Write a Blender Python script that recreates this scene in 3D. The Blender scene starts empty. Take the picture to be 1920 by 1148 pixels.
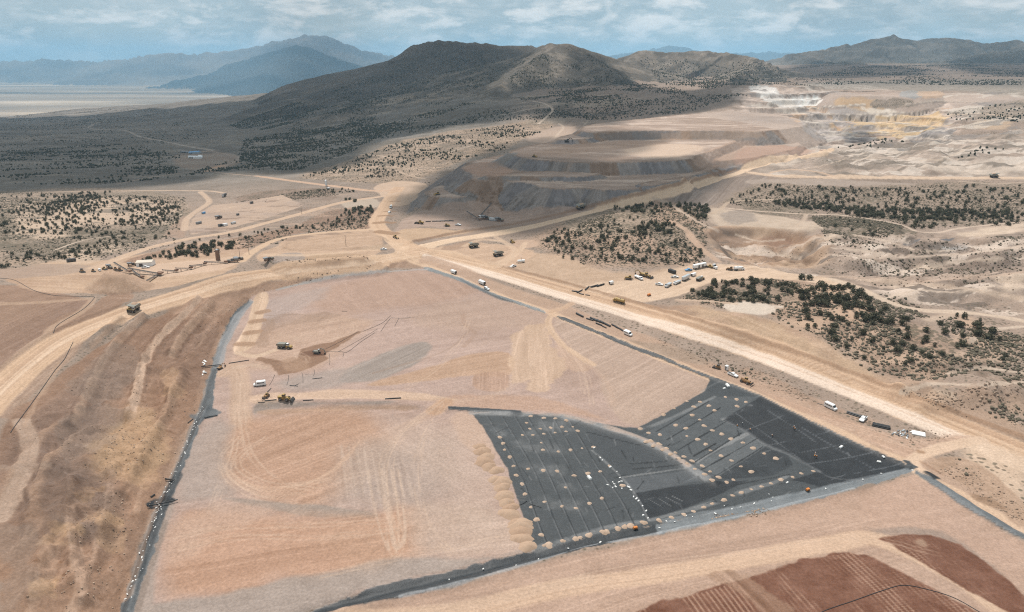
import bpy, math, random
import numpy as np
from mathutils import Vector, Matrix

sc = bpy.context.scene
R = math.radians
# ------------------------------------------------------------------ camera
HC, PITCH, FPX = 155.0, R(19.85), 1280.0
cam = bpy.data.cameras.new('camera'); cam.lens = 24; cam.sensor_width = 36
cam.clip_start = 1.0; cam.clip_end = 150000.0
cam_o = bpy.data.objects.new('camera', cam); sc.collection.objects.link(cam_o)
cam_o.location = (0, 0, HC); cam_o.rotation_euler = (math.pi/2-PITCH, 0, 0)
sc.camera = cam_o
# ------------------------------------------------------------------ light
SUN = Vector((-0.20, 0.36, 0.91)).normalized()
sl = bpy.data.lights.new('sun', 'SUN'); sl.energy = 4.1; sl.angle = R(0.53); sl.color = (1.0, 0.955, 0.90)
so = bpy.data.objects.new('sun', sl); sc.collection.objects.link(so)
so.rotation_euler = SUN.to_track_quat('Z', 'Y').to_euler()
sc.view_settings.view_transform = 'Standard'; sc.view_settings.look = 'None'
sc.view_settings.exposure = 0.0; sc.view_settings.gamma = 1.0
W = bpy.data.worlds.new('World'); sc.world = W; W.use_nodes = True
nt = W.node_tree; N = nt.nodes; L = nt.links; N.clear()
wo = N.new('ShaderNodeOutputWorld'); bg = N.new('ShaderNodeBackground'); bg.inputs[1].default_value = 0.10
sky = N.new('ShaderNodeTexSky'); sky.sky_type = 'NISHITA'; sky.sun_disc = False
sky.sun_elevation = math.asin(SUN.z); sky.sun_rotation = math.atan2(SUN.x, SUN.y)
sky.altitude = 1800; sky.air_density = 1.0; sky.dust_density = 0.6; sky.ozone_density = 1.2
# broken high cloud deck: noise on a flat layer above the world (direction projected to a plane)
tc = N.new('ShaderNodeTexCoord'); sep = N.new('ShaderNodeSeparateXYZ'); L.new(tc.outputs['Generated'], sep.inputs[0])
def wmath(op, a, b=None):
    n = N.new('ShaderNodeMath'); n.operation = op
    for i, v in enumerate((a, b)):
        if v is None: continue
        if isinstance(v, (int, float)): n.inputs[i].default_value = v
        else: L.new(v, n.inputs[i])
    return n.outputs[0]
vm = N.new('ShaderNodeVectorMath'); vm.operation = 'MULTIPLY'; vm.inputs[1].default_value = (1, 1, 3.0); L.new(tc.outputs['Generated'], vm.inputs[0])
def wnoise(scale, detail, rough, dist=0.0):
    n = N.new('ShaderNodeTexNoise'); n.inputs['Scale'].default_value = scale; n.inputs['Detail'].default_value = detail
    n.inputs['Roughness'].default_value = rough; n.inputs['Distortion'].default_value = dist
    L.new(vm.outputs[0], n.inputs['Vector']); return n.outputs[0]
def wramp(src, stops):
    r = N.new('ShaderNodeValToRGB'); e = r.color_ramp.elements
    e[0].position, e[0].color = stops[0][0], (*[stops[0][1]]*3, 1); e[1].position, e[1].color = stops[-1][0], (*[stops[-1][1]]*3, 1)
    for p, v in stops[1:-1]:
        k = e.new(p); k.color = (v, v, v, 1)
    L.new(src, r.inputs[0]); return r.outputs[0]
def wmix(f, a, b):
    m = N.new('ShaderNodeMix'); m.data_type = 'RGBA'
    if isinstance(f, (int, float)): m.inputs[0].default_value = f
    else: L.new(f, m.inputs[0])
    for i, v in ((6, a), (7, b)):
        if isinstance(v, tuple): m.inputs[i].default_value = v
        else: L.new(v, m.inputs[i])
    return m.outputs[2]
VEIL = (4.95, 5.65, 5.8, 1); CLOUD = (9.6, 9.5, 9.2, 1); SHADE = (3.9, 4.8, 5.2, 1)
veil = wmix(0.78, sky.outputs[0], VEIL)
m1 = wramp(wnoise(13.0, 9, 0.62, 0.25), [(0.50, 0.0), (0.55, 0.35), (0.61, 0.75), (0.72, 1.0)])
m2 = wramp(wnoise(30.0, 7, 0.62, 0.2), [(0.46, 0.0), (0.66, 0.6)])
m3 = wramp(wnoise(5.0, 5, 0.55), [(0.40, 0.0), (0.66, 0.85)])
c = wmix(m3, veil, SHADE); c = wmix(m2, c, wmix(0.55, veil, CLOUD)); c = wmix(m1, c, CLOUD)
L.new(c, bg.inputs[0]); L.new(bg.outputs[0], wo.inputs[0])
sc.cycles.use_denoising = False; sc.cycles.filter_width = 1.15
sc.cycles.max_bounces = 4; sc.cycles.diffuse_bounces = 2; sc.cycles.transparent_max_bounces = 12
sc.cycles.volume_bounces = 1; sc.cycles.caustics_reflective = False; sc.cycles.caustics_refractive = False

# ------------------------------------------------------------------ helpers: noise, projection, polygons
rng = np.random.default_rng(7); random.seed(7)
_T = rng.random((256, 256)).astype(np.float32)
def vn(x, y, s=0):
    x = np.asarray(x, np.float32)+s*37.17; y = np.asarray(y, np.float32)+s*11.73
    xi = np.floor(x); yi = np.floor(y); fx = x-xi; fy = y-yi
    i = xi.astype(np.int32); j = yi.astype(np.int32)
    fx = fx*fx*(3-2*fx); fy = fy*fy*(3-2*fy)
    i0 = i & 255; i1 = (i+1) & 255; j0 = j & 255; j1 = (j+1) & 255
    a = _T[i0, j0]; b = _T[i1, j0]; c = _T[i0, j1]; d = _T[i1, j1]
    a = a+(b-a)*fx; c = c+(d-c)*fx
    return a+(c-a)*fy
def fbm(x, y, o=4, s=0, g=0.5):
    t = 0; a = 1; n = 0; ca, sa = 0.8, 0.6
    for k in range(o):
        t = t+a*(vn(x, y, s+k*5)-0.5); n += a; a *= g
        x, y = 2.03*(ca*x-sa*y), 2.03*(sa*x+ca*y)
    return t/n*2          # about -1 .. 1
def afbm(x, y, o=3, s=0, g=0.6):
    t = 0; a = 1; n = 0     # stretched noise: octaves keep the grain direction
    for k in range(o):
        t = t+a*(vn(x, y, s+k*5)-0.5); n += a; a *= g; x, y = 1.5*x+9.1, 2.13*y+3.7
    return t/n*2
def sst(a, b, x):
    t = np.clip((x-a)/(b-a), 0, 1); return t*t*(3-2*t)
cp, sp = math.cos(PITCH), math.sin(PITCH)
def rays(P):
    P = np.asarray(P, float).reshape(-1, 2); a = (P[:, 0]-960)/FPX; t = (P[:, 1]-574)/FPX
    return np.stack([a, cp-t*sp, -(sp+t*cp)], 1)
def on_plane(P, z):
    d = rays(P); s = (np.asarray(z, float)-HC)/d[:, 2]
    return d[:, :2]*s[:, None]
def at_y(px, py, Y):
    d = rays([(px, py)])[0]; s = Y/d[1]; return (d[0]*s, Y, HC+d[2]*s)
def smooth(P, n=6, closed=False):
    P = np.asarray(P, float)
    if len(P) < 3: 
        t = np.linspace(0, 1, n*2+1)[:, None]; return P[0]*(1-t)+P[-1]*t
    Q = np.vstack([P[-1:], P, P[:2]]) if closed else np.vstack([2*P[0]-P[1], P, 2*P[-1]-P[-2]])
    out = []
    for k in range(1, len(Q)-2):
        p0, p1, p2, p3 = Q[k-1:k+3]
        for t in np.arange(n)/n:
            out.append(0.5*((2*p1)+(-p0+p2)*t+(2*p0-5*p1+4*p2-p3)*t*t+(-p0+3*p1-3*p2+p3)*t**3))
    if not closed: out.append(Q[-2])
    return np.array(out)
def poly_sd(x, y, P):
    """distance to the polygon outline, positive inside"""
    d2 = np.full(x.shape, 1e12, np.float32); ins = np.zeros(x.shape, bool); n = len(P)
    for i in range(n):
        ax, ay = P[i]; bx, by = P[(i+1) % n]; ex, ey = bx-ax, by-ay; l2 = ex*ex+ey*ey
        if l2 < 1e-9: continue
        wx = x-ax; wy = y-ay; t = np.clip((wx*ex+wy*ey)/l2, 0, 1)
        dx = wx-ex*t; dy = wy-ey*t; np.minimum(d2, dx*dx+dy*dy, out=d2)
        if by != ay:
            c = ((ay > y) != (by > y)) & (x < ex*(y-ay)/(by-ay)+ax); ins ^= c
    d = np.sqrt(d2); return np.where(ins, d, -d)
def line_sd(x, y, P):
    """unsigned distance, signed side offset and arc length along a polyline"""
    best = np.full(x.shape, 1e12, np.float32); side = np.zeros(x.shape, np.float32); arc = np.zeros(x.shape, np.float32); acc = 0.0
    for i in range(len(P)-1):
        ax, ay = P[i]; bx, by = P[i+1]; ex, ey = bx-ax, by-ay; l = math.hypot(ex, ey)
        if l < 1e-6: continue
        wx = x-ax; wy = y-ay; t = np.clip((wx*ex+wy*ey)/(l*l), 0, 1)
        dx = wx-ex*t; dy = wy-ey*t; d2 = dx*dx+dy*dy; m = d2 < best
        best[m] = d2[m]; side[m] = ((wx*ey-wy*ex)/l)[m]; arc[m] = (acc+t*l)[m]; acc += l
    return np.sqrt(best), side, arc

# ------------------------------------------------------------------ terrain grid (polar, finer near the drone)
QUICK = False
daz = 0.14 if QUICK else 0.07; kr = 0.006 if QUICK else 0.003
az = np.concatenate([np.arange(-62, -47, 0.3), np.arange(-47, 47, daz), np.arange(47, 62.1, 0.3)])*math.pi/180
rr = [80.0]
while rr[-1] < 9500: rr.append(rr[-1]*(1+kr))
while rr[-1] < 46000: rr.append(rr[-1]*(1+kr*2.6))
rad = np.array(rr); NR, NA = len(rad), len(az)
RR, AZ = np.meshgrid(rad, az, indexing='ij')
X = (RR*np.sin(AZ)).astype(np.float32); Y = (RR*np.cos(AZ)).astype(np.float32)
lr = np.log(rad)

# base relief: heights (m) of the ground where the photo shows it, spread by a radial basis
CP = [  # (photo x, photo y, z)
 # left cut slope, road and upper ground
 (-400,1100,18),(-400,800,20),(-300,650,22),(0,1148,13),(60,1000,12),(0,900,16),(0,780,18),(0,700,18),(60,680,18),(130,630,18),(250,583,17),(350,550,15),(440,520,13),(600,492,9),(700,483,7),(780,474,5),
 (120,1100,7),(150,900,9),(150,800,11),(200,700,12),(230,800,5),(270,640,11),(300,700,6),(330,600,10),(360,640,4.5),(400,560,6),(225,1148,0.5),(262,1030,0.5),(300,930,0.5),(340,840,0.5),(375,760,0.5),(395,690,1),(420,610,1.5),(450,565,2),(470,545,3),(500,540,2.5),(600,520,2),(700,508,2),(790,500,2.5),
 (0,600,22),(0,550,24),(-200,560,26),(100,580,20),(160,560,18),(100,530,17),(215,550,15),(300,530,13),(300,500,12),(200,500,11),(100,490,10),(0,500,10),(-300,500,10),(400,495,11),(500,485,10),(560,470,9),(650,455,7),(600,440,6),(500,455,7),
 # pad
 (500,600,1),(600,560,1.5),(700,530,2),(600,650,0),(700,620,0.5),(800,580,1),(900,560,1.5),(1000,590,1),(500,720,0),(650,720,0),(800,700,0),(950,680,0),(1100,690,0),(1200,740,0.5),(450,800,-0.5),(600,850,-0.5),(800,850,-0.5),(350,950,0),(500,950,-0.5),(700,950,-0.5),(900,950,-0.5),(330,1060,0),(500,1060,0),(700,1040,-0.5),(300,1148,0),(450,1148,0),
 (950,850,-1.5),(1000,950,-1.5),(1100,830,-2),(1100,950,-2),(1200,860,-2.5),(1250,930,-2),(1300,850,-1.5),(1380,800,-0.5),(1450,840,-0.5),(1550,850,0),(1650,870,0.5),(1480,900,-0.5),(1340,930,-1),(1710,878,1.5),
 (600,1148,0.5),(800,1085,0.5),(1010,1035,0.5),(1220,985,0.5),(1400,955,0.8),(1600,905,1.0),
 # heap in front
 (800,1148,3),(1000,1100,4),(1200,1050,4),(1400,1000,4),(1600,950,3.5),(1720,905,3),(1850,1000,3),(1900,1005,2.5),(1200,1130,8),(1400,1070,8),(1600,1020,8),(1700,1000,8),(1850,1080,7),(1400,1148,9),(1600,1100,9),(1700,1080,9),(1800,1148,9),(2000,1200,8),(1500,1300,9),(900,1300,6),(500,1300,1),(100,1300,8),
 # right haul road and berm land
 (790,488,5),(900,525,4),(1030,575,3),(1200,645,2.5),(1340,705,2),(1520,788,2),(1640,845,2),(900,505,5),(1050,545,5),(1200,588,4.5),(1400,655,4),(1600,725,3.5),(1800,800,3),(1925,850,3),(2200,960,3),(1800,900,3),(1925,920,3),(2200,1100,4),
 (1150,560,6),(1250,600,9),(1300,610,11),(1400,630,10),(1500,660,9),(1550,690,7),(1650,720,6),(1800,765,5),(1920,800,6),(1300,515,9),(1200,535,8),(1400,505,9),(1450,500,9),(1100,545,6),
 (1400,560,15),(1450,540,15),(1500,560,16),(1600,580,16),(1650,620,14),(1700,650,12),(1800,640,14),(1800,700,10),(1920,700,12),(1550,525,12),(1650,555,13),(1750,590,14),(1900,620,15),(2300,650,16),(2300,850,8),
 (1080,505,9),(1050,480,10),(1100,460,14),(1200,480,13),(1250,470,12),(1150,430,17),(1200,400,19),(1250,420,16),(1310,450,15),(1330,490,10),(1050,440,11),(1000,470,6),(930,475,5),(880,465,5),(960,450,6),(1000,445,7),
 (1420,480,6),(1520,500,8),(1480,460,12),(1420,430,15),(1560,450,18),(1350,420,15),(1600,430,18),(1700,450,16),(1700,500,12),(1800,510,14),(1900,500,18),(1800,460,16),(1920,450,20),(1700,540,12),(1900,560,16),(2300,500,22),
 # road up to the pit, slope under it
 (850,455,6),(950,435,8),(1050,410,11),(1150,387,14),(1250,362,18),(1350,335,22),(1410,318,24),(1470,298,26),(1555,283,28),(1300,370,17),(1350,380,15),(1230,385,17),(1430,340,23),(1500,345,20),(1600,350,17),(1700,360,16),(1600,385,13),(1500,385,14),(1800,390,16),(1920,390,20),(1700,410,15),(1900,430,19),(1550,410,16),(1450,410,14),
 (1450,331,24),(1600,332,24.5),(1750,333,25),(1900,334,25),(2300,335,28),(1600,315,27),(1750,310,30),(1900,300,34),(1600,290,29),(1750,280,36),(1900,260,44),(2300,280,48),
 # pit and the ground behind it
 (1620,262,12),(1540,255,11),(1700,250,18),(1500,232,26),(1570,215,39),(1680,215,40),(1500,190,61),(1600,190,60),(1450,170,84),(1530,170,84),(1650,178,72),(1750,185,70),(1850,200,62),(1900,190,70),(1800,225,52),(1900,225,58),(1750,170,82),(1900,170,88),(2200,200,75),(2300,230,66),
 # dump area floor and ground left of it
 (780,430,5),(850,425,5),(900,420,5),(950,415,6),(800,405,4),(760,400,3),(740,420,4),(720,440,5),(740,390,2),(740,365,1),(700,400,2),(640,380,0),(700,350,-2),(800,340,-3),(850,320,-2),(900,300,0),(950,280,3),(1000,262,7),(1050,245,12),(1150,225,25),(1300,210,42),(1400,195,60),(1400,230,42),(1000,300,4),(1200,300,10),(1100,340,8),(1300,270,20),(1400,280,24),(1450,262,26),
 # left middle
 (560,420,2),(450,440,4),(350,450,5),(250,475,8),(150,470,6),(0,450,2),(-300,450,2),(100,420,-2),(250,400,-3),(400,400,-3),(500,380,-5),(560,350,-8),(400,350,-12),(250,365,-10),(100,370,-11),(0,355,-17),(-300,360,-18),
 (640,310,-12),(500,310,-22),(350,310,-28),(200,320,-28),(0,320,-32),(-300,320,-34),(800,280,0),(750,260,-2),(650,275,-14),(500,275,-36),(350,275,-48),(200,280,-50),(0,280,-56),(-300,285,-60),
 (900,245,10),(950,230,18),(850,230,12),(750,225,5),(650,235,-18),(500,235,-58),(350,240,-78),(150,245,-88),(0,245,-92),(-300,250,-95),(1050,215,32),(1150,205,42),(1000,200,45),(900,205,35),(800,200,28),(700,205,5),(600,210,-22),(450,210,-62),(300,215,-120),(150,220,-175),(0,222,-195),(-300,228,-205),
]
cpx = np.array(CP, float); cxy = on_plane(cpx[:, :2], cpx[:, 2]); cz = cpx[:, 2]
far = []   # (azimuth deg, radius, z) where the photo sees only what lies behind
for a, r_, z in [(-62,9000,-500),(-45,9600,-490),(-30,9600,-480),(-18,9600,-470),(-10,9600,-400),(0,9600,-200),(12,9600,0),(25,9600,80),(40,9600,120),(62,9600,120),
                 (-62,6000,-330),(-36,6500,-310),(-25,7000,-330),(-15,6500,-200),(-5,6500,-60),(8,6500,60),(20,6500,110),(32,6500,120),(45,6500,120),(62,6500,120),
                 (-33,6600,-285),(-12,4200,-15),(-2,4200,60),(8,4000,90),(18,4000,100),(28,3800,92),(40,3600,95),(62,3600,95),(14,2900,80),(22,2600,84),(32,2500,85),(45,2500,85),(62,2500,80),(5,2900,70),(-4,2900,50),
                 (-62,120,14),(-40,90,8),(-20,90,0),(0,90,5),(20,90,9),(40,90,9),(62,120,8),(62,300,6),(62,600,20),(62,1200,45),(-62,300,18),(-62,600,6),(-62,1200,-30),(-62,2500,-95),(-62,4000,-200)]:
    far.append((r_*math.sin(R(a)), r_*math.cos(R(a)), z))
for px_, py_, r_ in [(150,204,6000),(230,201,5600),(300,196,5200),(380,188,4800),(450,180,4500),(520,173,4300),(580,166,4100)]:
    d_ = rays([(px_, py_)])[0]; k_ = r_/math.hypot(d_[0], d_[1]); far.append((d_[0]*k_, d_[1]*k_, HC+d_[2]*k_))
far = np.array(far); cxy = np.vstack([cxy, far[:, :2]]); cz = np.concatenate([cz, far[:, 2]])
cu = np.arctan2(cxy[:, 0], cxy[:, 1]); cv = np.log(np.hypot(cxy[:, 0], cxy[:, 1]))
def kern(du, dv): return np.sqrt(du*du+dv*dv+0.02**2)
A = kern(cu[:, None]-cu[None], cv[:, None]-cv[None]); n = len(cu)
M_ = np.zeros((n+3, n+3)); M_[:n, :n] = A-np.eye(n)*0.004; M_[:n, n] = M_[n, :n] = 1; M_[:n, n+1] = M_[n+1, :n] = cu; M_[:n, n+2] = M_[n+2, :n] = cv
wts = np.linalg.solve(M_, np.concatenate([cz, [0, 0, 0]]))
ca_ = np.linspace(az[0], az[-1], 260); cl_ = np.arange(lr[0], math.log(9600), 0.014)
G = np.zeros((len(cl_), len(ca_)))
for i, v in enumerate(cl_):
    G[i] = kern(ca_[:, None]-cu[None], v-cv[None])@wts[:n]+wts[n]+wts[n+1]*ca_+wts[n+2]*v
def bil(G, gu, gv, u, v):
    iu = np.clip((u-gu[0])/(gu[1]-gu[0]), 0, len(gu)-1.001); iv = np.clip((v-gv[0])/(gv[1]-gv[0]), 0, len(gv)-1.001)
    i = iu.astype(int); j = iv.astype(int); fu = iu-i; fv = iv-j
    return (G[j, i]*(1-fu)+G[j, i+1]*fu)*(1-fv)+(G[j+1, i]*(1-fu)+G[j+1, i+1]*fu)*fv
Z = bil(G, ca_, cl_, AZ, np.log(RR)).astype(np.float32)
Zp = -500+fbm(X/3000, Y/3000, 3, 3)*4
Z = Z+(Zp-Z)*sst(7500, 10500, RR).astype(np.float32)
Z += (fbm(X/60, Y/60, 4, 1)*0.016*np.clip(RR-500, 0, 1200)/4).astype(np.float32)*(1-sst(5000, 9000, RR)).astype(np.float32)
# long drainage swells on the fan at the left
fan = (sst(900, 1800, RR)*(1-sst(6000, 8500, RR))*sst(0.08, -0.12, AZ)).astype(np.float32)
Z += fan*(fbm((X*0.92+Y*0.38)/900, (Y*0.92-X*0.38)/170, 4, 9)*9)

HILLID = np.zeros(Z.shape, np.int8)
def ridge(pts, slope, H, hid, gully=8.0, k=12.0, tail=7.5, seed=0, gl=70.0):
    """a hill grown down from its crest line; pts = (photo x, photo y, distance)"""
    global Z
    W3 = np.array([at_y(*p) for p in pts]); P = W3[:, :2]
    lo = P.min(0)-H*14; hi = P.max(0)+H*14
    m = (X > lo[0]) & (X < hi[0]) & (Y > lo[1]) & (Y < hi[1])
    x = X[m]; y = Y[m]
    wn = fbm(x/(gl*3), y/(gl*3), 3, seed+2)*gl*0.5
    d, s, a = line_sd(x+wn, y+wn*0.5, P)
    al = np.concatenate([[0], np.cumsum(np.hypot(*np.diff(P, axis=0).T))])
    zr = np.interp(a, al, W3[:, 2])+fbm(a/120, a*0+seed, 3, seed)*H*0.012
    drop = H*(1-np.exp(-d*slope/H))+H*(d/(H*tail))**3
    g = np.abs(fbm(a/gl+fbm(x/200, y/200, 2, seed)*0.8, d/400, 3, seed+4))*2
    z = zr-drop+(g-0.6)*gully*np.exp(-((d-H*0.8)/(H*1.0))**2)+fbm(x/30, y/30, 3, seed+9)*2.0
    b = Z[m]; w = np.clip(0.5+0.5*(z-b)/k, 0, 1); Z[m] = b*(1-w)+z*w+k*w*(1-w)
    h = HILLID[m]; h[z > b+4] = hid; HILLID[m] = h
# far ranges
ridge([(-250,118,23000),(0,113,23000),(60,112,23000),(90,110,23000),(150,115,22500),(215,112,22000),(265,105,21500),(300,101,21500),(330,98,21500),(365,102,21500),(415,96,21500),(450,92,21500),(480,86,21500),(530,78,21500),(560,68,21500),(580,64,21500),(605,66,21500),(640,78,21500),(700,98,21500),(745,104,21500),(800,112,21500),(900,125,21500)], 0.42, 1300, 1, 115, 60, seed=21, gl=900)
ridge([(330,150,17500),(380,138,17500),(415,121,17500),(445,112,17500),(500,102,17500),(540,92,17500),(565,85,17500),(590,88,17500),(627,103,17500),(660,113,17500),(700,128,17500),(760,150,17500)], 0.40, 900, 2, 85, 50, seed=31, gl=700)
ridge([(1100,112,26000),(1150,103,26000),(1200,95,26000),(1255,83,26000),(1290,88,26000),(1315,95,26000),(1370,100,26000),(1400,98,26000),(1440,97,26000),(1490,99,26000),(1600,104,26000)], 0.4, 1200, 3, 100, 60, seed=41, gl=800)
# mountains on the right
ridge([(1440,112,7200),(1480,104,7200),(1520,96,7200),(1560,89,7200),(1620,79,7200),(1655,71,7200),(1680,66,7200),(1702,71,7200),(1725,74,7200),(1745,70,7200),(1765,70,7200),(1800,75,7200),(1840,78,7200),(1920,78,7200),(2050,74,7200),(2300,85,7200)], 0.34, 420, 4, 50, 25, seed=51, gl=230)
ridge([(1470,135,5200),(1520,122,5200),(1560,116,5200),(1595,114,5200),(1640,119,5200),(1700,128,5200)], 0.34, 150, 4, 26, 15, seed=55, gl=150)
ridge([(1700,130,5600),(1780,112,5600),(1850,100,5600),(1920,94,5600),(2050,92,5600)], 0.34, 200, 4, 26, 15, seed=57, gl=170)
# mesa
ridge([(560,171,4300),(610,163,4100),(650,150,3900),(690,132,3750),(735,109,3600),(755,97,3550),(775,86,3500),(805,76,3450),(850,75,3450),(900,81,3500),(940,87,3500),(985,85,3500),(1010,85,3600)], 0.50, 225, 5, 15, 14, tail=6.5, seed=61, gl=110)
ridge([(735,112,3600),(720,135,3300),(690,165,3000),(660,190,2700)], 0.3, 90, 5, 7, 14, seed=63, gl=80)
# cone hill
ridge([(1000,92,2800),(1020,83,2750),(1038,80,2700),(1060,81,2700),(1090,88,2700),(1130,101,2700),(1165,117,2700),(1190,132,2700),(1225,158,2650)], 0.52, 190, 6, 15, 12, seed=71, gl=90)
ridge([(1035,83,2700),(1010,105,2500),(975,135,2300),(940,165,2100)], 0.45, 110, 6, 8, 12, seed=73, gl=70)
ridge([(1100,95,2680),(1130,130,2400),(1160,165,2100)], 0.42, 110, 6, 8, 12, seed=75, gl=70)
# right hill and its spur
ridge([(1185,101,3300),(1205,96,3250),(1260,97,3200),(1320,95,3150),(1365,98,3100),(1400,103,3000),(1430,110,2900),(1455,120,2800),(1480,138,2700),(1500,152,2600),(1535,166,2500)], 0.5, 190, 7, 14, 12, seed=81, gl=90)
ridge([(1430,113,2880),(1400,130,2600),(1385,145,2350)], 0.42, 110, 7, 6, 10, seed=83, gl=70)
ridge([(1505,152,3300),(1560,142,3450),(1630,137,3550),(1700,143,3600),(1770,139,3700),(1850,136,3700),(1960,131,3700),(2150,128,3700)], 0.22, 80, 7, 10, 10, seed=87, gl=90)
# low knob by the pit, wooded flank on the right edge
ridge([(1645,181,1900),(1665,179,1900),(1690,180,1900)], 0.45, 24, 7, 2, 4, seed=91, gl=50)
ridge([(1760,214,1500),(1820,203,1480),(1880,195,1460),(1960,186,1440),(2100,176,1440)], 0.28, 50, 7, 3, 6, seed=93, gl=60)

# plateaus of the waste dump: crest outlines at their heights, faces at the angle of repose
DUMP = np.zeros(Z.shape, np.float32); DARC = np.zeros(Z.shape, np.float32); DDN = np.zeros(Z.shape, np.float32)
def plateau(px, z, rep=0.70, tilt=0.0, seed=0, cls=True, soft=1.5, rough=2.2):
    global Z
    P = on_plane(smooth(px, 4, True), z); lo = P.min(0)-120; hi = P.max(0)+120
    m = (X > lo[0]) & (X < hi[0]) & (Y > lo[1]) & (Y < hi[1]); x = X[m]; y = Y[m]
    d = poly_sd(x, y, P)+fbm(x/24, y/24, 4, seed)*rough
    h = np.where(d > 0, z+fbm(x/40, y/40, 3, seed+1)*0.35+0.9*np.exp(-((d-1.5)/1.2)**2), z+d*rep+np.abs(fbm(x/5, y/5, 2, seed+3))*0.8)
    b = Z[m]; w = np.clip(0.5+0.5*(h-b)/soft, 0, 1); Z[m] = b*(1-w)+h*w
    if cls:
        _, _, ar = line_sd(x, y, np.vstack([P, P[:1]])); t_ = DARC[m]; t_[h > b+0.3] = (ar+seed*57)[h > b+0.3]; DARC[m] = t_; t_ = DDN[m]; t_[h > b+0.3] = (-d)[h > b+0.3]; DDN[m] = t_
        q = DUMP[m]; q[h > b+0.3] = np.where(d > 0, 1.0, 2.0)[h > b+0.3]; DUMP[m] = q
T1 = [(866,313),(900,300),(1000,285),(1200,275),(1340,300),(1330,322),(1260,340),(1200,354),(1150,357),(1120,357),(1090,354),(1050,356),(1012,352),(990,344),(965,343),(940,338),(915,341),(885,337),(868,330)]
plateau(T1, 29, 0.62, seed=101, rough=5.5)
plateau([(800,352),(830,345),(868,342),(890,352),(882,368),(850,372),(812,368),(795,362)], 15, seed=103)
plateau([(985,378),(1010,366),(1080,366),(1140,375),(1100,388),(1040,392),(1000,390)], 13, 0.62, seed=105)
plateau([(950,287),(1000,272),(1100,262),(1300,262),(1380,264),(1350,278),(1310,292),(1285,301),(1200,305),(1100,306),(1020,302),(985,297),(960,291)], 41, seed=107)
plateau([(1085,243),(1120,232),(1200,224),(1300,214),(1420,212),(1490,222),(1510,235),(1470,243),(1420,247),(1350,246),(1250,246),(1150,247),(1110,250)], 52, seed=109)
plateau([(1040,262),(1075,252),(1120,256),(1090,262)], 46, 0.5, seed=110)
plateau([(1370,268),(1420,258),(1480,262),(1500,275),(1440,292),(1380,300),(1340,300)], 34, seed=111)
plateau([(1560,175),(1650,170),(1760,172),(1770,177),(1740,181),(1640,180),(1570,179)], 77, 0.6, seed=113)
plateau([(1000,366),(1022,361),(1050,366),(1022,371)], 20, 0.52, seed=140, rough=3); plateau([(1085,378),(1120,376),(1130,382),(1095,384)], 15, 0.5, seed=141, rough=3); plateau([(905,330),(1000,322),(1120,326),(1090,332),(960,332)], 32.5, 0.5, seed=142, rough=4)
plateau([(1195,345),(1250,336),(1280,338),(1220,350)], 31, 0.6, seed=143, rough=3)
# benches in the pit walls
PITP = on_plane([(1370,172),(1420,160),(1540,172),(1640,190),(1760,205),(1800,220),(1760,250),(1690,268),(1600,282),(1500,270),(1440,240),(1390,205)], 50)
m = (poly_sd(X, Y, PITP) > -60) & (DUMP == 0)
pw = sst(-40, 60, poly_sd(X[m], Y[m], PITP)); zz = Z[m]; q = 13.0; fr = (zz+fbm(X[m]/50, Y[m]/50, 3, 7)*4)/q; f_ = fr-np.floor(fr)
Z[m] = zz+pw*((np.floor(fr)+sst(0.68, 1.0, f_)-fr)*q*0.95+fbm(X[m]/12, Y[m]/12, 3, 8)*1.2)

# rays onto the relief: photo pixel -> world point
def height(x, y):
    x = np.asarray(x, float); y = np.asarray(y, float); a = np.arctan2(x, y); r_ = np.hypot(x, y)
    ia = np.clip(np.interp(a, az, np.arange(NA)), 0, NA-1.001); ir = np.clip(np.interp(r_, rad, np.arange(NR)), 0, NR-1.001)
    i = ir.astype(int); j = ia.astype(int); fi = ir-i; fj = ia-j
    return (Z[i, j]*(1-fj)+Z[i, j+1]*fj)*(1-fi)+(Z[i+1, j]*(1-fj)+Z[i+1, j+1]*fj)*fi
_S = np.exp(np.arange(math.log(110), math.log(14000), 0.004))
def ground(P):
    d = rays(P); x = d[:, 0][:, None]*_S; y = d[:, 1][:, None]*_S; z = HC+d[:, 2][:, None]*_S
    below = z < height(x, y); k = np.where(below.any(1), below.argmax(1), len(_S)-1); k = np.maximum(k, 1); n = np.arange(len(k))
    lo, hi = _S[k-1], _S[k]
    for _ in range(12):
        mid = (lo+hi)/2; b = HC+d[:, 2]*mid < height(d[:, 0]*mid, d[:, 1]*mid)
        hi = np.where(b, mid, hi); lo = np.where(b, lo, mid)
    return np.stack([d[:, 0]*hi, d[:, 1]*hi], 1)
def gp(px, py): return ground([(px, py)])[0]
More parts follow.
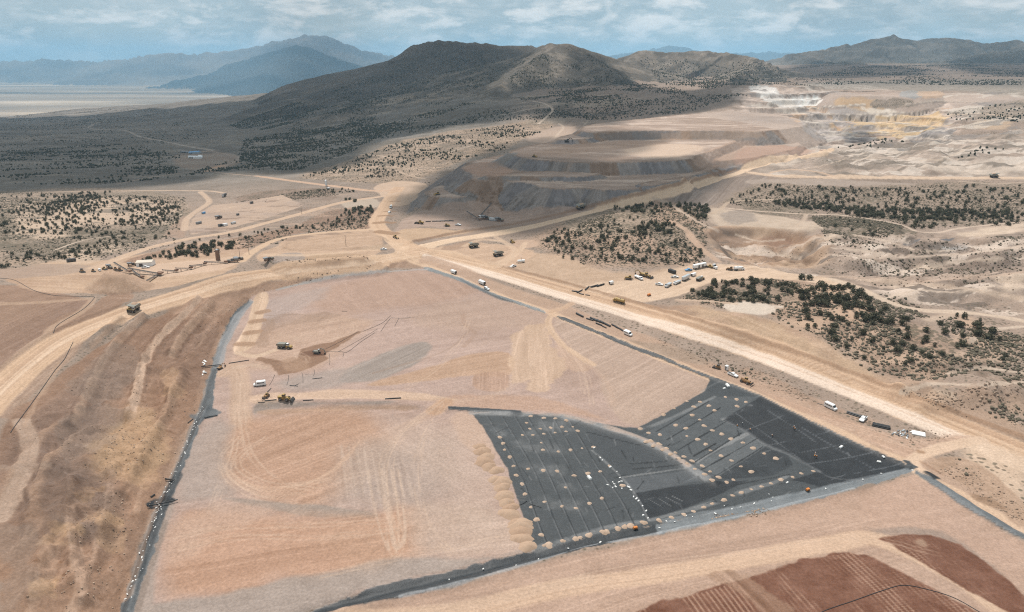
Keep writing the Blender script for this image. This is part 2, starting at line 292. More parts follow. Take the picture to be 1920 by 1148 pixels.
# ------------------------------------------------------------------ small landforms
def win(P, pad):
    lo = P.min(0)-pad; hi = P.max(0)+pad
    return np.nonzero((X > lo[0]) & (X < hi[0]) & (Y > lo[1]) & (Y < hi[1]))
def mound_line(px, h, w, seed=0, n=6, flat=0.0):
    P = ground(smooth(px, n)); ix = win(P, w*4+flat); d, s, a = line_sd(X[ix], Y[ix], P)
    d = np.maximum(0, d-flat+fbm(X[ix]/9, Y[ix]/9, 2, seed)*w*0.35)
    Z[ix] += h*np.exp(-(d/w)**2)*(1+0.25*fbm(a/7, a*0, 2, seed+1))
def pit_area(px, h, edge, seed=0, warp=2.0):
    P = ground(smooth(px, 4, True)); ix = win(P, edge*2+5); x, y = X[ix], Y[ix]
    d = poly_sd(x, y, P)+fbm(x/15, y/15, 3, seed)*warp; Z[ix] += h*sst(0, edge, d)
def hummock(px, h, sc_, edge=20, seed=0):
    P = ground(px); ix = win(P, edge); x, y = X[ix], Y[ix]
    Z[ix] += h*sst(-edge*0.3, edge, poly_sd(x, y, P))*(np.abs(fbm(x/sc_, y/sc_, 4, seed))*2-0.4)
HAUL = [(3000,1300),(2450,1073),(2050,905),(1925,857),(1800,806),(1600,725),(1400,648),(1200,586),(1050,545),(920,506),(840,485),(785,470)]
HAUL2 = [(-300,1010),(-120,850),(0,733),(60,680),(130,632),(250,583),(350,552),(450,523),(600,501),(700,490),(790,474)]
HAUL3 = [(780,466),(840,452),(920,439),(1000,424),(1100,399),(1200,373),(1300,347),(1380,326),(1412,312),(1450,301),(1520,291),(1556,282)]
HAUL4 = [(1405,323),(1450,329),(1500,331),(1700,333),(1920,334),(2200,336),(2600,338)]
HAUL5 = [(790,470),(745,452),(715,432),(706,415),(716,398),(732,372),(748,352)]
EDGE = [(225,1148),(262,1030),(285,965),(300,932),(318,895),(340,845),(360,790),(375,762),(385,720),(395,690),(408,645),(424,612),(445,580),(466,562)]
hummock([(1320,440),(1560,420),(1900,440),(1990,560),(1900,600),(1700,560),(1560,520),(1400,500)], 6.5, 38, seed=3)
hummock([(1480,380),(1920,350),(1990,450),(1700,440),(1480,420)], 2.0, 60, seed=4)
hummock([(1150,590),(1400,640),(1650,730),(1900,780),(1900,700),(1600,640),(1420,580),(1280,575)], 1.6, 30, seed=5)
hummock([(1000,440),(1200,380),(1340,390),(1330,490),(1080,500)], 2.0, 40, seed=6)
hummock([(1480,600),(1700,620),(1920,600),(1920,800),(1760,740)], 3.6, 26, seed=16)
hummock([(1440,300),(1600,250),(1920,250),(2000,330),(1440,330)], 6.5, 46, seed=17)
pit_area([(1325,432),(1380,425),(1450,428),(1520,440),(1555,470),(1545,495),(1480,500),(1400,492),(1362,482),(1345,460)], -7, 11, 7)
pit_area([(1405,470),(1440,462),(1490,470),(1530,488),(1500,497),(1440,490)], -3, 8, 8)
pit_area([(1580,497),(1700,482),(1850,476),(1920,470),(1990,500),(1920,520),(1700,522),(1600,515)], -4.5, 12, 9)
pit_area([(1240,590),(1330,575),(1500,630),(1620,690),(1560,690),(1400,640)], 5, 22, 10, 4)
pit_area([(1660,545),(1720,535),(1760,545),(1740,565),(1680,570)], 3, 10, 12)
mound_line([(1690,742),(1720,734),(1750,738)], 4.5, 7, 4); mound_line([(1830,740),(1860,735),(1890,742)], 5, 8, 5); mound_line([(1720,772),(1760,760)], 2.5, 5, 5)
# roads on fill, windrows, safety berms
for px, w in ((HAUL, 9), (HAUL2, 9), (HAUL3, 7), (HAUL4, 6), (HAUL5, 9)): mound_line(px, 0.9, 3.0, w, flat=w)
mound_line([(3000,1267),(2450,1040),(2050,872),(1920,822),(1800,776),(1600,700),(1400,630),(1200,570),(1050,528),(940,500),(850,478)], 1.5, 2.2, 21)
mound_line([(1830,800),(1600,712),(1400,638),(1200,578),(1050,537),(930,503),(860,482)], 0.5, 1.3, 24)
mound_line([(770,455),(860,436),(960,420),(1060,398),(1160,372),(1260,347),(1380,316)], 2.0, 2.6, 23)
mound_line([(0,690),(60,645),(150,600),(235,570)], 1.2, 2.0, 22)
for i, px in enumerate(([(372,560),(345,590),(310,620),(290,645),(262,690),(255,730),(240,780)], [(395,565),(365,600),(335,640),(320,665)], [(268,593),(230,630),(200,665),(180,700),(150,765),(130,800)], [(225,600),(190,630),(170,650)], [(345,700),(325,740),(300,800),(270,860),(230,930)], [(140,900),(110,980),(80,1050),(60,1120)], [(130,960),(135,1030),(145,1090)], [(215,880),(205,960),(175,1050),(160,1130)])):
    mound_line(px, 2.8, 2.4, 30+i)
mound_line([(40,770),(55,830),(40,880),(0,970)], -1.0, 4, 41)
hummock([(0,800),(200,680),(360,600),(400,640),(340,830),(290,930),(220,1148),(0,1148)], 1.7, 16, 12, 18)
hummock([(120,900),(300,780),(320,860),(250,1000),(190,1148),(30,1148)], 1.9, 9, 12, 19)
P = ground([(-40,1160),(-40,860),(60,790),(150,715),(245,650),(350,592),(440,556),(470,552),(425,608),(395,690),(340,840),(300,925),(222,1160)]); ix = win(P, 2); x, y = X[ix], Y[ix]; d, s_, a = line_sd(x, y, ground(smooth(EDGE, 4)))
w = sst(2, 14, poly_sd(x, y, P)); f = d/13.0+fbm(x/45, y/45, 4, 15)*1.1; f = f-np.floor(f); amp = .6+.8*sst(-.3, .3, fbm(a/40, d/20, 3, 17)); Z[ix] += w*amp*2.2*(f-sst(.72, .98, f))+w*np.abs(fbm(a/7, d/40, 3, 18))*-1.0
BEN = (ix, w*amp*np.exp(-((f-.66)/.13)**2))
# lined channel along the cell and its berms
mound_line(EDGE, -1.6, 2.6, 50); mound_line([(238,1148),(275,1030),(312,935),(352,845),(388,765)], 1.1, 1.6, 51)
mound_line([(560,1155),(650,1128),(740,1105),(860,1076),(1010,1040),(1220,990),(1400,953),(1600,908),(1710,881)], -1.2, 2.4, 52)
mound_line([(600,1160),(750,1121),(866,1095),(1022,1053),(1240,1003),(1420,965),(1600,920),(1715,885),(1760,912),(1850,972),(1925,1018)], 1.6, 2.4, 53)
mound_line([(800,502),(900,545),(1030,585)], 0.7, 1.6, 54); mound_line([(1045,593),(1180,645),(1330,706),(1425,741),(1520,789),(1620,837),(1712,877)], 0.7, 1.5, 55)
mound_line([(1060,782),(1130,800),(1200,823),(1250,848),(1290,875),(1340,905)], 0.8, 2.5, 56)
mound_line([(480,752),(600,752),(740,756),(840,768),(975,775)], 0.8, 2.0, 57); mound_line([(490,762),(620,764),(790,768)], -0.9, 2.2, 58)
# crusher stockpile, crusher pad bank, bench above the haul road
STK = DUMP.copy(); plateau([(197,512),(228,512),(233,516),(215,518),(198,516)], 24.5, 0.66, seed=121); STK = (DUMP > 0) & (STK == 0)
plateau([(500,487),(560,484),(640,480),(690,482),(600,489),(520,493)], 12.5, 0.6, seed=123, cls=False)
plateau([(540,455),(690,440),(720,452),(700,462),(560,470)], 9.5, 0.5, seed=125, cls=False)
mound_line([(600,492),(640,488),(680,486)], 1.5, 3, 61)
for k, (a, b) in enumerate((((488,585),(502,582)), ((478,602),(494,600)), ((468,623),(488,621)), ((458,645),(476,643)))): mound_line([a, b], 0.7, 2.5, 70+k)

# ------------------------------------------------------------------ colours of the ground (as the sun shows them, turned into albedo below)
C = np.empty(Z.shape+(3,), np.float32); VEG = np.zeros(Z.shape, np.float32); CL = np.zeros(Z.shape, np.int8); GLOSS = np.zeros(Z.shape, np.float32)
n1 = fbm(X/70, Y/70, 4, 201)[..., None]; n2 = fbm(X/14, Y/14, 4, 203)[..., None]
C[:] = np.array([176, 153, 132]); C += n1*np.array([16, 13, 11])+n2*np.array([12, 11, 10])
VEG[:] = 0.5
c_ = lambda *v: np.array(v, np.float32)
def blend(ix, col, a):
    C[ix] = C[ix]*(1-a[..., None])+col*a[..., None]
def pat(x, y, A, B, across, along, seed):
    ux, uy = B[0]-A[0], B[1]-A[1]; l = math.hypot(ux, uy); ux /= l; uy /= l
    u = x*ux+y*uy; v = -x*uy+y*ux
    v = v+fbm(u/90, v/30, 2, seed+7)*across*2.5
    l1 = afbm(u/(along*1.6), v/across, 3, seed); return l1*0.9+0.7*afbm(u/(along*3), v/(across*3.1), 2, seed+3)-0.5*sst(.25, .5, l1)+0.9*sst(.3, .5, afbm(u/(along*2.2), v/(across*.8), 2, seed+9))
_sd = [300]
def area(px, col, fe=2.0, a=1.0, warp=2.0, ws=14, var=5.0, vs=10.0, st=None, cls=None, veg=None, sm=3, gloss=None, col2=None):
    _sd[0] += 11; sd = _sd[0]
    if 1 <= fe <= 3.01: fe = fe*.5
    P = ground(smooth(px, sm, True) if sm else px); ix = win(P, fe+warp+2); x, y = X[ix], Y[ix]
    d = poly_sd(x, y, P)
    if warp: d = d+fbm(x/ws, y/ws, 4, sd)*warp
    m = sst(-fe, fe, d)*a
    v = fbm(x/vs, y/vs, 4, sd+1)*var+fbm(x/2.6, y/2.0, 3, sd+4)*var*1.1
    if st: v = v+pat(x, y, *ground([st[0], st[1]]), st[2], st[3], sd+2)*st[4]*1.7
    c = c_(*col)+v[:, None]*c_(1, .95, .9)
    if col2 is not None:
        w = sst(-0.25, 0.45, fbm(x/(vs*3), y/(vs*3), 4, sd+5))[:, None]; c = c*(1-w)+(c_(*col2)+v[:, None])*w
    blend(ix, c, m)
    if veg is not None: VEG[ix] = VEG[ix]*(1-m)+veg*m
    k = m > 0.5*a
    if cls is not None: q = CL[ix]; q[k] = cls; CL[ix] = q
    if gloss is not None: q = GLOSS[ix]; q[k] = gloss; GLOSS[ix] = q
    return P
def strip(px, w, col, fe=1.0, a=1.0, tracks=10.0, var=4.0, cls=None, veg=0.0, n=6, warp=0.6, across=1.1, gloss=None, sm=True, break_=0.0):
    _sd[0] += 11; sd = _sd[0]; fe = fe*.6
    P = ground(smooth(px, n) if sm else px); ix = win(P, w+fe+3); x, y = X[ix], Y[ix]; d, s, t = line_sd(x, y, P)
    if warp: d = d+fbm(x/8, y/8, 3, sd)*warp
    m = (1-sst(w/2-fe, w/2+fe, d))*a
    if break_: m = m*sst(break_-0.5, break_+0.1, fbm(t/9, t*0, 3, sd+6)+0.4*fbm(x/3, y/3, 2, sd+8))
    tk = afbm(t/90, s/across, 3, sd+1); v = tk*tracks*1.5-sst(.2, .45, tk)*tracks*.8+fbm(x/6, y/6, 3, sd+2)*var
    blend(ix, c_(*col)+v[:, None]*c_(1, .97, .92), m); VEG[ix] = VEG[ix]*(1-m)+veg*m
    k = m > 0.5*a
    if cls is not None: q = CL[ix]; q[k] = cls; CL[ix] = q
    if gloss is not None: q = GLOSS[ix]; q[k] = gloss; GLOSS[ix] = q
    return P
# hills and far ground
def tint(mask, a, b, sx, sy, seed, amp=1.0, rot=0.0):
    ix = np.nonzero(mask); x, y = X[ix], Y[ix]; w = np.clip(0.5+fbm(x/sx, y/sy, 5, seed)*amp, 0, 1)[:, None]
    C[ix] = c_(*a)*(1-w)+c_(*b)*w
fanm = (RR > 820) & (AZ < 0.05) & (Z < 60)
wf = (sst(820, 1250, RR)*sst(0.06, -0.04, AZ))[..., None].astype(np.float32)
fc = c_(146, 136, 122)+fbm((X*.92+Y*.38)/900, (Y*.92-X*.38)/70, 5, 210)[..., None]*26+n2*6
C = C*(1-wf)+fc*wf; VEG = np.maximum(VEG, wf[..., 0]*0.7)
wv = sst(5200, 8200, RR)[..., None].astype(np.float32)
pc = c_(182, 156, 122)+fbm(X/2600, Y/700, 5, 212)[..., None]*c_(52, 48, 44)+sst(0.25, .6, fbm(X/5000, Y/900, 4, 215))[..., None]*c_(34, 32, 28)
C = C*(1-wv)+pc*wv
VEG *= (1-sst(4000, 7000, RR))
tint(HILLID == 1, (112, 106, 98), (158, 142, 122), 1500, 700, 220, 1.5); tint(HILLID == 2, (66, 70, 68), (92, 92, 86), 1500, 700, 221); tint(HILLID == 3, (90, 92, 88), (120, 116, 106), 1500, 700, 222)  # far ranges: colours darkened to carry the cloud shade over them
tint(HILLID == 4, (126, 120, 108), (158, 148, 132), 420, 260, 223, 1.3); tint(HILLID == 5, (104, 98, 90), (128, 118, 106), 160, 160, 224); tint(HILLID == 6, (116, 109, 98), (154, 140, 123), 120, 120, 225, 1.2)
tint(HILLID == 7, (126, 117, 104), (160, 145, 127), 120, 120, 226)
hm = HILLID > 3; C[hm] += (fbm(X[hm]/45, Y[hm]/45, 4, 227)*15+fbm(X[hm]/14, Y[hm]/14, 3, 228)*14)[:, None]
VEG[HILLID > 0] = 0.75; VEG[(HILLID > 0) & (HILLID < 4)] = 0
slope_ = np.hypot(*np.gradient(Z)[:1], 0) if False else None
# dump rock: coloured tip faces streaked down the slope, worn flats
q = DUMP > 0; ix = np.nonzero(q); x, y, zz = X[ix], Y[ix], Z[ix]; f = (DUMP[ix] > 1.5)
ar = DARC[ix]; dn = np.maximum(DDN[ix], 0); st_ = afbm(dn/90, ar/4.5, 3, 230); fine = afbm(dn/20, ar/1.3, 3, 235); st2 = afbm(dn/200, ar/24, 2, 233); toe = sst(8, 22, dn)
face = c_(160, 149, 138)+st_[:, None]*18+fine[:, None]*17+sst(.12, .2, st2)[:, None]*c_(6, -10, -22)+sst(.16, .24, -st2)[:, None]*c_(-12, -8, -2)+fbm(x/6, y/6, 3, 237)[:, None]*12+toe[:, None]*(sst(.1, .3, fbm(x/3, y/3, 3, 239))*-26)[:, None]
a_ = np.arctan2(x, y)
flat = c_(190, 164, 142)+fbm(x/90, y/25, 5, 231)[:, None]*26+fbm(x/12, y/12, 3, 232)[:, None]*10+sst(.1, .2, fbm(x/40, y/14, 5, 234))[:, None]*c_(22, 22, 20)-np.exp(-((DDN[ix]+2)/2.5)**2)[:, None]*18
C[ix] = np.where(f[:, None], face, flat); VEG[ix] = 0; CL[ix] = 4
ix = np.nonzero(STK); C[ix] = c_(176, 142, 116)+afbm(Z[ix]*0.05, np.arctan2(X[ix], Y[ix])*420, 3, 240)[:, None]*20; CL[ix] = 30

# --- ground left and behind
area([(0,1160),(0,815),(60,752),(130,690),(230,622),(340,575),(440,538),(505,528),(480,548),(450,568),(425,608),(400,680),(378,756),(340,842),(300,930),(262,1030),(225,1160)], (174,136,107), 2, 1, 2, var=6, vs=22, st=((30,900),(330,640),2.2,40,6), veg=0.06, col2=(155,122,98), sm=2)
area([(300,560),(445,536),(500,528),(560,522),(700,498),(790,484),(790,500),(700,506),(600,520),(500,548),(470,560),(455,575),(420,590),(350,600)], (178,143,115), 2, .9, 2, var=6, vs=8, st=((520,520),(480,556),1.8,30,8), veg=0)
area([(180,820),(260,770),(300,790),(310,850),(280,900),(220,900),(180,870)], (206,168,126), 4, .75, 8, 10, var=10, vs=4)
area([(60,880),(150,860),(220,920),(200,1010),(120,1000),(40,960)], (140,118,102), 6, .7, 8, 20, var=9, vs=5)
area([(40,790),(150,700),(230,690),(200,790),(120,850),(40,870)], (148,122,104), 6, .6, 8, 25, var=6)
for px in ([(100,990),(150,985),(155,1005),(110,1010)], [(180,968),(225,970),(230,985),(185,988)], [(55,1090),(110,1085),(105,1105),(60,1102)]): area(px, (205,165,125), 1.5, .85, 3, 6, var=8, vs=3)
area([(-200,560),(0,535),(80,545),(170,562),(165,575),(120,610),(60,660),(0,720),(-200,850)], (172,138,112), 2, 1, 1.5, var=6, vs=30, st=((-50,640),(110,570),1.6,60,7), veg=0.03, col2=(160,128,106))
area([(100,600),(170,575),(205,552),(250,553),(225,575),(150,612),(90,650)], (170,136,110), 1.5, 1, 1, st=((120,600),(200,560),1.4,30,6), veg=0)
for px, w, a in (([(372,560),(345,590),(310,620),(290,645),(262,690),(255,730),(240,780)], 2.6, .9), ([(395,565),(365,600),(335,640),(320,665)], 2.4, .75), ([(268,593),(230,630),(200,665),(180,700),(150,765),(130,800)], 2.4, .55), ([(225,600),(190,630),(170,650)], 1.2, .5), ([(130,960),(135,1030),(145,1090),(130,1150)], 2.2, .5), ([(140,900),(110,980),(80,1050),(60,1120)], 2, .35), ([(345,700),(325,740),(300,800)], 3, .3), ([(215,880),(205,960),(175,1050)], 1.6, .3)):
    strip(px, w, (212,176,144), .8, a, 8, 8, warp=1.2, break_=-0.15)
strip([(40,790),(55,830),(42,880),(20,930),(0,970)], 6, (190,158,130), 2, .8, 8); strip([(0,880),(60,876),(85,873)], 3, (180,150,124), 1.5, .5)
strip([(0,570),(60,568),(150,562),(172,560),(165,573),(140,592),(100,615),(60,650),(0,700)], 5, (206,172,140), 1.5, .7, 12)
strip([(5,778),(60,725),(110,680),(145,640),(160,620)], 6, (186,150,122), 2, .7, 14)
area([(0,492),(60,485),(200,488),(300,470),(430,465),(470,470),(440,500),(400,520),(260,548),(180,548),(110,550),(60,545),(0,520)], (212,177,142), 3, 1, 3, var=7, vs=12, st=((60,540),(240,550),1.6,40,7), veg=0.02, col2=(200,164,132))
area([(250,500),(330,492),(450,480),(470,478),(440,498),(380,512),(300,520),(260,512)], (226,192,160), 2, .8, 2, veg=0)
area([(0,500),(100,495),(180,500),(120,515),(0,522)], (178,154,134), 3, .6, 3, veg=0)
area([(480,480),(520,460),(560,440),(690,432),(720,450),(700,480),(600,492),(500,490)], (212,176,142), 3, .9, 3, var=7, st=((500,470),(700,455),1.6,50,6), veg=0.03)
area([(505,492),(520,478),(560,474),(575,488),(545,497)], (172,156,142), 2, .8, 2, 6, var=10, vs=3)
area([(570,488),(600,476),(690,478),(690,488),(640,492)], (196,162,126), 2, .7, 2, 6, var=10, vs=3)
# scrub around the left middle
area([(-200,500),(-200,360),(0,358),(200,352),(340,372),(350,415),(330,440),(250,465),(180,485),(100,492),(0,505)], (190,164,138), 5, .8, 6, 20, var=10, vs=18, veg=.8, col2=(168,148,124))
area([(0,395),(80,400),(160,430),(330,430),(180,470),(0,470)], (164,145,122), 6, .8, 8, 20, var=6, veg=1)
for px in ([(20,440),(50,420),(130,395),(200,400),(190,415),(90,435)], [(100,400),(200,370),(330,385),(300,410),(200,425)], [(110,492),(120,478),(160,475),(185,488),(150,496)], [(20,400),(80,405),(130,442),(60,446)]): area(px, (222,192,160), 5, .7, 6, 9, var=8, vs=6, veg=.15)
area([(230,492),(330,462),(480,440),(690,395),(700,430),(600,433),(520,446),(470,465),(440,468),(300,485)], (172,136,110), 3, .9, 3, veg=.6, var=8, col2=(186,152,124))
area([(280,487),(340,462),(400,452),(455,452),(440,468),(380,480),(320,488)], (214,178,146), 4, .75, 5, 8, veg=.2)
area([(440,372),(500,358),(600,353),(640,358),(600,368),(520,376),(470,382)], (170,142,120), 3, .8, 3, veg=.9)
area([(350,430),(370,400),(400,385),(530,366),(570,385),(500,410),(420,430),(360,440)], (208,178,150), 2, .9, 2, var=8, veg=.05, col2=(194,168,146), sm=1)
area([(310,440),(345,405),(350,425),(345,445)], (186,154,128), 3, .8, 3, veg=.2)
area([(640,378),(700,372),(712,385),(690,392),(650,390)], (206,186,160), 2, .8, 2, veg=0)
area([(620,395),(700,388),(695,412),(640,420),(560,425)], (168,134,110), 3, .8, 3, veg=.7)
area([(560,330),(640,305),(760,262),(950,232),(1010,225),(1040,235),(980,262),(930,285),(870,300),(800,330),(760,345),(700,345),(640,340)], (188,160,132), 8, .85, 10, 30, var=10, vs=16, veg=.75, col2=(206,176,146))
area([(700,352),(740,340),(800,345),(790,365),(760,385),(735,385),(720,370)], (218,186,154), 2, .9, 2, veg=0)
area([(330,290),(400,282),(450,295),(440,310),(370,320),(330,308)], (176,150,126), 6, .8, 6, veg=.05)
area([(380,322),(405,312),(425,310),(400,322)], (226,178,136), 4, .8, 4, veg=0)
# dump fringe, tipped colours, one sunlit streak put into the colour
area([(760,400),(800,352),(866,314),(885,338),(830,345),(790,368),(775,395)], (146,136,128), 2, .8, 2, var=8, vs=5, st=((800,370),(790,395),1.5,30,10), veg=0)
area([(780,400),(880,375),(960,395),(1000,390),(1100,388),(1130,392),(1050,412),(960,425),(860,430),(790,425),(750,440),(740,430)], (190,162,140), 3, .85, 3, var=7, st=((780,420),(1000,405),1.5,40,7), veg=0)
area([(745,432),(800,428),(870,432),(940,430),(860,440),(770,452),(750,446)], (214,178,140), 3, .9, 3, var=9, vs=7, veg=0)
area([(985,262),(1040,238),(1090,240),(1060,255),(1030,268)], (206,178,152), 5, .8, 5, veg=0)
area([(915,308),(955,288),(970,290),(935,316)], (150,148,142), 2, .7, 2)
area([(870,312),(920,303),(960,320),(930,332),(880,325)], (206,164,134), 4, .7, 4)
area([(1170,283),(1240,270),(1320,275),(1290,292),(1220,297)], (228,198,168), 6, .9, 10, 20); area([(1000,290),(1100,268),(1260,266),(1150,282)], (172,142,116), 8, .5, 10, 30)  # first patch: sunlit streak on the terrace top, painted as paler ground
area([(1220,249),(1400,246),(1420,258),(1300,262),(1230,262)], (208,172,140), 4, .6, 4); area([(1130,250),(1225,248),(1230,262),(1140,262)], (136,128,120), 3, .6, 3)
area([(1300,300),(1360,270),(1420,262),(1390,300),(1330,318)], (196,164,138), 4, .7, 4, st=((1400,262),(1370,300),2,40,12)); area([(1390,280),(1470,272),(1550,272),(1540,285),(1440,298),(1380,310)], (200,162,136), 5, .8, 5, veg=0)
area([(1230,372),(1300,350),(1390,330),(1440,332),(1400,360),(1350,380),(1300,388)], (160,142,126), 3, .9, 3, var=6, st=((1390,335),(1350,372),2,40,12), veg=0)
# pit
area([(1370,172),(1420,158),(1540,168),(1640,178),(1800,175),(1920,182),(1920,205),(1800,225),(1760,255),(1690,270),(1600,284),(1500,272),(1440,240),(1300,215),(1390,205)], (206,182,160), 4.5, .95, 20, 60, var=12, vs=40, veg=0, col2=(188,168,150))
area([(1405,165),(1450,162),(1470,180),(1530,182),(1530,198),(1480,203),(1440,192)], (236,228,214), 3.0, .95, 13, 25, var=10); area([(1468,192),(1530,182),(1535,196),(1490,204)], (255,244,228), 1.8, .9, 10, 20)
area([(1500,205),(1540,200),(1560,222),(1530,235),(1490,225)], (226,186,146), 4.5, .8, 20, 30); area([(1570,190),(1640,190),(1660,205),(1640,225),(1600,215)], (224,184,136), 4.2, .8, 18, 30, var=12)
area([(1620,205),(1680,208),(1710,225),(1660,240),(1630,228)], (250,232,206), 3.6, .95, 18, 25, var=14); area([(1640,225),(1720,215),(1780,220),(1740,245),(1680,258),(1640,245)], (232,194,140), 3.6, .85, 18, 25, var=14)
area([(1510,210),(1600,205),(1640,235),(1620,262),(1540,262),(1510,240)], (196,184,172), 4.5, .8, 20, 30, var=12, vs=15); area([(1590,250),(1625,247),(1640,262),(1590,268)], (150,142,136), 2.4, .6, 10)  # second patch: small cloud shadow painted into the pit colour
area([(1700,240),(1760,238),(1790,250),(1740,270),(1700,262)], (140,136,132), 2.4, .7, 13, 20, var=12, vs=14); area([(1840,220),(1900,215),(1890,240),(1830,240)], (220,186,148), 3.0, .7, 13)
area([(1770,212),(1830,202),(1920,186),(2000,180),(2000,225),(1900,228),(1850,225)], (180,160,138), 2.4, .9, 10, veg=.8)
area([(1690,172),(1720,170),(1730,182),(1690,184)], (176,176,170), 1.2, .7, 5); area([(1720,172),(1765,172),(1765,184),(1730,184)], (222,186,150), 1.2, .8, 5)
area([(1640,188),(1700,186),(1715,200),(1640,202)], (176,156,134), 1.2, .9, 5, veg=.8)
area([(1520,155),(1920,150),(1920,180),(1780,170),(1560,168)], (176,164,146), 30, .8, 20, 60, veg=.6)
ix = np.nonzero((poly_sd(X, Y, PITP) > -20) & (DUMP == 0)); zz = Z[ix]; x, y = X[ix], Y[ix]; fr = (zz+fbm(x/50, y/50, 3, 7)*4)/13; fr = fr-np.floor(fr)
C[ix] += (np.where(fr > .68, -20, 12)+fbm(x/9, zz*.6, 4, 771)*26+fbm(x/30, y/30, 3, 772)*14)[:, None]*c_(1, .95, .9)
# right middle: cut, spoil and scrub
area([(1440,300),(1560,285),(1700,270),(1920,255),(2000,330),(1700,330),(1440,328)], (200,178,156), 8, .8, 8, 25, var=14, vs=14, veg=.15, col2=(184,166,146))
for px in ([(1560,285),(1610,275),(1700,262),(1690,272),(1600,290)], [(1520,305),(1600,300),(1700,310),(1600,318)], [(1740,285),(1800,280),(1790,292)]): area(px, (160,144,126), 5, .7, 6, 12, var=10, vs=7, veg=.6)
for px in ([(1720,310),(1840,300),(1920,298),(1920,325),(1800,328)], [(1590,290),(1680,278),(1700,290),(1610,300)], [(1440,308),(1500,300),(1480,312)]): area(px, (224,204,180), 6, .8, 8, 15, var=10, vs=6, veg=0)
area([(1400,338),(1560,335),(1620,340),(1720,345),(1710,352),(1560,348),(1440,350)], (192,172,152), 3, .8, 3, var=8, veg=0)
area([(1360,380),(1420,345),(1600,350),(1920,345),(2000,430),(1920,428),(1760,420),(1700,418),(1560,392),(1460,382)], (178,155,132), 5, .9, 6, 20, var=8, veg=.8, col2=(166,146,124))
area([(1330,390),(1380,395),(1460,405),(1560,425),(1500,440),(1420,430),(1350,425)], (214,190,162), 5, .9, 8, 15, var=12, vs=8, veg=.05); area([(1355,400),(1400,395),(1420,415),(1370,420)], (166,150,134), 4, .7, 5, 8, var=12, vs=4)
area([(1385,384),(1450,382),(1530,395),(1510,408),(1420,400)], (166,146,124), 3, .9, 3, veg=.9); area([(1520,408),(1600,402),(1690,425),(1715,440),(1640,465),(1580,470),(1550,455),(1545,430)], (170,150,128), 3, .95, 3, veg=1.0)
area([(1000,445),(1060,410),(1160,385),(1240,375),(1300,400),(1330,450),(1300,492),(1200,502),(1060,495)], (196,163,134), 5, .9, 6, 18, var=9, veg=.7, col2=(176,148,124)); area([(1080,400),(1200,385),(1230,400),(1180,440),(1060,430)], (186,164,138), 5, .7, 5, veg=1)
area([(1210,425),(1290,420),(1310,440),(1290,465),(1240,460)], (166,146,124), 4, .7, 4, veg=.9)
area([(860,440),(1000,410),(1060,400),(1040,420),(1000,440),(950,442),(890,455)], (176,150,128), 4, .8, 4, veg=.15)
area([(1320,430),(1400,425),(1480,432),(1560,450),(1560,490),(1500,505),(1420,498),(1360,485)], (190,152,120), 4, .85, 5, 12, var=14, vs=8, veg=.1, col2=(204,170,136)); area([(1325,436),(1390,430),(1410,445),(1380,470),(1345,465)], (156,130,108), 4, .7, 5, 9, var=10, vs=5); area([(1400,475),(1480,470),(1530,490),(1480,492)], (146,118,94), 3, .6, 4, 8); area([(1430,445),(1480,445),(1480,465),(1440,460)], (160,124,100), 3, .6, 4, 8)
area([(1560,450),(1700,440),(1920,430),(2000,560),(1700,560),(1580,510)], (198,172,148), 8, .85, 8, 25, var=13, vs=12, veg=.15, col2=(180,158,138))
for px in ([(1590,490),(1700,482),(1840,478),(1920,470),(1920,500),(1800,515),(1650,520),(1600,508)], [(1700,470),(1780,455),(1800,470),(1730,478)], [(1860,440),(1920,436),(1920,455),(1870,455)], [(1660,530),(1780,525),(1920,515),(1920,530),(1760,545)], [(1640,548),(1700,550),(1720,572),(1650,565)], [(1740,552),(1800,548),(1790,570),(1735,572)]): area(px, (160,140,122), 5, .8, 7, 12, var=13, vs=7, veg=.5)
for px in ([(1660,540),(1720,533),(1760,545),(1730,562),(1690,560)], [(1540,440),(1580,440),(1550,452)], [(1720,500),(1760,498),(1750,508)], [(1800,440),(1860,425),(1920,420),(1910,434),(1830,445)], [(1870,520),(1920,512),(1920,545),(1880,548)]): area(px, (228,202,172), 4, .85, 6, 10, var=10, vs=6, veg=0)
area([(1690,460),(1700,452),(1725,448),(1722,452),(1706,460)], (110,112,114), 1.5, .8, 1.5); area([(1760,450),(1790,446),(1780,452)], (112,116,120), 1.5, .8, 1.5); area([(1750,465),(1800,458),(1820,465),(1780,475)], (196,196,190), 4, .6, 6, 8)
# tree hill and its bare spots
area([(1270,560),(1330,525),(1420,518),(1520,520),(1620,555),(1660,600),(1750,640),(1790,690),(1740,720),(1640,690),(1560,640),(1470,600),(1400,570),(1330,572)], (190,158,130), 5, .9, 6, 16, var=9, veg=.45, col2=(202,168,138)); area([(1275,556),(1340,525),(1440,530),(1500,560),(1420,575),(1330,568)], (160,138,116), 4, .6, 5, veg=.8)
for px in ([(1500,540),(1560,538),(1580,548),(1520,552)], [(1560,580),(1620,575),(1640,600),(1580,600)], [(1480,600),(1560,595),(1540,618),(1490,615)], [(1790,590),(1830,600),(1850,618),(1810,612)]): area(px, (220,184,150), 4, .8, 5, 8, veg=.1)
area([(1620,590),(1700,600),(1800,640),(1920,640),(1920,720),(1820,700),(1720,660),(1650,630)], (184,154,128), 6, .7, 8, 15, veg=.9, var=8); area([(1800,660),(1850,650),(1920,660),(1920,700),(1850,705),(1790,690)], (164,144,124), 4, .85, 4, veg=.6)
area([(1370,570),(1420,567),(1462,576),(1440,590),(1400,590),(1365,582)], (232,214,190), 3, .9, 5, 8, veg=0)
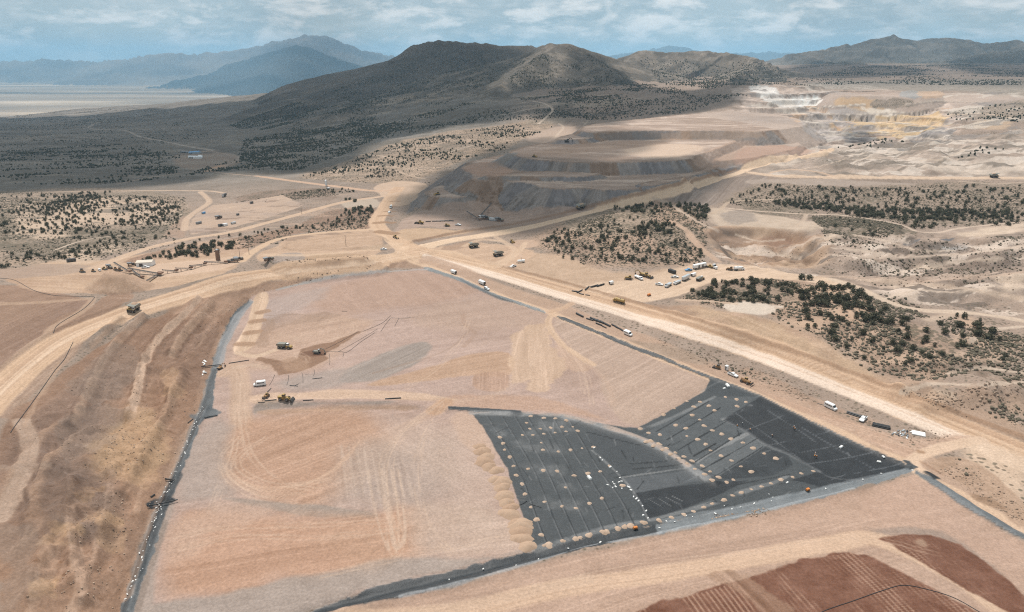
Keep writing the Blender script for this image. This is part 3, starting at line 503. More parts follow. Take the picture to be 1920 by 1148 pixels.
area([(1200,590),(1280,573),(1370,585),(1450,600),(1560,650),(1640,700),(1720,745),(1680,745),(1560,700),(1400,640),(1280,605)], (210,175,138), 4, .9, 4, 14, var=8, vs=8, st=((1300,590),(1600,700),2,14,8), veg=.06, col2=(198,162,132))
area([(1180,588),(1210,570),(1270,575),(1310,590),(1260,598)], (170,138,112), 4, .7, 4, veg=.1); area([(1232,560),(1260,550),(1280,550),(1270,560),(1240,564)], (160,138,118), 2, .8, 2, veg=0)
area([(960,475),(1060,480),(1150,510),(1250,505),(1300,495),(1330,500),(1180,545),(1080,545),(960,500)], (212,178,144), 4, .9, 5, 14, var=10, vs=8, veg=.05)
area([(1700,760),(1740,730),(1780,738),(1770,760),(1740,775)], (226,198,166), 3, .8, 5, 8, veg=.1); area([(1800,740),(1860,725),(1920,730),(1920,780),(1850,770)], (196,162,132), 4, .7, 6, 10, var=12, vs=5, veg=.3)
area([(1640,715),(1760,770),(1920,830),(1920,800),(1800,750),(1700,710)], (200,164,132), 3, .6, 4, veg=.1)
area([(800,340),(801,341),(802,340)], (200,170,140), 1, 0) if False else None
# yard
area([(1080,550),(1120,530),(1180,525),(1290,498),(1330,494),(1420,500),(1480,512),(1560,522),(1640,548),(1600,552),(1520,530),(1420,522),(1330,532),(1270,556),(1180,570),(1140,560)], (226,194,160), 3, 1, 3, var=6, st=((1140,552),(1330,505),1.5,50,7), veg=0, cls=2)
area([(1000,470),(900,455),(850,460),(790,470),(850,490),(930,505),(980,490)], (216,180,146), 3, .95, 2, var=6, st=((860,480),(980,470),1.5,30,7), veg=0)
area([(820,470),(880,452),(900,458),(840,472),(850,482),(900,492),(890,496)], (184,150,122), 2, .7, 2, veg=0); area([(960,452),(1000,450),(1010,460),(975,466)], (214,178,146), 3, .8, 3, veg=0)
area([(760,497),(800,487),(860,500),(850,510),(800,503)], (182,150,122), 2, .8, 2, veg=.05); area([(930,540),(1000,560),(1030,570),(1020,578),(960,560)], (168,146,124), 2, .8, 2, var=12, vs=3, veg=0)

# broken rocky ground and strata on the right, fine grit everywhere
ix = win(ground([(1320,425),(1560,440),(1920,430),(2000,560),(1700,570),(1560,520),(1330,500)]), 5); x, y = X[ix], Y[ix]; zz = Z[ix]
C[ix] += (fbm(x/22, y/9, 5, 781)*20+fbm(x/5, zz*1.2, 4, 782)*16)[:, None]*c_(1, .95, .9)*sst(-10, 20, poly_sd(x, y, ground([(1320,425),(1560,440),(1920,430),(2000,560),(1700,570),(1560,520),(1330,500)])))[:, None]
P = ground([(1440,300),(1600,262),(1920,250),(2000,335),(1440,328)]); ix = win(P, 5); x, y = X[ix], Y[ix]; C[ix] += (fbm(x/35, y/16, 5, 783)*24+fbm(x/7, Z[ix]*.9, 4, 784)*14)[:, None]*c_(1, .95, .9)*sst(-10, 20, poly_sd(x, y, P))[:, None]
P = ground([(0,1150),(0,800),(230,610),(450,540),(480,545),(395,690),(300,930),(225,1150)]); ix = win(P, 2); x, y = X[ix], Y[ix]; w = sst(0, 6, poly_sd(x, y, P))
blend(BEN[0], c_(204, 164, 130)+np.zeros((len(BEN[1]), 1)), np.clip(BEN[1]*.5, 0, .6)*sst(-.1, .3, fbm(X[BEN[0]]/30, Y[BEN[0]]/30, 4, 19)))
C[ix] += (fbm(x/5, y/3.2, 4, 785)*6+sst(.40, .58, fbm(x/1.8, y/1.8, 3, 786))*-18+sst(.4, .58, fbm(x/2.4, y/2.4, 3, 788))*12)[:, None]*w[:, None]

# outcrops, bare patches and shrub mats with hard edges
def patchy(px, sx, sy, seed, light, dark, la=.8, da=.7, tl=.16, td=.2):
    P = ground(px); ix = win(P, 2); x, y = X[ix], Y[ix]; w = sst(-4, 14, poly_sd(x, y, P)+fbm(x/25, y/25, 3, seed+9)*14)
    w = w*(CL[ix] == 0); f = fbm(x/sx, y/sy, 6, seed, .58); g_ = fbm(x/(sx*.8)+31, y/(sy*.9), 6, seed+4, .58)
    blend(ix, c_(*light)+fbm(x/4, y/3, 2, seed+6)[:, None]*10, w*sst(tl, tl+.07, f)*la); blend(ix, c_(*dark)+fbm(x/4, y/3, 2, seed+7)[:, None]*12, w*sst(td, td+.07, g_)*da)
patchy([(1330,425),(1560,450),(1920,435),(2000,560),(1930,600),(1700,575),(1560,520),(1330,500)], 46, 20, 811, (232,210,186), (132,116,101), .9, .8, .1)
patchy([(1440,300),(1560,285),(1700,268),(1920,252),(2000,335),(1440,328)], 70, 34, 821, (232,214,192), (144,130,113), .85, .75, .1)
patchy([(1480,600),(1700,605),(1930,600),(1930,800),(1760,755),(1600,680)], 26, 12, 831, (216,182,150), (146,122,102), .6, .6)
patchy([(1200,592),(1400,640),(1680,745),(1740,770),(1560,690),(1300,590)], 30, 7, 841, (222,188,154), (180,146,118), .5, .5, .1)
patchy([(0,505),(0,362),(340,372),(350,440),(180,485)], 60, 22, 851, (222,194,164), (140,126,108), .7, .7); patchy([(440,380),(700,350),(700,432),(440,470),(260,492)], 40, 16, 861, (210,176,146), (146,120,100), .5, .5)
patchy([(560,335),(760,262),(1040,228),(960,275),(880,305),(700,345)], 70, 50, 871, (220,190,160), (146,130,112), .7, .6); patchy([(0,352),(0,215),(300,205),(560,180),(760,230),(660,285),(560,325),(300,335)], 260, 60, 881, (186,170,148), (120,112,100), .5, .6); patchy([(600,200),(900,170),(1300,190),(1100,232),(900,240),(700,262)], 160, 70, 891, (196,176,150), (126,116,102), .6, .6)
patchy([(1400,160),(1920,172),(1920,250),(1640,285),(1500,272),(1400,215)], 60, 40, 901, (236,222,200), (150,140,130), .6, .6); patchy([(1540,200),(1800,195),(1780,240),(1650,262),(1560,240)], 45, 40, 911, (236,196,138), (206,150,104), .75, .35, .05)
hq = HILLID > 3; ix = np.nonzero(hq); x, y = X[ix], Y[ix]; sc3 = np.where(RR[ix] > 4500, 3.0, 1.0); f = fbm(x/(55*sc3), y/(55*sc3), 6, 931, .58); blend(ix, c_(104, 98, 88)+np.zeros((len(x), 1)), sst(.05, .14, f)*.65); blend(ix, c_(196, 178, 154)+np.zeros((len(x), 1)), sst(.2, .28, fbm(x/(40*sc3)+7, y/(40*sc3), 6, 933, .58))*.4*(HILLID[ix] != 5))
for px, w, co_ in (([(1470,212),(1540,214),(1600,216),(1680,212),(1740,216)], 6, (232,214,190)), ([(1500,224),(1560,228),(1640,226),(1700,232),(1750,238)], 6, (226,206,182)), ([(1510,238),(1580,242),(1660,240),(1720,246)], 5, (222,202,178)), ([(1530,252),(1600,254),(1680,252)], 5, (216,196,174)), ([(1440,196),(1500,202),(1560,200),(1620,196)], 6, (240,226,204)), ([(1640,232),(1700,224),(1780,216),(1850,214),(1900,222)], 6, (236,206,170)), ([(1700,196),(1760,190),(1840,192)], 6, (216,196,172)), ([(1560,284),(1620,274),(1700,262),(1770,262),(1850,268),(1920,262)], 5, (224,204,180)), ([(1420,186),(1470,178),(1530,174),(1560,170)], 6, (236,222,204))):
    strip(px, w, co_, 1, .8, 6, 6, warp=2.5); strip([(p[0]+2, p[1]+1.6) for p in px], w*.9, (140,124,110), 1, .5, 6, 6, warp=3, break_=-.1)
# --- heap pad cell
area([(470,556),(500,546),(600,524),(700,510),(790,502),(830,512),(930,550),(1040,592),(1180,645),(1330,706),(1330,735),(1195,802),(1130,795),(1060,777),(975,772),(890,775),(912,810),(931,846),(951,877),(965,921),(979,963),(990,991),(1003,1032),(860,1070),(735,1093),(560,1148),(235,1160),(275,1030),(312,935),(352,845),(388,765),(400,690),(415,640),(440,590)], (198,168,149), 1.0, 1, .8, 6, var=6, vs=16, st=((500,700),(900,640),1.5,60,5), cls=3, veg=0, sm=0, col2=(190,160,140))
area([(560,560),(640,530),(780,505),(850,520),(900,545),(820,570),(720,580),(640,590)], (192,157,132), 8, .8, 8, 30, var=5, st=((700,520),(760,575),1.4,40,4)); area([(478,575),(520,558),(620,535),(600,560),(540,590),(500,610)], (190,168,153), 5, .8, 5, st=((500,600),(600,540),1.3,30,6))
area([(860,560),(940,555),(1030,590),(1000,620),(900,620),(780,610),(800,580)], (197,166,141), 10, .6, 8, st=((800,610),(1000,575),1.5,40,5))
area([(640,715),(660,690),(730,658),(790,640),(808,655),(770,690),(700,712)], (166,152,138), 3, .9, 3, st=((640,722),(800,648),1.0,50,9)); area([(530,712),(640,690),(660,700),(640,725),(540,730)], (176,160,146), 4, .7, 4, st=((640,722),(800,648),1.0,50,7))
area([(690,722),(800,690),(870,668),(955,662),(955,702),(860,706),(780,718)], (204,165,131), 2, .85, 2, st=((790,715),(955,685),1.0,70,9)); area([(890,703),(948,700),(948,732),(892,730)], (196,158,130), 1.5, .8, 1.5, st=((900,732),(903,702),1.1,20,8))
area([(955,640),(975,620),(1010,605),(1030,610),(1030,640),(1062,690),(1020,733),(990,730),(990,715),(958,715)], (219,184,149), 2.9, .75, 4, 6, var=5, st=((1000,620),(1000,720),1.4,16,10)); area([(1030,610),(1060,650),(1110,690),(1060,690)], (208,172,142), 3, .7, 3, st=((1040,620),(1090,690),1.1,40,8))
area([(1045,598),(1180,650),(1328,708),(1328,735),(1195,800),(1140,750),(1120,700),(1070,650)], (197,168,144), 3, .9, 3, var=4, st=((1195,795),(1328,712),1.2,40,7))
area([(840,745),(1000,745),(1150,790),(1060,775),(975,770),(860,762)], (200,162,134), 3, .8, 3, st=((850,752),(1100,775),1.2,60,6))
strip([(1035,588),(1028,605),(1040,630),(1060,650),(1085,668),(1112,684)], 4.0, (226,190,154), 1, .9, 14); strip([(1100,680),(1140,720),(1150,760)], 2.5, (212,178,150), 1.5, .4, 10); strip([(868,590),(872,610),(890,625),(870,650)], 3, (186,152,126), 1.2, .4, 10)
strip([(800,590),(740,600),(640,600),(560,590),(500,592)], 1.2, (168,140,118), .6, .6, 5); strip([(700,700),(830,660),(880,620)], 1.5, (176,146,122), .8, .4, 6)
# earthworks in the pad corner
area([(440,655),(520,610),(600,590),(700,600),(660,640),(600,690),(520,700),(440,690),(410,690)], (204,168,138), 6, .7, 6, st=((460,650),(660,610),1.4,40,8))
area([(502,596),(560,588),(640,588),(600,604),(540,610),(505,618)], (174,144,120), 3, .5, 4, 8, st=((560,588),(520,612),1.2,20,8)); area([(480,620),(510,600),(505,640),(490,650)], (172,140,114), 2, .5, 3)
area([(562,654),(627,640),(672,620),(680,622),(660,634),(608,664),(614,673),(588,687),(558,699),(523,704),(513,695),(509,683),(479,677),(483,668),(509,673),(540,680),(560,672)], (158,122,95), 1.2, .9, 1.5, 6, var=7, vs=5, sm=1); area([(562,662),(600,655),(612,664),(600,668),(570,668)], (128,92,70), 1.5, .8, 1.5); area([(530,675),(560,672),(575,690),(540,695)], (184,148,118), 2.5, .7, 3)
area([(478,556),(502,549),(500,575),(490,605),(486,628),(470,652),(445,662),(436,652),(452,628),(466,600)], (224,190,156), 1.2, 1, 1, var=5, st=((490,560),(455,650),1.1,40,10), cls=2)
for a, b in (((486,586),(499,583)), ((474,603),(491,600)), ((464,624),(484,621)), ((448,645),(470,645))): strip([a, b], 6, (180,142,110), 1.5, .8, 8, sm=False)
strip([(445,662),(480,668),(520,655),(545,650)], 4, (226,194,160), 1.2, .8, 10); strip([(420,700),(440,690),(452,720),(450,760),(455,800)], 10, (214,179,146), 3, .7, 14); strip([(440,690),(470,685),(500,690)], 3, (214,184,156), 1.5, .6, 10)
area([(470,742),(560,735),(660,731),(770,735),(850,746),(840,752),(700,748),(560,750),(480,757)], (222,187,154), 2, .85, 2, st=((500,748),(820,742),1.0,60,9), cls=2)
strip([(830,752),(810,775),(780,790),(740,810),(720,840),(715,880),(730,930),(745,990),(740,1040)], 6, (206,170,142), 2, .6, 14); strip([(835,755),(815,770)], 8, (206,164,128), 2, .8, 8)
area([(484,757),(560,754),(680,753),(740,752),(720,757),(600,760),(500,768),(478,775)], (158,144,130), 1.5, .8, 1.5, var=10, vs=3); area([(478,775),(500,768),(700,760),(800,766),(660,770),(520,778)], (182,148,118), 2, .7, 2, st=((500,772),(760,763),1.0,50,6))
# lower half of the cell
area([(400,850),(430,800),(520,775),(650,772),(712,790),(725,850),(705,890),(640,922),(560,946),(480,932),(425,905)], (198,154,121), 8, .8, 8, 25, var=5, st=((420,900),(680,800),1.2,60,11))
area([(440,800),(560,780),(680,778),(700,830),(600,850),(500,880),(430,900)], (192,152,122), 10, .4, 8, st=((430,890),(650,790),1.0,60,12))
area([(640,850),(760,820),(850,830),(880,900),(760,950),(640,940)], (182,161,143), 10, .7, 8, st=((640,800),(650,930),1.3,25,8)); area([(700,810),(770,790),(890,800),(930,900),(960,1000),(880,1010),(800,900)], (206,178,155), 8, .6, 8, st=((720,800),(960,950),1.2,50,6))
area([(340,850),(400,790),(430,800),(420,880),(440,930),(320,930)], (178,161,146), 5, .7, 6, 14, var=9, vs=8); area([(420,932),(560,945),(700,960),(700,972),(560,966),(440,942)], (168,152,136), 1.5, .8, 1.5, var=7)
area([(322,1120),(330,985),(420,955),(560,965),(700,975),(770,960),(775,1020),(740,1048),(600,1078),(440,1110)], (201,155,122), 5, .85, 7, 20, var=5, st=((330,1110),(760,1030),1.1,80,10)); area([(330,985),(420,950),(520,955),(400,1000),(330,1050)], (206,172,146), 4, .6, 5)
area([(760,960),(900,940),(990,1010),(985,1030),(860,1050),(775,1030)], (204,176,152), 4, .7, 4, st=((770,1020),(980,990),1.0,40,6)); area([(560,1148),(330,1148),(250,1148),(330,1128),(440,1112),(600,1080),(740,1050),(860,1050),(1000,1028),(860,1068),(735,1092)], (176,160,145), 3, .85, 3, var=8, vs=6, st=((300,1140),(760,1060),1.2,50,4))
area([(238,1148),(275,1030),(312,935),(330,935),(300,1030),(290,1148)], (178,160,144), 2, .85, 2, var=9, vs=5); strip([(255,1148),(290,1040),(310,980)], 2.5, (152,134,118), 1, .6)
area([(610,1000),(720,985),(730,1045),(640,1060)], (206,166,134), 6, .4, 6, st=((640,1060),(720,985),1,40,9)); strip([(715,880),(722,930),(735,1000),(745,1030),(760,1000),(755,950)], 1.2, (222,192,164), .6, .6, 5); strip([(690,880),(700,940),(715,1000),(728,1030)], 1.2, (218,188,160), .6, .5, 5)
for k in range(9): strip([(640+k*14,835+k*3),(645+k*15,880+k*2),(652+k*15,930)], .8, (208,182,158), .5, .45, 3)
for k in range(8): strip([(418+k*6,868+k*7),(440+k*14,905+k*2),(520+k*16,935-k*8),(600+k*12,925-k*16)], .8, (216,178,146), .5, .5, 3)
area([(850,785),(890,778),(915,820),(930,850),(900,850),(870,830)], (212,178,150), 3, .7, 3, var=7, vs=4)
# --- slope and drip field in the foreground
area([(560,1160),(740,1120),(866,1096),(1022,1054),(1240,1004),(1420,966),(1600,920),(1715,890),(1760,912),(1850,978),(1925,1020),(2050,1100),(2350,1300),(500,1300)], (198,164,138), 1.0, 1, 1.2, 8, var=6, vs=20, st=((900,1130),(1500,985),1.3,60,6), cls=3, veg=0, sm=0)
area([(1600,960),(1700,900),(1760,925),(1850,1000),(1920,1040),(1920,1090),(1840,1050),(1760,1000),(1680,985)], (204,168,142), 4, .6, 5); area([(1620,1000),(1720,985),(1790,1010),(1880,1080),(1920,1110),(1880,1090),(1780,1030),(1700,1003)], (168,146,128), 3, .8, 4, var=8, vs=4); area([(1000,1090),(1300,1020),(1600,990),(1640,1000),(1400,1040),(1100,1105),(900,1148),(760,1160)], (178,146,122), 3, .5, 6, 18, st=((900,1120),(1600,1000),1.2,60,7))
strip([(640,1170),(860,1148),(1040,1105),(1250,1075),(1420,1045),(1560,1020),(1650,1012),(1800,1085),(1920,1175)], 9, (222,186,152), 2, .9, 12, cls=2); strip([(700,1160),(900,1130),(1100,1085)], 5, (212,180,150), 2, .5, 12)
for poly in ([(1185,1150),(1250,1125),(1400,1085),(1500,1050),(1590,1035),(1640,1048),(1740,1098),(1850,1160),(1900,1200),(1900,1300),(1000,1300)], [(1645,1010),(1690,1003),(1745,1003),(1800,1022),(1850,1055),(1925,1120),(2050,1230),(2050,1300),(1960,1190)]):
    P = area(poly, (136,92,70), 1.0, 1, 1.5, 5, var=12, vs=5, cls=11, sm=1)
    A, B = ground([(1560,1060),(1650,1148)]); ix = win(P, 0); x, y = X[ix], Y[ix]; ux, uy = (B-A)/np.hypot(*(B-A)); v = -x*uy+y*ux+fbm(x/20, y/20, 2, 77)*0.4; u = x*ux+y*uy
    w = (0.5+0.5*np.cos(v*2*math.pi/1.55)); patch = sst(-0.25, 0.25, fbm(v/9, u/60, 3, 78)+0.25*fbm(x/3, y/3, 3, 79))
    m = (poly_sd(x, y, P) > 0.5)*sst(.55, .9, w)*patch*0.85; blend(ix, c_(190, 150, 122), m)
area([(1330,1080),(1400,1075),(1440,1110),(1500,1160),(1440,1160),(1390,1115)], (172,136,108), 1.5, .6, 3, 4, st=((1380,1085),(1450,1150),.8,30,16)); area([(1715,1015),(1730,1012),(1740,1025),(1725,1024)], (180,146,118), .8, .8, 1)
# --- roads
strip(HAUL2, 17, (226,188,150), 1.5, 1, 16, 4, cls=1); strip(HAUL2, 5, (242,208,172), 1.5, .7, 8); strip([(p[0]-6, p[1]-6) for p in HAUL2], 2.2, (198,160,126), 1, .5, 8)
strip(HAUL3, 13, (242,208,170), 1.5, 1, 14, 4, cls=1); strip(HAUL4, 11, (232,200,166), 1.5, 1, 12, 4, cls=1); strip([(1440,325),(1480,318),(1530,322),(1560,330)], 5, (226,190,156), 1.5, .8, cls=2)
strip([(770,454),(860,436),(960,421),(1060,399),(1160,373),(1260,348),(1380,317)], 3, (168,132,104), 1.5, .7, 8)
strip(HAUL5, 16, (224,186,148), 2, 1, 16, 4, cls=1)
for a, b, w in (((733,378),(748,378),5), ((728,388),(742,388),4), ((722,397),(740,397),5), ((712,405),(734,405),8), ((706,418),(734,418),12), ((712,435),(738,438),16)): strip([a, b], w*.8, (176,138,104), 1.5, .85, 6, sm=False)
area([(716,440),(760,462),(800,468),(850,470),(880,486),(830,496),(790,500),(740,482),(700,490),(690,480),(740,474),(725,455)], (232,196,158), 2, .9, 2, st=((740,460),(820,490),1.2,40,9), cls=1, veg=0)
strip(HAUL, 19, (228,190,152), 1.0, 1, 12, 4, cls=1, warp=.35)
HL = [(3000,1320),(2450,1093),(2050,925),(1925,874),(1800,822),(1600,739),(1400,660),(1200,596),(1050,553),(930,516),(850,495),(800,482)]
strip(HL, 8.5, (252,226,198), 1.0, .95, 6, 3, warp=.35); strip([(3000,1285),(2450,1058),(2050,890),(1925,844),(1800,793),(1600,715),(1400,640),(1200,579),(1050,538),(930,502)], 2.2, (190,150,116), 1, .55, 10); strip([(3000,1263),(2450,1036),(2050,868),(1925,820),(1800,774),(1600,698),(1400,628),(1200,568),(1050,527),(940,500)], 2.5, (178,140,108), 1.2, .7, 8)
for off, co_, a in ((-14, (196,158,124), .6), (-9, (240,206,170), .5), (-3, (186,148,114), .6), (4, (246,218,188), .6), (9, (214,176,142), .5), (13, (252,228,202), .6)):
    strip([(p[0]+off*.35, p[1]+off*1.25*(.55 if p[0] < 1100 else 1)*(.6 if p[0] < 900 else 1)) for p in HAUL], .9, co_, .5, a, 6, 6, warp=.25, break_=-.3)
for off, co_, a in ((-5, (196,158,124), .5), (-1, (206,168,134), .6), (4, (246,214,180), .5), (7, (200,162,128), .5)):
    strip([(p[0]+off*.6, p[1]+off) for p in HAUL2], .9, co_, .5, a, 6, 6, warp=.25, break_=-.3)
strip([(1700,745),(1925,838)], 2, (196,156,122), 1, .5)
ACC = [(795,497),(850,517),(900,540),(960,562),(1030,585),(1120,622),(1200,653),(1290,690),(1400,734),(1500,776),(1560,802),(1640,842),(1690,862),(1725,880),(1770,908),(1850,955),(1925,998),(2050,1070),(2400,1270)]
strip([(p[0]+8, p[1]-8) for p in ACC], 16, (204,168,138), 2, .8, 8, 6); strip(ACC, 6, (228,192,156), 1.2, 1, 10, 3, cls=2)
area([(1400,720),(1500,760),(1600,790),(1700,820),(1800,815),(1830,825),(1760,850),(1700,860),(1600,815),(1500,770)], (208,170,140), 3, .8, 3, st=((1500,770),(1700,840),1.1,40,7)); area([(1400,690),(1520,740),(1640,790),(1600,790),(1480,745),(1400,712)], (192,158,130), 3, .7, 4, var=14, vs=3); area([(1180,635),(1280,655),(1330,680),(1290,680),(1200,650)], (176,152,128), 2, .7, 3, var=14, vs=3)
strip([(1722,880),(1712,868),(1725,855),(1760,842),(1800,832),(1840,825)], 6, (232,198,164), 1.4, 1, 12, cls=2); area([(1800,835),(1850,830),(1925,870),(1925,1000),(1870,950),(1830,900)], (232,200,166), 4, .85, 3, st=((1840,840),(1925,930),1.1,40,7), cls=2); area([(1735,868),(1780,855),(1830,870),(1880,910),(1925,960),(1925,990),(1850,935),(1780,895)], (194,160,130), 2, .9, 3, var=12, vs=3.5, veg=.1)
area([(1820,925),(1860,935),(1890,955),(1870,955),(1830,938)], (168,134,104), 1.5, .8, 1.5); area([(1718,842),(1735,846),(1735,852),(1718,849)], (178,138,104), 1, .8, 1); area([(1725,866),(1735,868),(1770,890),(1755,885)], (176,138,108), 1.2, .7, 1)
strip([(1030,585),(1055,578),(1070,570)], 5, (224,186,150), 1.5, .8, cls=2)
strip([(175,503),(230,482),(290,462),(360,447),(430,436),(500,418),(560,402),(640,380),(720,368),(745,362)], 10, (222,188,154), 1.5, 1, 12, cls=2); strip([(280,475),(400,448),(520,420)], 4, (186,156,130), 2, .5)
strip([(452,490),(480,468),(525,448),(600,437),(700,430)], 8, (226,190,152), 1.5, .95, 12, cls=2); strip([(500,478),(580,478),(700,468),(750,458)], 7, (230,196,160), 2, .7, 10)
strip([(745,356),(700,358),(640,351),(560,341),(480,330)], 10, (218,180,146), 2, 1, 10, cls=2); strip([(-200,372),(0,363),(100,360),(250,358),(380,358),(420,362)], 6, (222,190,158), 1.5, .9, 8, cls=2); strip([(470,330),(430,326),(380,322),(300,330),(220,345)], 6, (200,170,142), 2, .7, cls=2)
strip([(346,432),(350,412),(370,395),(392,380),(385,368),(375,360)], 7, (220,188,156), 1.5, .9, 8, cls=2); strip([(420,392),(480,378),(530,366)], 4, (220,190,158), 1.5, .6)
strip([(0,400),(60,398),(130,402)], 3, (216,188,158), 1.5, .6); strip([(0,452),(60,444),(110,442)], 3, (216,188,158), 1.5, .6)
strip([(165,240),(178,232),(200,226)], 14, (190,176,158), 4, .8, 5); strip([(165,240),(185,243),(235,245),(262,256),(320,268),(355,275),(400,282)], 9, (196,180,160), 3, .85, 5, cls=2); strip([(400,285),(440,292),(445,300),(420,312),(390,320)], 7, (190,168,146), 2, .7, 5, cls=2)
strip([(1010,232),(1030,215),(1036,205),(1022,195),(1000,190)], 6, (226,202,174), 2, .9, 5, cls=2); strip([(1035,200),(990,205),(960,212),(900,222)], 6, (216,194,168), 2, .7, 5); strip([(1040,258),(1056,240),(1048,232)], 6, (220,194,166), 2, .8, 5, cls=2); strip([(1095,235),(1103,225),(1105,215),(1130,210)], 4, (200,180,156), 2, .7); strip([(1105,190),(1120,180),(1140,178)], 6, (214,190,162), 3, .8)
strip([(742,320),(770,330),(800,336)], 3, (216,188,158), 1.2, .7)
strip([(1225,372),(1255,382),(1285,402),(1320,422),(1345,432)], 4, (208,184,158), 1.4, .8, 6, cls=2); strip([(1255,415),(1285,430),(1300,450),(1320,470),(1345,490)], 6, (214,178,146), 2, .8, 8, cls=2)
strip([(1455,374),(1375,378),(1356,388),(1352,392),(1325,404)], 4, (212,186,156), 1.4, .8, 6, cls=2); strip([(1360,390),(1420,396),(1500,401),(1580,404),(1640,412),(1690,422),(1720,434),(1760,436),(1800,428),(1900,418),(1990,412)], 4, (224,198,170), 1.4, .85, 6, cls=2); strip([(1512,402),(1505,415),(1490,426)], 4, (214,188,160), 1.4, .8, cls=2)
strip([(1560,478),(1650,482),(1740,480),(1830,474),(1920,462)], 5, (220,196,170), 2, .8, 8, cls=2); strip([(1540,518),(1600,520),(1720,528),(1830,520),(1920,510)], 5, (212,182,154), 2, .7, 8, cls=2); strip([(1610,525),(1700,530),(1800,540),(1870,552),(1925,562)], 4, (226,198,168), 1.5, .7, 8, cls=2)
strip([(1560,524),(1620,545),(1670,568),(1730,582),(1800,585),(1860,592),(1930,604)], 7, (226,200,170), 2, .9, 8, cls=2); strip([(1740,600),(1790,588)], 6, (222,194,164), 3, .7); strip([(1270,562),(1340,566),(1380,570)], 4, (222,192,160), 1.5, .7, cls=2)
strip([(1800,340),(1860,345),(1920,342)], 4, (214,190,162), 2, .6)
for px in ([(870,462),(900,450),(940,452)], [(930,445),(955,460),(965,472),(940,490),(900,498)], [(985,455),(975,470),(955,488),(935,500)]): strip(px, 5, (230,196,160), 1.5, .7, 8)
# --- geomembrane
def liner(px, col, cls, gl=1, **k):
    k.setdefault('warp', .5); k.setdefault('ws', 3)
    return area(px, col, .35, 1, var=5, vs=7, cls=cls, gloss=gl, veg=0, sm=0, **k)
G1, G2, G3 = (92,97,97), (76,81,83), (70,74,77)
liner([(884,776),(975,772),(1060,779),(1130,795),(1195,803),(1230,785),(1280,757),(1322,733),(1332,714),(1326,704),(1345,709),(1425,741),(1520,789),(1620,837),(1690,865),(1713,878),(1640,894),(1600,903),(1500,924),(1400,947),(1300,969),(1220,987),(1100,1008),(1022,1032),(1003,1034),(990,991),(979,963),(965,921),(951,877),(931,846),(912,810),(895,787)], G1, 20)
liner([(840,762),(900,765),(977,770),(975,777),(890,772),(841,767)], (80,86,88), 27)
def sheet(px, col, a=1.0, **k): return area(px, col, .5, a, .3, 3, var=5, vs=6, sm=0, **k)
sheet([(1110,845),(1150,855),(1290,873),(1290,880),(1168,896),(1150,880)], (84,89,90), .8); sheet([(1168,897),(1290,880),(1350,893),(1260,912),(1190,925)], (108,112,113), .85)
sheet([(1120,800),(1200,823),(1290,872),(1150,858),(1090,830)], (82,87,89), .7); sheet([(1403,814),(1438,836),(1385,870),(1348,893),(1297,872)], (116,120,119), .85); sheet([(1340,745),(1425,742),(1357,787),(1392,805),(1400,813),(1300,868),(1200,815),(1290,770)], (104,109,109), .9); sheet([(1322,733),(1332,712),(1345,709),(1425,741),(1350,742)], (84,90,91), .9)
liner([(1355,787),(1427,742),(1520,790),(1620,838),(1690,866),(1711,878),(1640,892),(1540,915),(1485,900),(1536,884),(1479,852),(1438,835),(1392,805)], G3, 21, warp=.2)
liner([(1434,838),(1385,870),(1348,893),(1360,899),(1447,893),(1487,872),(1478,854)], G2, 28, warp=.2)
liner([(1190,925),(1264,912),(1343,901),(1403,901),(1343,930),(1290,951),(1217,974),(1199,948)], G3, 29, warp=.2)
liner(list(map(tuple, EDGE))[::1]+[(475,566),(455,585),(436,615),(420,648),(408,690),(402,720),(400,765),(410,770),(408,780),(384,785),(374,798),(358,845),(338,890),(324,928),(308,965),(290,1030),(268,1090),(244,1160),(213,1160)], (108,113,113), 22, warp=.8)
area([(400,690),(412,640),(440,590),(470,562),(475,566),(450,600),(425,650),(415,695)], (150,152,150), 1.5, .8, 1, gloss=1, cls=22, sm=0); area([(245,1070),(300,940),(325,895),(340,890),(322,930),(270,1070)], (72,77,79), 1, .7, 1); strip([(285,948),(300,940),(318,938)], 3.5, (66,70,72), .6, 1, sm=False); strip([(365,782),(390,775),(408,774)], 4, (120,124,124), .8, .8)
liner([(570,1156),(640,1124),(735,1092),(855,1069),(1003,1034),(1022,1031),(1100,1007),(1220,986),(1240,978),(1240,999),(1100,1026),(1020,1049),(864,1093),(750,1119),(640,1141),(590,1160)], (80,85,87), 23, warp=.9)
liner([(1230,985),(1300,968),(1400,946),(1500,923),(1600,902),(1700,879),(1716,880),(1700,889),(1600,917),(1500,944),(1400,968),(1300,988),(1232,1003)], (134,140,140), 23, warp=1.0)
liner([(1716,879),(1740,892),(1762,904),(1800,928),(1850,960),(1925,1003),(2050,1075),(2350,1250),(2350,1266),(2050,1088),(1925,1014),(1855,976),(1800,946),(1745,908),(1716,888)], (122,128,128), 24, warp=.5)
strip([(1700,878),(1715,874),(1700,866)], 3, (70,75,77), .5, 1, sm=False, cls=20); area([(1730,884),(1745,886),(1765,898),(1752,900)], (62,66,68), .5, 1, .3, sm=0)
liner([(1043,593),(1060,596),(1130,623),(1200,652),(1280,685),(1330,704),(1335,711),(1310,703),(1270,686),(1200,660),(1120,626),(1050,598)], (88,93,94), 25, warp=.7)
liner([(790,501),(810,503),(860,520),(930,552),(1020,582),(1022,587),(960,567),(900,545),(840,519),(800,507)], (140,144,140), 26, warp=.8); strip([(800,505),(700,511),(620,520),(520,543)], 2.5, (184,180,172), .9, .8)
area([(905,545),(960,565),(1020,585),(980,572),(930,560)], (104,110,110), .6, .8, 1); area([(860,522),(890,536),(920,550),(890,540)], (112,116,116), .6, .8, 1)
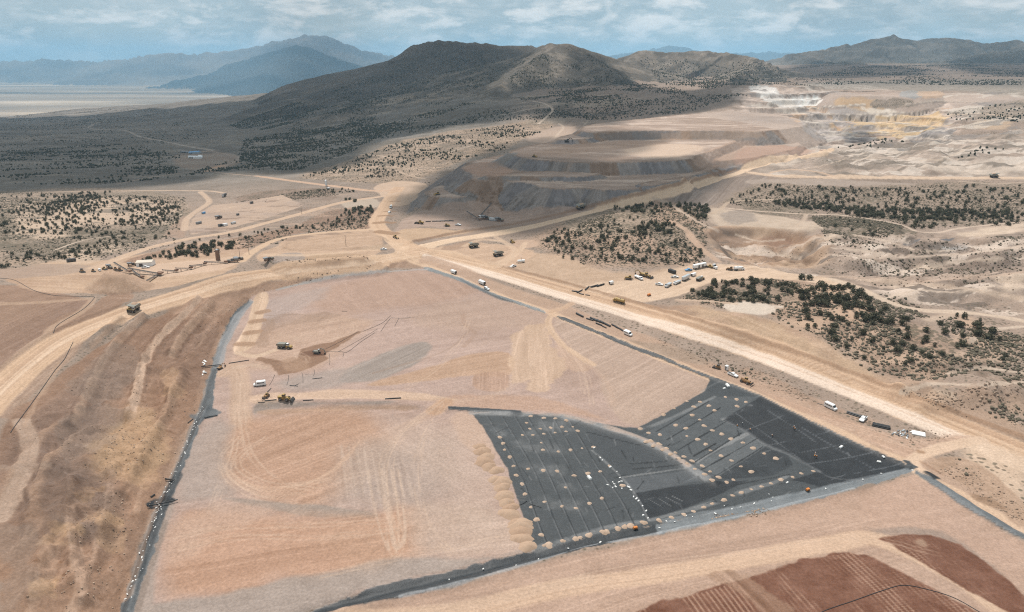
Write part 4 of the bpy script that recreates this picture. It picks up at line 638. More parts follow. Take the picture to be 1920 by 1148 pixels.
# dust, seams, wrinkles, chalk on the sheets
DU = (168,166,160)
for px, w, a in (([(885,774),(975,776),(1060,781),(1130,798),(1200,822),(1250,846),(1290,873),(1325,895)], 3.5, .65), ([(1400,814),(1350,840),(1297,871)], 1.8, .6), ([(1340,744),(1290,769),(1240,792),(1200,806)], 2.0, .45), ([(1408,760),(1380,775),(1355,787)], 1.4, .5), ([(1220,975),(1290,957),(1340,942),(1400,920),(1450,905),(1475,893)], 2.6, .45), ([(1005,1030),(1060,1012),(1100,1001),(1160,985),(1220,976)], 3, .5), ([(1355,787),(1392,805),(1438,835),(1479,852),(1536,884)], 1.8, .3), ([(1536,884),(1560,896),(1620,902)], 1.2, .4), ([(1290,877),(1230,886),(1168,895)], 1.0, .55), ([(1110,845),(1150,880),(1190,925),(1217,976)], 1.0, .5), ([(1316,735),(1330,725),(1350,715)], 1.2, .3)):
    strip(px, w, DU, w*.35, a, 14, 16, gloss=None, warp=.6, across=.5, break_=-.15)
strip([(1060,780),(1130,797),(1200,820),(1250,845),(1290,872)], 2.6, (206,176,152), .8, .7, 14, 14, warp=1, break_=.05); strip([(1240,999),(1100,1025),(1020,1048),(864,1092),(750,1118)], 1.2, (176,178,176), .5, .7, 16, 20, warp=.5, across=.4, break_=0.0); strip([(1232,1000),(1400,965),(1600,915)], 1.3, (188,192,190), .5, .6, 16, 20, across=.4, break_=0.0); strip([(1240,977),(1400,946),(1600,902),(1700,879)], 1.5, (150,156,156), .5, .6, 16, 20, across=.4)
for t in (.1, .24, .36, .48, .6, .72, .86):
    A = [(892,778),(950,877),(990,991),(1003,1025)]; B = [(1095,790),(1150,880),(1190,925),(1217,976)]
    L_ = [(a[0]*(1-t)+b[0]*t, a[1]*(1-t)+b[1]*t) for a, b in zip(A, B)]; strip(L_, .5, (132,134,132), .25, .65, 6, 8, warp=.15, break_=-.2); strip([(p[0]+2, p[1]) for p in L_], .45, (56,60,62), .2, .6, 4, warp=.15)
for k in range(9):
    t = k/9; strip([(1440-90*t+60, 742+60*t-20+30*t),(1690-110*t-160*(1-t), 866+30*t-55*(1-t))], .3, (98,102,103), .2, .0, 3) if False else None
for a, b in (((1480,775),(1400,806)), ((1555,808),(1440,835)), ((1595,828),(1480,852)), ((1640,846),(1515,870)), ((1580,820),(1530,792)), ((1500,800),(1640,880)), ((1440,770),(1560,850)), ((1380,775),(1500,860)), ((1560,896),(1690,868))): strip([a, b], .5, (116,120,122), .2, .8, 4, sm=False, warp=.3, break_=-.1)
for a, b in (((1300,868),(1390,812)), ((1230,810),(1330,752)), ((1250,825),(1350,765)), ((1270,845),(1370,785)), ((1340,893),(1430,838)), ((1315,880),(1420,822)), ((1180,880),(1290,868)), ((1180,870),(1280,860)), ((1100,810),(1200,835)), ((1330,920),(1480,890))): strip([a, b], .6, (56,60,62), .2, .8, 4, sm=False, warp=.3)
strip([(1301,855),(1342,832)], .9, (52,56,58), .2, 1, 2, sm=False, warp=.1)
for a, b in (((1235,935),(1260,950)), ((1215,935),(1240,950)), ((1248,932),(1272,945)), ((1260,930),(1280,940))): strip([a, b], .35, (150,150,144), .2, .7, 4, sm=False, warp=.1)
# fan-shaped dust below the soil mounds
for mx, my in ((992,880),(1018,883),(1044,884),(976,834),(998,843),(1020,941),(1053,950),(1080,953),(1060,914),(935,812),(1016,838),(1045,843),(1330,985) if False else (1000,815),(1015,800),(1036,800),(1056,799)):
    area([(mx-9,my-7),(mx+4,my-8),(mx+14,my+7),(mx+2,my+3),(mx-8,my+4)], (150,149,144), 3.5, .45, 3, 3, var=14, vs=2)

# wheel tracks across the pads and yards
def wtracks(px, a=.4, col=(222,190,160), gap=2.0, w=.5):
    for o in (-gap/2, gap/2):
        P = ground(smooth(px, 8)); T = np.gradient(P, axis=0); T /= np.linalg.norm(T, axis=1)[:, None]+1e-9; Q = P+np.stack([-T[:, 1], T[:, 0]], 1)*o
        _sd[0] += 11; ix = win(Q, 3); x, y = X[ix], Y[ix]; d, s, t = line_sd(x, y, Q); m = (1-sst(w*.4, w, d))*a*sst(-.5, .2, fbm(t/12, t*0, 2, _sd[0])); blend(ix, c_(*col), m)
for px in ([(450,700),(445,760),(440,840),(420,900),(400,960)], [(460,700),(455,770),(470,850),(520,900),(600,920)], [(830,750),(770,800),(735,860),(740,950),(755,1020)], [(826,752),(760,806),(722,870),(726,960),(738,1035),(752,1025),(750,940),(742,880)], [(835,756),(790,830),(780,900),(800,980),(850,1040)], [(500,760),(620,745),(760,742),(840,748)], [(440,662),(520,640),(620,620),(700,600)], [(545,640),(600,610),(650,600),(665,620),(620,640)], [(1030,600),(1010,650),(990,700),(930,740),(850,752)], [(1040,615),(1075,660),(1100,700),(1110,760)], [(1035,610),(1060,660),(1085,690),(1100,740)], [(880,600),(860,640),(820,690),(760,730)], [(560,940),(480,932),(430,900),(420,860),(450,820)], [(570,930),(490,925),(438,896),(430,862),(462,822)], [(620,900),(520,910),(455,885),(450,855),(500,820)], [(330,1010),(420,990),(600,985),(740,975)], [(335,1030),(430,1010),(600,1005),(745,995)], [(1130,560),(1220,530),(1320,510),(1420,515),(1520,530)], [(1150,565),(1240,545),(1330,520),(1400,512)], [(930,470),(980,480),(950,500),(890,500)], [(600,1080),(760,1045),(880,1020),(985,1000)], [(1000,1100),(1200,1060),(1400,1035),(1600,1005),(1760,1040)], [(1500,775),(1600,800),(1680,815),(1760,840)], [(1540,795),(1620,815),(1720,840)], [(20,760),(100,690),(180,640),(260,600)], [(100,525),(160,535),(240,552),(330,548),(420,520)], [(120,515),(110,540),(170,555),(250,560)], [(130,520),(125,535),(150,548)], [(505,640),(530,630),(590,640),(640,630)], [(560,672),(556,662),(575,668),(580,680)]):
    wtracks(px); wtracks([(p[0]+random.uniform(-6, 6), p[1]+random.uniform(-4, 4)) for p in px], .28)
for k in range(26):
    x0, y0 = random.uniform(460, 900), random.uniform(790, 1010); dx_ = random.uniform(40, 120); wtracks([(x0, y0), (x0+dx_*.5, y0-random.uniform(-4, 14)), (x0+dx_, y0-random.uniform(0, 34))], .16)
for k in range(26):
    x0, y0 = random.uniform(560, 1150), random.uniform(560, 720); dx_ = random.uniform(30, 100); wtracks([(x0, y0), (x0+dx_*.5, y0-random.uniform(-4, 8)), (x0+dx_, y0-random.uniform(-4, 20))], .16)

# benches, scraped bands and spoil on the brown cut slope
for px, w, a, co_ in (([(376,556),(350,585),(318,615),(296,640),(270,682),(262,722),(252,760),(244,800)], 2.6, .95, (222,186,154)), ([(398,562),(370,596),(340,632),(322,668)], 2.2, .8, (212,174,142)), ([(268,590),(232,628),(205,660),(188,690),(160,750),(140,790)], 2.2, .6, (204,168,138)), ([(226,598),(192,630),(168,655)], 1.2, .5, (198,162,132)), ([(132,950),(137,1000),(146,1050),(150,1100),(132,1160)], 2.4, .7, (206,170,140)), ([(206,884),(200,930),(188,990),(170,1060),(150,1130)], 1.4, .45, (200,164,134)), ([(112,1000),(98,1060),(70,1120),(40,1170)], 2, .5, (202,166,136)), ([(330,700),(318,740),(300,790)], 2.2, .45, (206,168,134)), ([(288,870),(268,905),(255,960)], 1.2, .5, (206,168,136)), ([(232,868),(222,912),(210,960)], 1, .4, (200,164,134)), ([(100,840),(84,870),(70,905)], 1.2, .4, (196,160,130)), ([(40,790),(58,835),(44,885),(22,935),(0,975)], 5.5, .8, (196,166,140)), ([(0,876),(60,874),(88,872)], 2.2, .6, (184,156,132)), ([(238,1120),(270,1020),(300,935),(336,845),(368,770),(390,690),(420,612)], 3, .5, (206,166,134)), ([(430,560),(400,600),(372,650)], 1.2, .4, (196,160,130)), ([(110,680),(92,710),(70,750),(45,800)], 1.6, .6, (200,164,132)), ([(150,640),(110,690),(80,740)], 1.6, .5, (206,170,138))):
    strip(px, w, co_, .9, a, 10, 10, warp=.9, break_=-.3)
for px, w in (([(382,566),(356,594),(326,626),(304,652),(280,694),(272,736)], 1.2), ([(404,572),(378,606),(350,642)], 1.0), ([(276,598),(242,636),(214,668),(196,700)], 1.0), ([(140,960),(146,1010),(154,1060)], 1.0)): strip(px, w, (132,104,84), .8, .5, 8, 8, warp=.8, break_=-.1)
for px in ([(196,826),(250,780),(292,786),(312,830),(296,880),(250,900),(214,880)], [(240,880),(276,868),(290,900),(262,920)], [(90,986),(148,980),(150,1000),(96,1004)], [(182,962),(222,966),(226,984),(188,986)], [(92,1012),(148,1008),(152,1024),(104,1030)], [(56,1092),(104,1088),(102,1106),(62,1104)], [(196,1010),(226,1000),(222,1030),(200,1034)], [(150,930),(180,920),(176,945)], [(308,706),(330,690),(340,720),(318,736)]): area(px, (204,164,124), 1.2, .5, 6, 7, var=14, vs=3)
for px in ([(100,950),(150,946),(156,964),(110,970)], [(104,1032),(150,1028),(150,1050),(108,1056)], [(228,700),(252,700),(250,716),(230,716)], [(40,960),(90,940),(80,1000),(40,1020)], [(190,986),(220,990),(214,1004),(194,1002)], [(60,920),(110,900),(160,905),(150,935),(90,945)]): area(px, (136,106,84), 1.5, .4, 5, 7, var=10, vs=4)
for px in ([(110,790),(180,760),(235,770),(200,830),(120,860)], [(0,1000),(60,990),(80,1080),(20,1148),(0,1148)], [(150,700),(230,650),(262,660),(220,740),(150,760)]): area(px, (156,138,122), 3, .35, 8, 14, var=7, vs=5)

# wrinkles and scuffs over the plastic
for k in range(150):
    t = random.random(); x0 = random.uniform(930, 1640); y0 = random.uniform(790, 960)
    ang = random.choice((random.gauss(1.25, .25), random.gauss(-.5, .2))); l = random.uniform(6, 26); q = (x0+l*math.cos(ang), y0+l*math.sin(ang)*.8)
    P = ground([(x0, y0), q]); ok = np.isin(CL[np.clip(np.searchsorted(rad, np.hypot(P[:, 0], P[:, 1])), 0, NR-1), np.clip(np.searchsorted(az, np.arctan2(P[:, 0], P[:, 1])), 0, NA-1)], (20, 21, 28, 29)).all()
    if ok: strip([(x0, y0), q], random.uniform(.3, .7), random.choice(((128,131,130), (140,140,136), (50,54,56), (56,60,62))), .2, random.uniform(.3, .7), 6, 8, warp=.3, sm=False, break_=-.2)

for px in ([(1600,440),(1660,452),(1720,470),(1790,470)], [(1560,465),(1610,470),(1680,478)], [(1680,512),(1740,500),(1800,490),(1880,486)], [(1600,300),(1660,296),(1740,300),(1830,296)], [(1500,318),(1560,306),(1600,292)], [(1660,560),(1720,545),(1790,548),(1860,536)], [(1820,640),(1860,620),(1920,612)], [(1780,700),(1840,690),(1920,700)], [(1690,735),(1750,720),(1830,722),(1920,716)], [(1380,440),(1420,452),(1470,450)], [(1400,480),(1440,474),(1500,484)], [(1760,300),(1800,285),(1830,270)], [(100,470),(160,450),(240,440)], [(230,420),(300,418),(340,402)], [(600,300),(680,290),(760,300)], [(800,300),(860,280),(930,262)]): strip(px, 2.6, (226,202,174), .8, .75, 6, 6, warp=.8, break_=-.4)
# ------------------------------------------------------------------ build the ground: one sheet, cut where the surface changes owner
KILL = np.array([1.52, 1.55, 1.56], np.float32)
C += (fbm(X/4, Y/4, 3, 501)*5)[..., None]*(1-np.minimum(1, GLOSS))[..., None]
lu = C.mean(-1, keepdims=True); C = (lu+(C-lu)*.86)*c_(1, 1.0, 1.02); s_ = np.clip(C/255, 0, 1); ALB = np.where(s_ < .04045, s_/12.92, ((s_+.055)/1.055)**2.4)/KILL
lm = (GLOSS > .5)[..., None]*(1-sst(95, 150, C.mean(-1)))[..., None]; ALB *= (1-.34*lm-.30*(GLOSS > .5)[..., None]*(1-sst(70, 88, C.mean(-1)))[..., None]); ALB = np.clip(ALB, .010, .85).astype(np.float32)
def mat(name): m = bpy.data.materials.new(name); m.use_nodes = True; return m, m.node_tree.nodes, m.node_tree.links, m.node_tree.nodes['Principled BSDF']
def add(Nd, kind, **kw):
    n = Nd.new(kind)
    for k, v in kw.items():
        if isinstance(v, (int, float, tuple)) and k in n.inputs: n.inputs[k].default_value = v
        else: setattr(n, k, v)
    return n
def earth(name, rough=0.95, bump=0.6, lining=False):
    m, Nd, Lk, b = mat(name); b.inputs['Roughness'].default_value = rough; b.inputs['Specular IOR Level'].default_value = 0.12 if not lining else 0.3
    at = add(Nd, 'ShaderNodeAttribute', attribute_name='Col'); tc = add(Nd, 'ShaderNodeTexCoord')
    n1 = add(Nd, 'ShaderNodeTexNoise', Scale=1.1, Detail=8.0, Roughness=0.7); Lk.new(tc.outputs['Object'], n1.inputs['Vector'])
    mr = add(Nd, 'ShaderNodeMapRange'); mr.inputs[1].default_value = .25; mr.inputs[2].default_value = .75; mr.inputs[3].default_value = .70; mr.inputs[4].default_value = 1.30; Lk.new(n1.outputs[0], mr.inputs[0])
    mx = add(Nd, 'ShaderNodeMix', data_type='RGBA', blend_type='MULTIPLY'); mx.inputs[0].default_value = 1; Lk.new(at.outputs['Color'], mx.inputs[6]); Lk.new(mr.outputs[0], mx.inputs[7]); col = mx.outputs[2]
    if not lining:   # sage and bunch-grass tufts
        av = add(Nd, 'ShaderNodeAttribute', attribute_name='veg'); vo = add(Nd, 'ShaderNodeTexVoronoi', Scale=0.42); Lk.new(tc.outputs['Object'], vo.inputs['Vector'])
        vo.inputs['Randomness'].default_value = 1
        n3 = add(Nd, 'ShaderNodeTexNoise', Scale=0.05, Detail=3.0); Lk.new(tc.outputs['Object'], n3.inputs['Vector'])
        th = add(Nd, 'ShaderNodeMath', operation='MULTIPLY'); Lk.new(av.outputs['Fac'], th.inputs[0]); Lk.new(n3.outputs[0], th.inputs[1])
        th2 = add(Nd, 'ShaderNodeMath', operation='MULTIPLY'); Lk.new(th.outputs[0], th2.inputs[0]); th2.inputs[1].default_value = 1.3
        df = add(Nd, 'ShaderNodeMath', operation='SUBTRACT'); Lk.new(th2.outputs[0], df.inputs[0]); Lk.new(vo.outputs['Distance'], df.inputs[1])
        r2 = add(Nd, 'ShaderNodeMapRange'); r2.inputs[1].default_value = -.05; r2.inputs[2].default_value = .12; r2.inputs[3].default_value = 0; r2.inputs[4].default_value = .8; Lk.new(df.outputs[0], r2.inputs[0])
        m2 = add(Nd, 'ShaderNodeMix', data_type='RGBA'); Lk.new(r2.outputs[0], m2.inputs[0]); Lk.new(col, m2.inputs[6])
        hue = add(Nd, 'ShaderNodeMix', data_type='RGBA'); sp_ = add(Nd, 'ShaderNodeSeparateColor'); Lk.new(vo.outputs['Color'], sp_.inputs[0]); Lk.new(sp_.outputs[0], hue.inputs[0]); hue.inputs[6].default_value = (.105, .095, .066, 1); hue.inputs[7].default_value = (.135, .098, .07, 1)
        Lk.new(hue.outputs[2], m2.inputs[7]); col = m2.outputs[2]
    Lk.new(col, b.inputs['Base Color'])
    bp = add(Nd, 'ShaderNodeBump', Strength=bump, Distance=0.6 if not lining else 0.25)
    nb = add(Nd, 'ShaderNodeTexNoise', Scale=0.35 if not lining else 0.8, Detail=8.0, Roughness=0.7); Lk.new(tc.outputs['Object'], nb.inputs['Vector']); Lk.new(nb.outputs[0], bp.inputs['Height']); Lk.new(bp.outputs[0], b.inputs['Normal'])
    return m
EARTH = earth('earth'); LINER = earth('liner plastic', 0.5, 0.7, True); DIRT = earth('graded dirt', 0.95, 0.35)
far_ = RR > 0
CL[(CL == 0) & (RR > 5600) & (HILLID == 0) & (AZ < 0.15)] = 8
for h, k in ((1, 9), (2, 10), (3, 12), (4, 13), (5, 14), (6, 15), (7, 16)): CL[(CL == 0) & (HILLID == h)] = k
CL[(CL == 0) & (poly_sd(X, Y, PITP) > 0)] = 17
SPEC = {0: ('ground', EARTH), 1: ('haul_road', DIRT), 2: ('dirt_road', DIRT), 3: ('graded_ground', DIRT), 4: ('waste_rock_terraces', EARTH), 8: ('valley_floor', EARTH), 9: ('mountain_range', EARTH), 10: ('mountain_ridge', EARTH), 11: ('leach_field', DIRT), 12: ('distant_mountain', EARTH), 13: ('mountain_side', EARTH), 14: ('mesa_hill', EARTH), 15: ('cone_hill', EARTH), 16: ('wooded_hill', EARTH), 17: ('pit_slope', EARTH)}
THING = {20: ('geomembrane_liner', 'large dusty grey plastic liner dotted with soil mounds', 'liner'), 21: ('geomembrane_liner', 'new dark black liner with workers walking on it', 'liner'), 28: ('geomembrane_liner', 'small charcoal liner panel beside the new black liner', 'liner'), 29: ('geomembrane_liner', 'black unfaded liner panel with chalk lines near the front edge', 'liner'),
         22: ('channel_liner', 'long grey plastic lining of the ditch below the brown slope', 'liner'), 23: ('edge_liner', 'wrinkled liner strip anchored along the front edge of the pad', 'liner'), 24: ('edge_liner', 'narrow grey liner strip beside the dirt track, at right of the pad corner', 'liner'), 25: ('edge_liner', 'thin dark liner strip along the track behind the upper pad', 'liner'), 26: ('edge_liner', 'pale grey liner strip along the far corner of the pad', 'liner'), 27: ('edge_liner', 'short dark liner flap at the upper left corner of the grey liner', 'liner'), 30: ('gravel_stockpile', 'tan flat topped gravel stockpile below the crusher conveyors', 'stockpile')}
idx = np.arange(NR*NA, dtype=np.int32).reshape(NR, NA)
F = np.stack([idx[:-1, :-1], idx[:-1, 1:], idx[1:, 1:], idx[1:, :-1]], -1).reshape(-1, 4); FC = CL[:-1, :-1].ravel()
co = np.stack([X.ravel(), Y.ravel(), Z.ravel()], 1).astype(np.float32); AC = np.concatenate([ALB.reshape(-1, 3), np.ones((NR*NA, 1), np.float32)], 1); VG = VEG.ravel()
gy, gx = np.empty(0), np.empty(0)
# shared smooth normals so that the cuts do not show
e1 = np.zeros((NR, NA, 3), np.float32); e2 = np.zeros((NR, NA, 3), np.float32); c3 = co.reshape(NR, NA, 3)
e1[1:-1] = c3[2:]-c3[:-2]; e1[0] = c3[1]-c3[0]; e1[-1] = c3[-1]-c3[-2]; e2[:, 1:-1] = c3[:, 2:]-c3[:, :-2]; e2[:, 0] = c3[:, 1]-c3[:, 0]; e2[:, -1] = c3[:, -1]-c3[:, -2]
NRM = np.cross(e2, e1); NRM /= np.maximum(np.linalg.norm(NRM, axis=-1, keepdims=True), 1e-9); NRM = NRM.reshape(-1, 3)
del e1, e2
def sub_mesh(name, c, m):
    f = F[FC == c]
    if len(f) == 0: return None
    use = np.zeros(len(co), bool); use[f.ravel()] = True; new = np.cumsum(use, dtype=np.int32)-1
    me = bpy.data.meshes.new(name); nv = int(use.sum()); me.vertices.add(nv); me.vertices.foreach_set('co', co[use].ravel())
    fl = new[f].ravel(); me.loops.add(len(fl)); me.loops.foreach_set('vertex_index', fl); me.polygons.add(len(f)); me.polygons.foreach_set('loop_start', np.arange(0, len(fl), 4, dtype=np.int32))
    me.update(calc_edges=True); me.polygons.foreach_set('use_smooth', np.ones(len(f), bool))
    a = me.attributes.new('Col', 'FLOAT_COLOR', 'POINT'); a.data.foreach_set('color', AC[use].ravel())
    v = me.attributes.new('veg', 'FLOAT', 'POINT'); v.data.foreach_set('value', VG[use])
    me.normals_split_custom_set_from_vertices(NRM[use])
    me.materials.append(m); o = bpy.data.objects.new(name, me); sc.collection.objects.link(o); return o
for c in np.unique(FC):
    c = int(c)
    if c in SPEC:
        o = sub_mesh(SPEC[c][0], c, SPEC[c][1])
        if o: o['kind'] = 'structure'
    else:
        nm, lb, cat = THING[c]; o = sub_mesh(nm, c, LINER if c != 30 else DIRT)
        if o: o['label'] = lb; o['category'] = cat
# ------------------------------------------------------------------ clouds overhead (their shadows lie on the fan, the mesa and the dump)
CLOUDM, Nd, Lk, b = mat('cloud'); Nd.remove(b); out = Nd['Material Output']
at = add(Nd, 'ShaderNodeAttribute', attribute_name='dens'); tcn = add(Nd, 'ShaderNodeTexCoord'); nz = add(Nd, 'ShaderNodeTexNoise', Scale=0.006, Detail=5.0, Roughness=0.6); Lk.new(tcn.outputs['Object'], nz.inputs['Vector'])
ma = add(Nd, 'ShaderNodeMath', operation='MULTIPLY_ADD'); Lk.new(nz.outputs[0], ma.inputs[0]); ma.inputs[1].default_value = .5; Lk.new(at.outputs['Fac'], ma.inputs[2])
mr = add(Nd, 'ShaderNodeMapRange'); mr.inputs[1].default_value = .28; mr.inputs[2].default_value = .85; Lk.new(ma.outputs[0], mr.inputs[0])
am = add(Nd, 'ShaderNodeAttribute', attribute_name='opac'); mm = add(Nd, 'ShaderNodeMath', operation='MULTIPLY'); Lk.new(mr.outputs[0], mm.inputs[0]); Lk.new(am.outputs['Fac'], mm.inputs[1])
tr = add(Nd, 'ShaderNodeBsdfTransparent'); df = add(Nd, 'ShaderNodeBsdfDiffuse'); df.inputs[0].default_value = (.9, .9, .9, 1); ms = add(Nd, 'ShaderNodeMixShader')
Lk.new(mm.outputs[0], ms.inputs[0]); Lk.new(tr.outputs[0], ms.inputs[1]); tl = add(Nd, 'ShaderNodeBsdfTranslucent'); tl.inputs[0].default_value = (.92, .94, .97, 1); m0 = add(Nd, 'ShaderNodeMixShader'); m0.inputs[0].default_value = .45; Lk.new(df.outputs[0], m0.inputs[1]); Lk.new(tl.outputs[0], m0.inputs[2]); Lk.new(m0.outputs[0], ms.inputs[2]); Lk.new(ms.outputs[0], out.inputs['Surface'])
def cloud(px, feather, opac=0.8, alt=2300, cell=45, seed=0, warp=0.5):
    g = ground(smooth(px, 3, True)); z = height(g[:, 0], g[:, 1]); S = np.array(SUN)
    P = g+S[:2]/S[2]*(alt-z)[:, None]; lo = P.min(0)-feather*1.5; hi = P.max(0)+feather*1.5
    nx = int(min(260, (hi[0]-lo[0])/cell))+2; ny = int(min(260, (hi[1]-lo[1])/cell))+2
    gx, gy = np.meshgrid(np.linspace(lo[0], hi[0], nx), np.linspace(lo[1], hi[1], ny), indexing='ij')
    d = poly_sd(gx, gy, P)+fbm(gx/(feather*2.5), gy/(feather*2.5), 5, seed)*feather*warp*2
    dens = sst(-feather, feather, d); k = np.arange(nx*ny).reshape(nx, ny); f = np.stack([k[:-1, :-1], k[1:, :-1], k[1:, 1:], k[:-1, 1:]], -1).reshape(-1, 4)
    keep = (dens.ravel()[f] > 0.001).any(1); f = f[keep]
    th = dens*np.clip(feather*1.2, 60, 260)*(1+0.5*fbm(gx/300, gy/300, 4, seed+1))
    top = np.stack([gx, gy, alt+th], -1).reshape(-1, 3); bot = np.stack([gx, gy, alt-6-th*0.1], -1).reshape(-1, 3)
    v = np.vstack([top, bot]); ff = np.vstack([f, f[:, ::-1]+nx*ny])
    me = bpy.data.meshes.new('cloud'); me.from_pydata(v.tolist(), [], ff.tolist()); a = me.attributes.new('dens', 'FLOAT', 'POINT'); a.data.foreach_set('value', np.tile(dens.ravel(), 2).astype(np.float32))
    a = me.attributes.new('opac', 'FLOAT', 'POINT'); a.data.foreach_set('value', np.full(len(v), 1-math.sqrt(1-opac), np.float32))
    me.polygons.foreach_set('use_smooth', np.ones(len(me.polygons), bool)); me.materials.append(CLOUDM)
    o = bpy.data.objects.new('cloud', me); sc.collection.objects.link(o); o['kind'] = 'stuff'
cloud([(-500,228),(0,222),(300,205),(560,176),(650,155),(735,118),(805,84),(900,90),(990,94),(960,120),(930,150),(900,165),(960,168),(1010,160),(1060,155),(1075,118),(1075,98),(1110,104),(1160,132),(1200,160),(1250,172),(1330,165),(1390,148),(1415,155),(1400,170),(1370,190),(1310,207),(1200,221),(1110,232),(1060,226),(1010,213),(950,220),(860,236),(800,246),(750,256),(690,270),(662,285),(668,302),(630,316),(560,326),(480,326),(420,318),(330,338),(250,346),(100,352),(-500,358)], 40, .97, seed=601, warp=.6)
cloud([(745,392),(800,350),(866,312),(940,299),(1000,296),(1150,301),(1290,298),(1340,315),(1330,348),(1240,378),(1120,402),(1010,430),(950,428),(870,414),(800,403)], 22, .97, seed=611, warp=.5, cell=14)
cloud([(870,308),(930,280),(1010,262),(1100,252),(1230,256),(1190,280),(1130,296),(1000,304)], 28, .75, seed=615, cell=14); cloud([(1080,235),(1150,240),(1260,248),(1400,246),(1300,258),(1100,262)], 22, .4, seed=616, cell=14)
cloud([(1490,126),(1560,118),(1640,122),(1730,133),(1680,142),(1560,146),(1500,140)], 90, .97, seed=621, cell=60); cloud([(1790,125),(1850,104),(2000,98),(2000,138),(1880,142),(1820,134)], 90, .97, seed=631, cell=60)
cloud([(1470,112),(1560,95),(1680,75),(1800,82),(1990,85),(1990,165),(1800,155),(1560,160),(1480,150)], 200, .4, seed=641, cell=70)
cloud([(1588,250),(1625,246),(1640,262),(1595,268)], 18, .7, seed=651, cell=14)
cloud([(-400,140),(0,137),(200,132),(420,128),(560,100),(640,112),(700,135),(640,152),(300,156),(0,157),(-400,157)], 700, .9, 3600, 200, seed=661)
# ------------------------------------------------------------------ haze: one box of even air round everything but the clouds
def box_mesh(name, lo, hi):
    v = [(x, y, z) for x in (lo[0], hi[0]) for y in (lo[1], hi[1]) for z in (lo[2], hi[2])]
    f = [(0,1,3,2),(4,6,7,5),(0,4,5,1),(2,3,7,6),(0,2,6,4),(1,5,7,3)]
    me = bpy.data.meshes.new(name); me.from_pydata(v, [], f); o = bpy.data.objects.new(name, me); sc.collection.objects.link(o); return o
hz = box_mesh('haze', (-46500, -400, float(Z.min())-1.0), (46500, 46500, float(Z.max())+40)); hz['kind'] = 'stuff'
HAZE, Nd, Lk, b = mat('haze'); Nd.remove(b); pv = add(Nd, 'ShaderNodeVolumePrincipled'); pv.inputs['Color'].default_value = (.40, .72, 1.0, 1); pv.inputs['Density'].default_value = 4.3e-5; pv.inputs['Anisotropy'].default_value = 0.0
Lk.new(pv.outputs[0], Nd['Material Output'].inputs['Volume']); hz.data.materials.append(HAZE); HAZE.cycles.homogeneous_volume = True
# ------------------------------------------------------------------ trees
def leafmat(name, base, var):
    m, Nd, Lk, b = mat(name); b.inputs['Roughness'].default_value = .9; b.inputs['Specular IOR Level'].default_value = .1
    at = add(Nd, 'ShaderNodeAttribute', attribute_name='tone'); oi = add(Nd, 'ShaderNodeObjectInfo'); ad = add(Nd, 'ShaderNodeMath', operation='ADD'); Lk.new(at.outputs['Fac'], ad.inputs[0])
    sc2 = add(Nd, 'ShaderNodeMath', operation='MULTIPLY'); Lk.new(oi.outputs['Random'], sc2.inputs[0]); sc2.inputs[1].default_value = .5; Lk.new(sc2.outputs[0], ad.inputs[1])
    mx = add(Nd, 'ShaderNodeMix', data_type='RGBA'); mx.inputs[6].default_value = (*base, 1); mx.inputs[7].default_value = (*var, 1); Lk.new(ad.outputs[0], mx.inputs[0]); Lk.new(mx.outputs[2], b.inputs['Base Color']); return m
LEAF = leafmat('juniper foliage', (.052, .052, .034), (.105, .098, .064))
BARK, Nd, Lk, b = mat('bark'); b.inputs['Roughness'].default_value = .95
nz = add(Nd, 'ShaderNodeTexNoise', Scale=6.0, Detail=4.0); cr = add(Nd, 'ShaderNodeMix', data_type='RGBA'); cr.inputs[6].default_value = (.10, .075, .055, 1); cr.inputs[7].default_value = (.2, .16, .12, 1); Lk.new(nz.outputs[0], cr.inputs[0]); Lk.new(cr.outputs[2], b.inputs['Base Color'])
def raw_mesh(name, v, f, m, tone=None, smooth_=False):
    me = bpy.data.meshes.new(name); v = np.asarray(v, np.float32); f = np.asarray(f, np.int32); k = f.shape[1]
    me.vertices.add(len(v)); me.vertices.foreach_set('co', v.ravel()); me.loops.add(f.size); me.loops.foreach_set('vertex_index', f.ravel()); me.polygons.add(len(f)); me.polygons.foreach_set('loop_start', np.arange(0, f.size, k, dtype=np.int32)); me.update(calc_edges=True)
    if tone is not None: a = me.attributes.new('tone', 'FLOAT', 'POINT'); a.data.foreach_set('value', np.asarray(tone, np.float32))
    if smooth_: me.polygons.foreach_set('use_smooth', np.ones(len(f), bool))
    me.materials.append(m); return me
def ico(sub):
    import bmesh
    bm = bmesh.new(); bmesh.ops.create_icosphere(bm, subdivisions=sub, radius=1); v = np.array([x.co[:] for x in bm.verts]); f = np.array([[q.index for q in p.verts] for p in bm.faces]); bm.free(); return v, f
I0 = ico(1); I1 = ico(2)
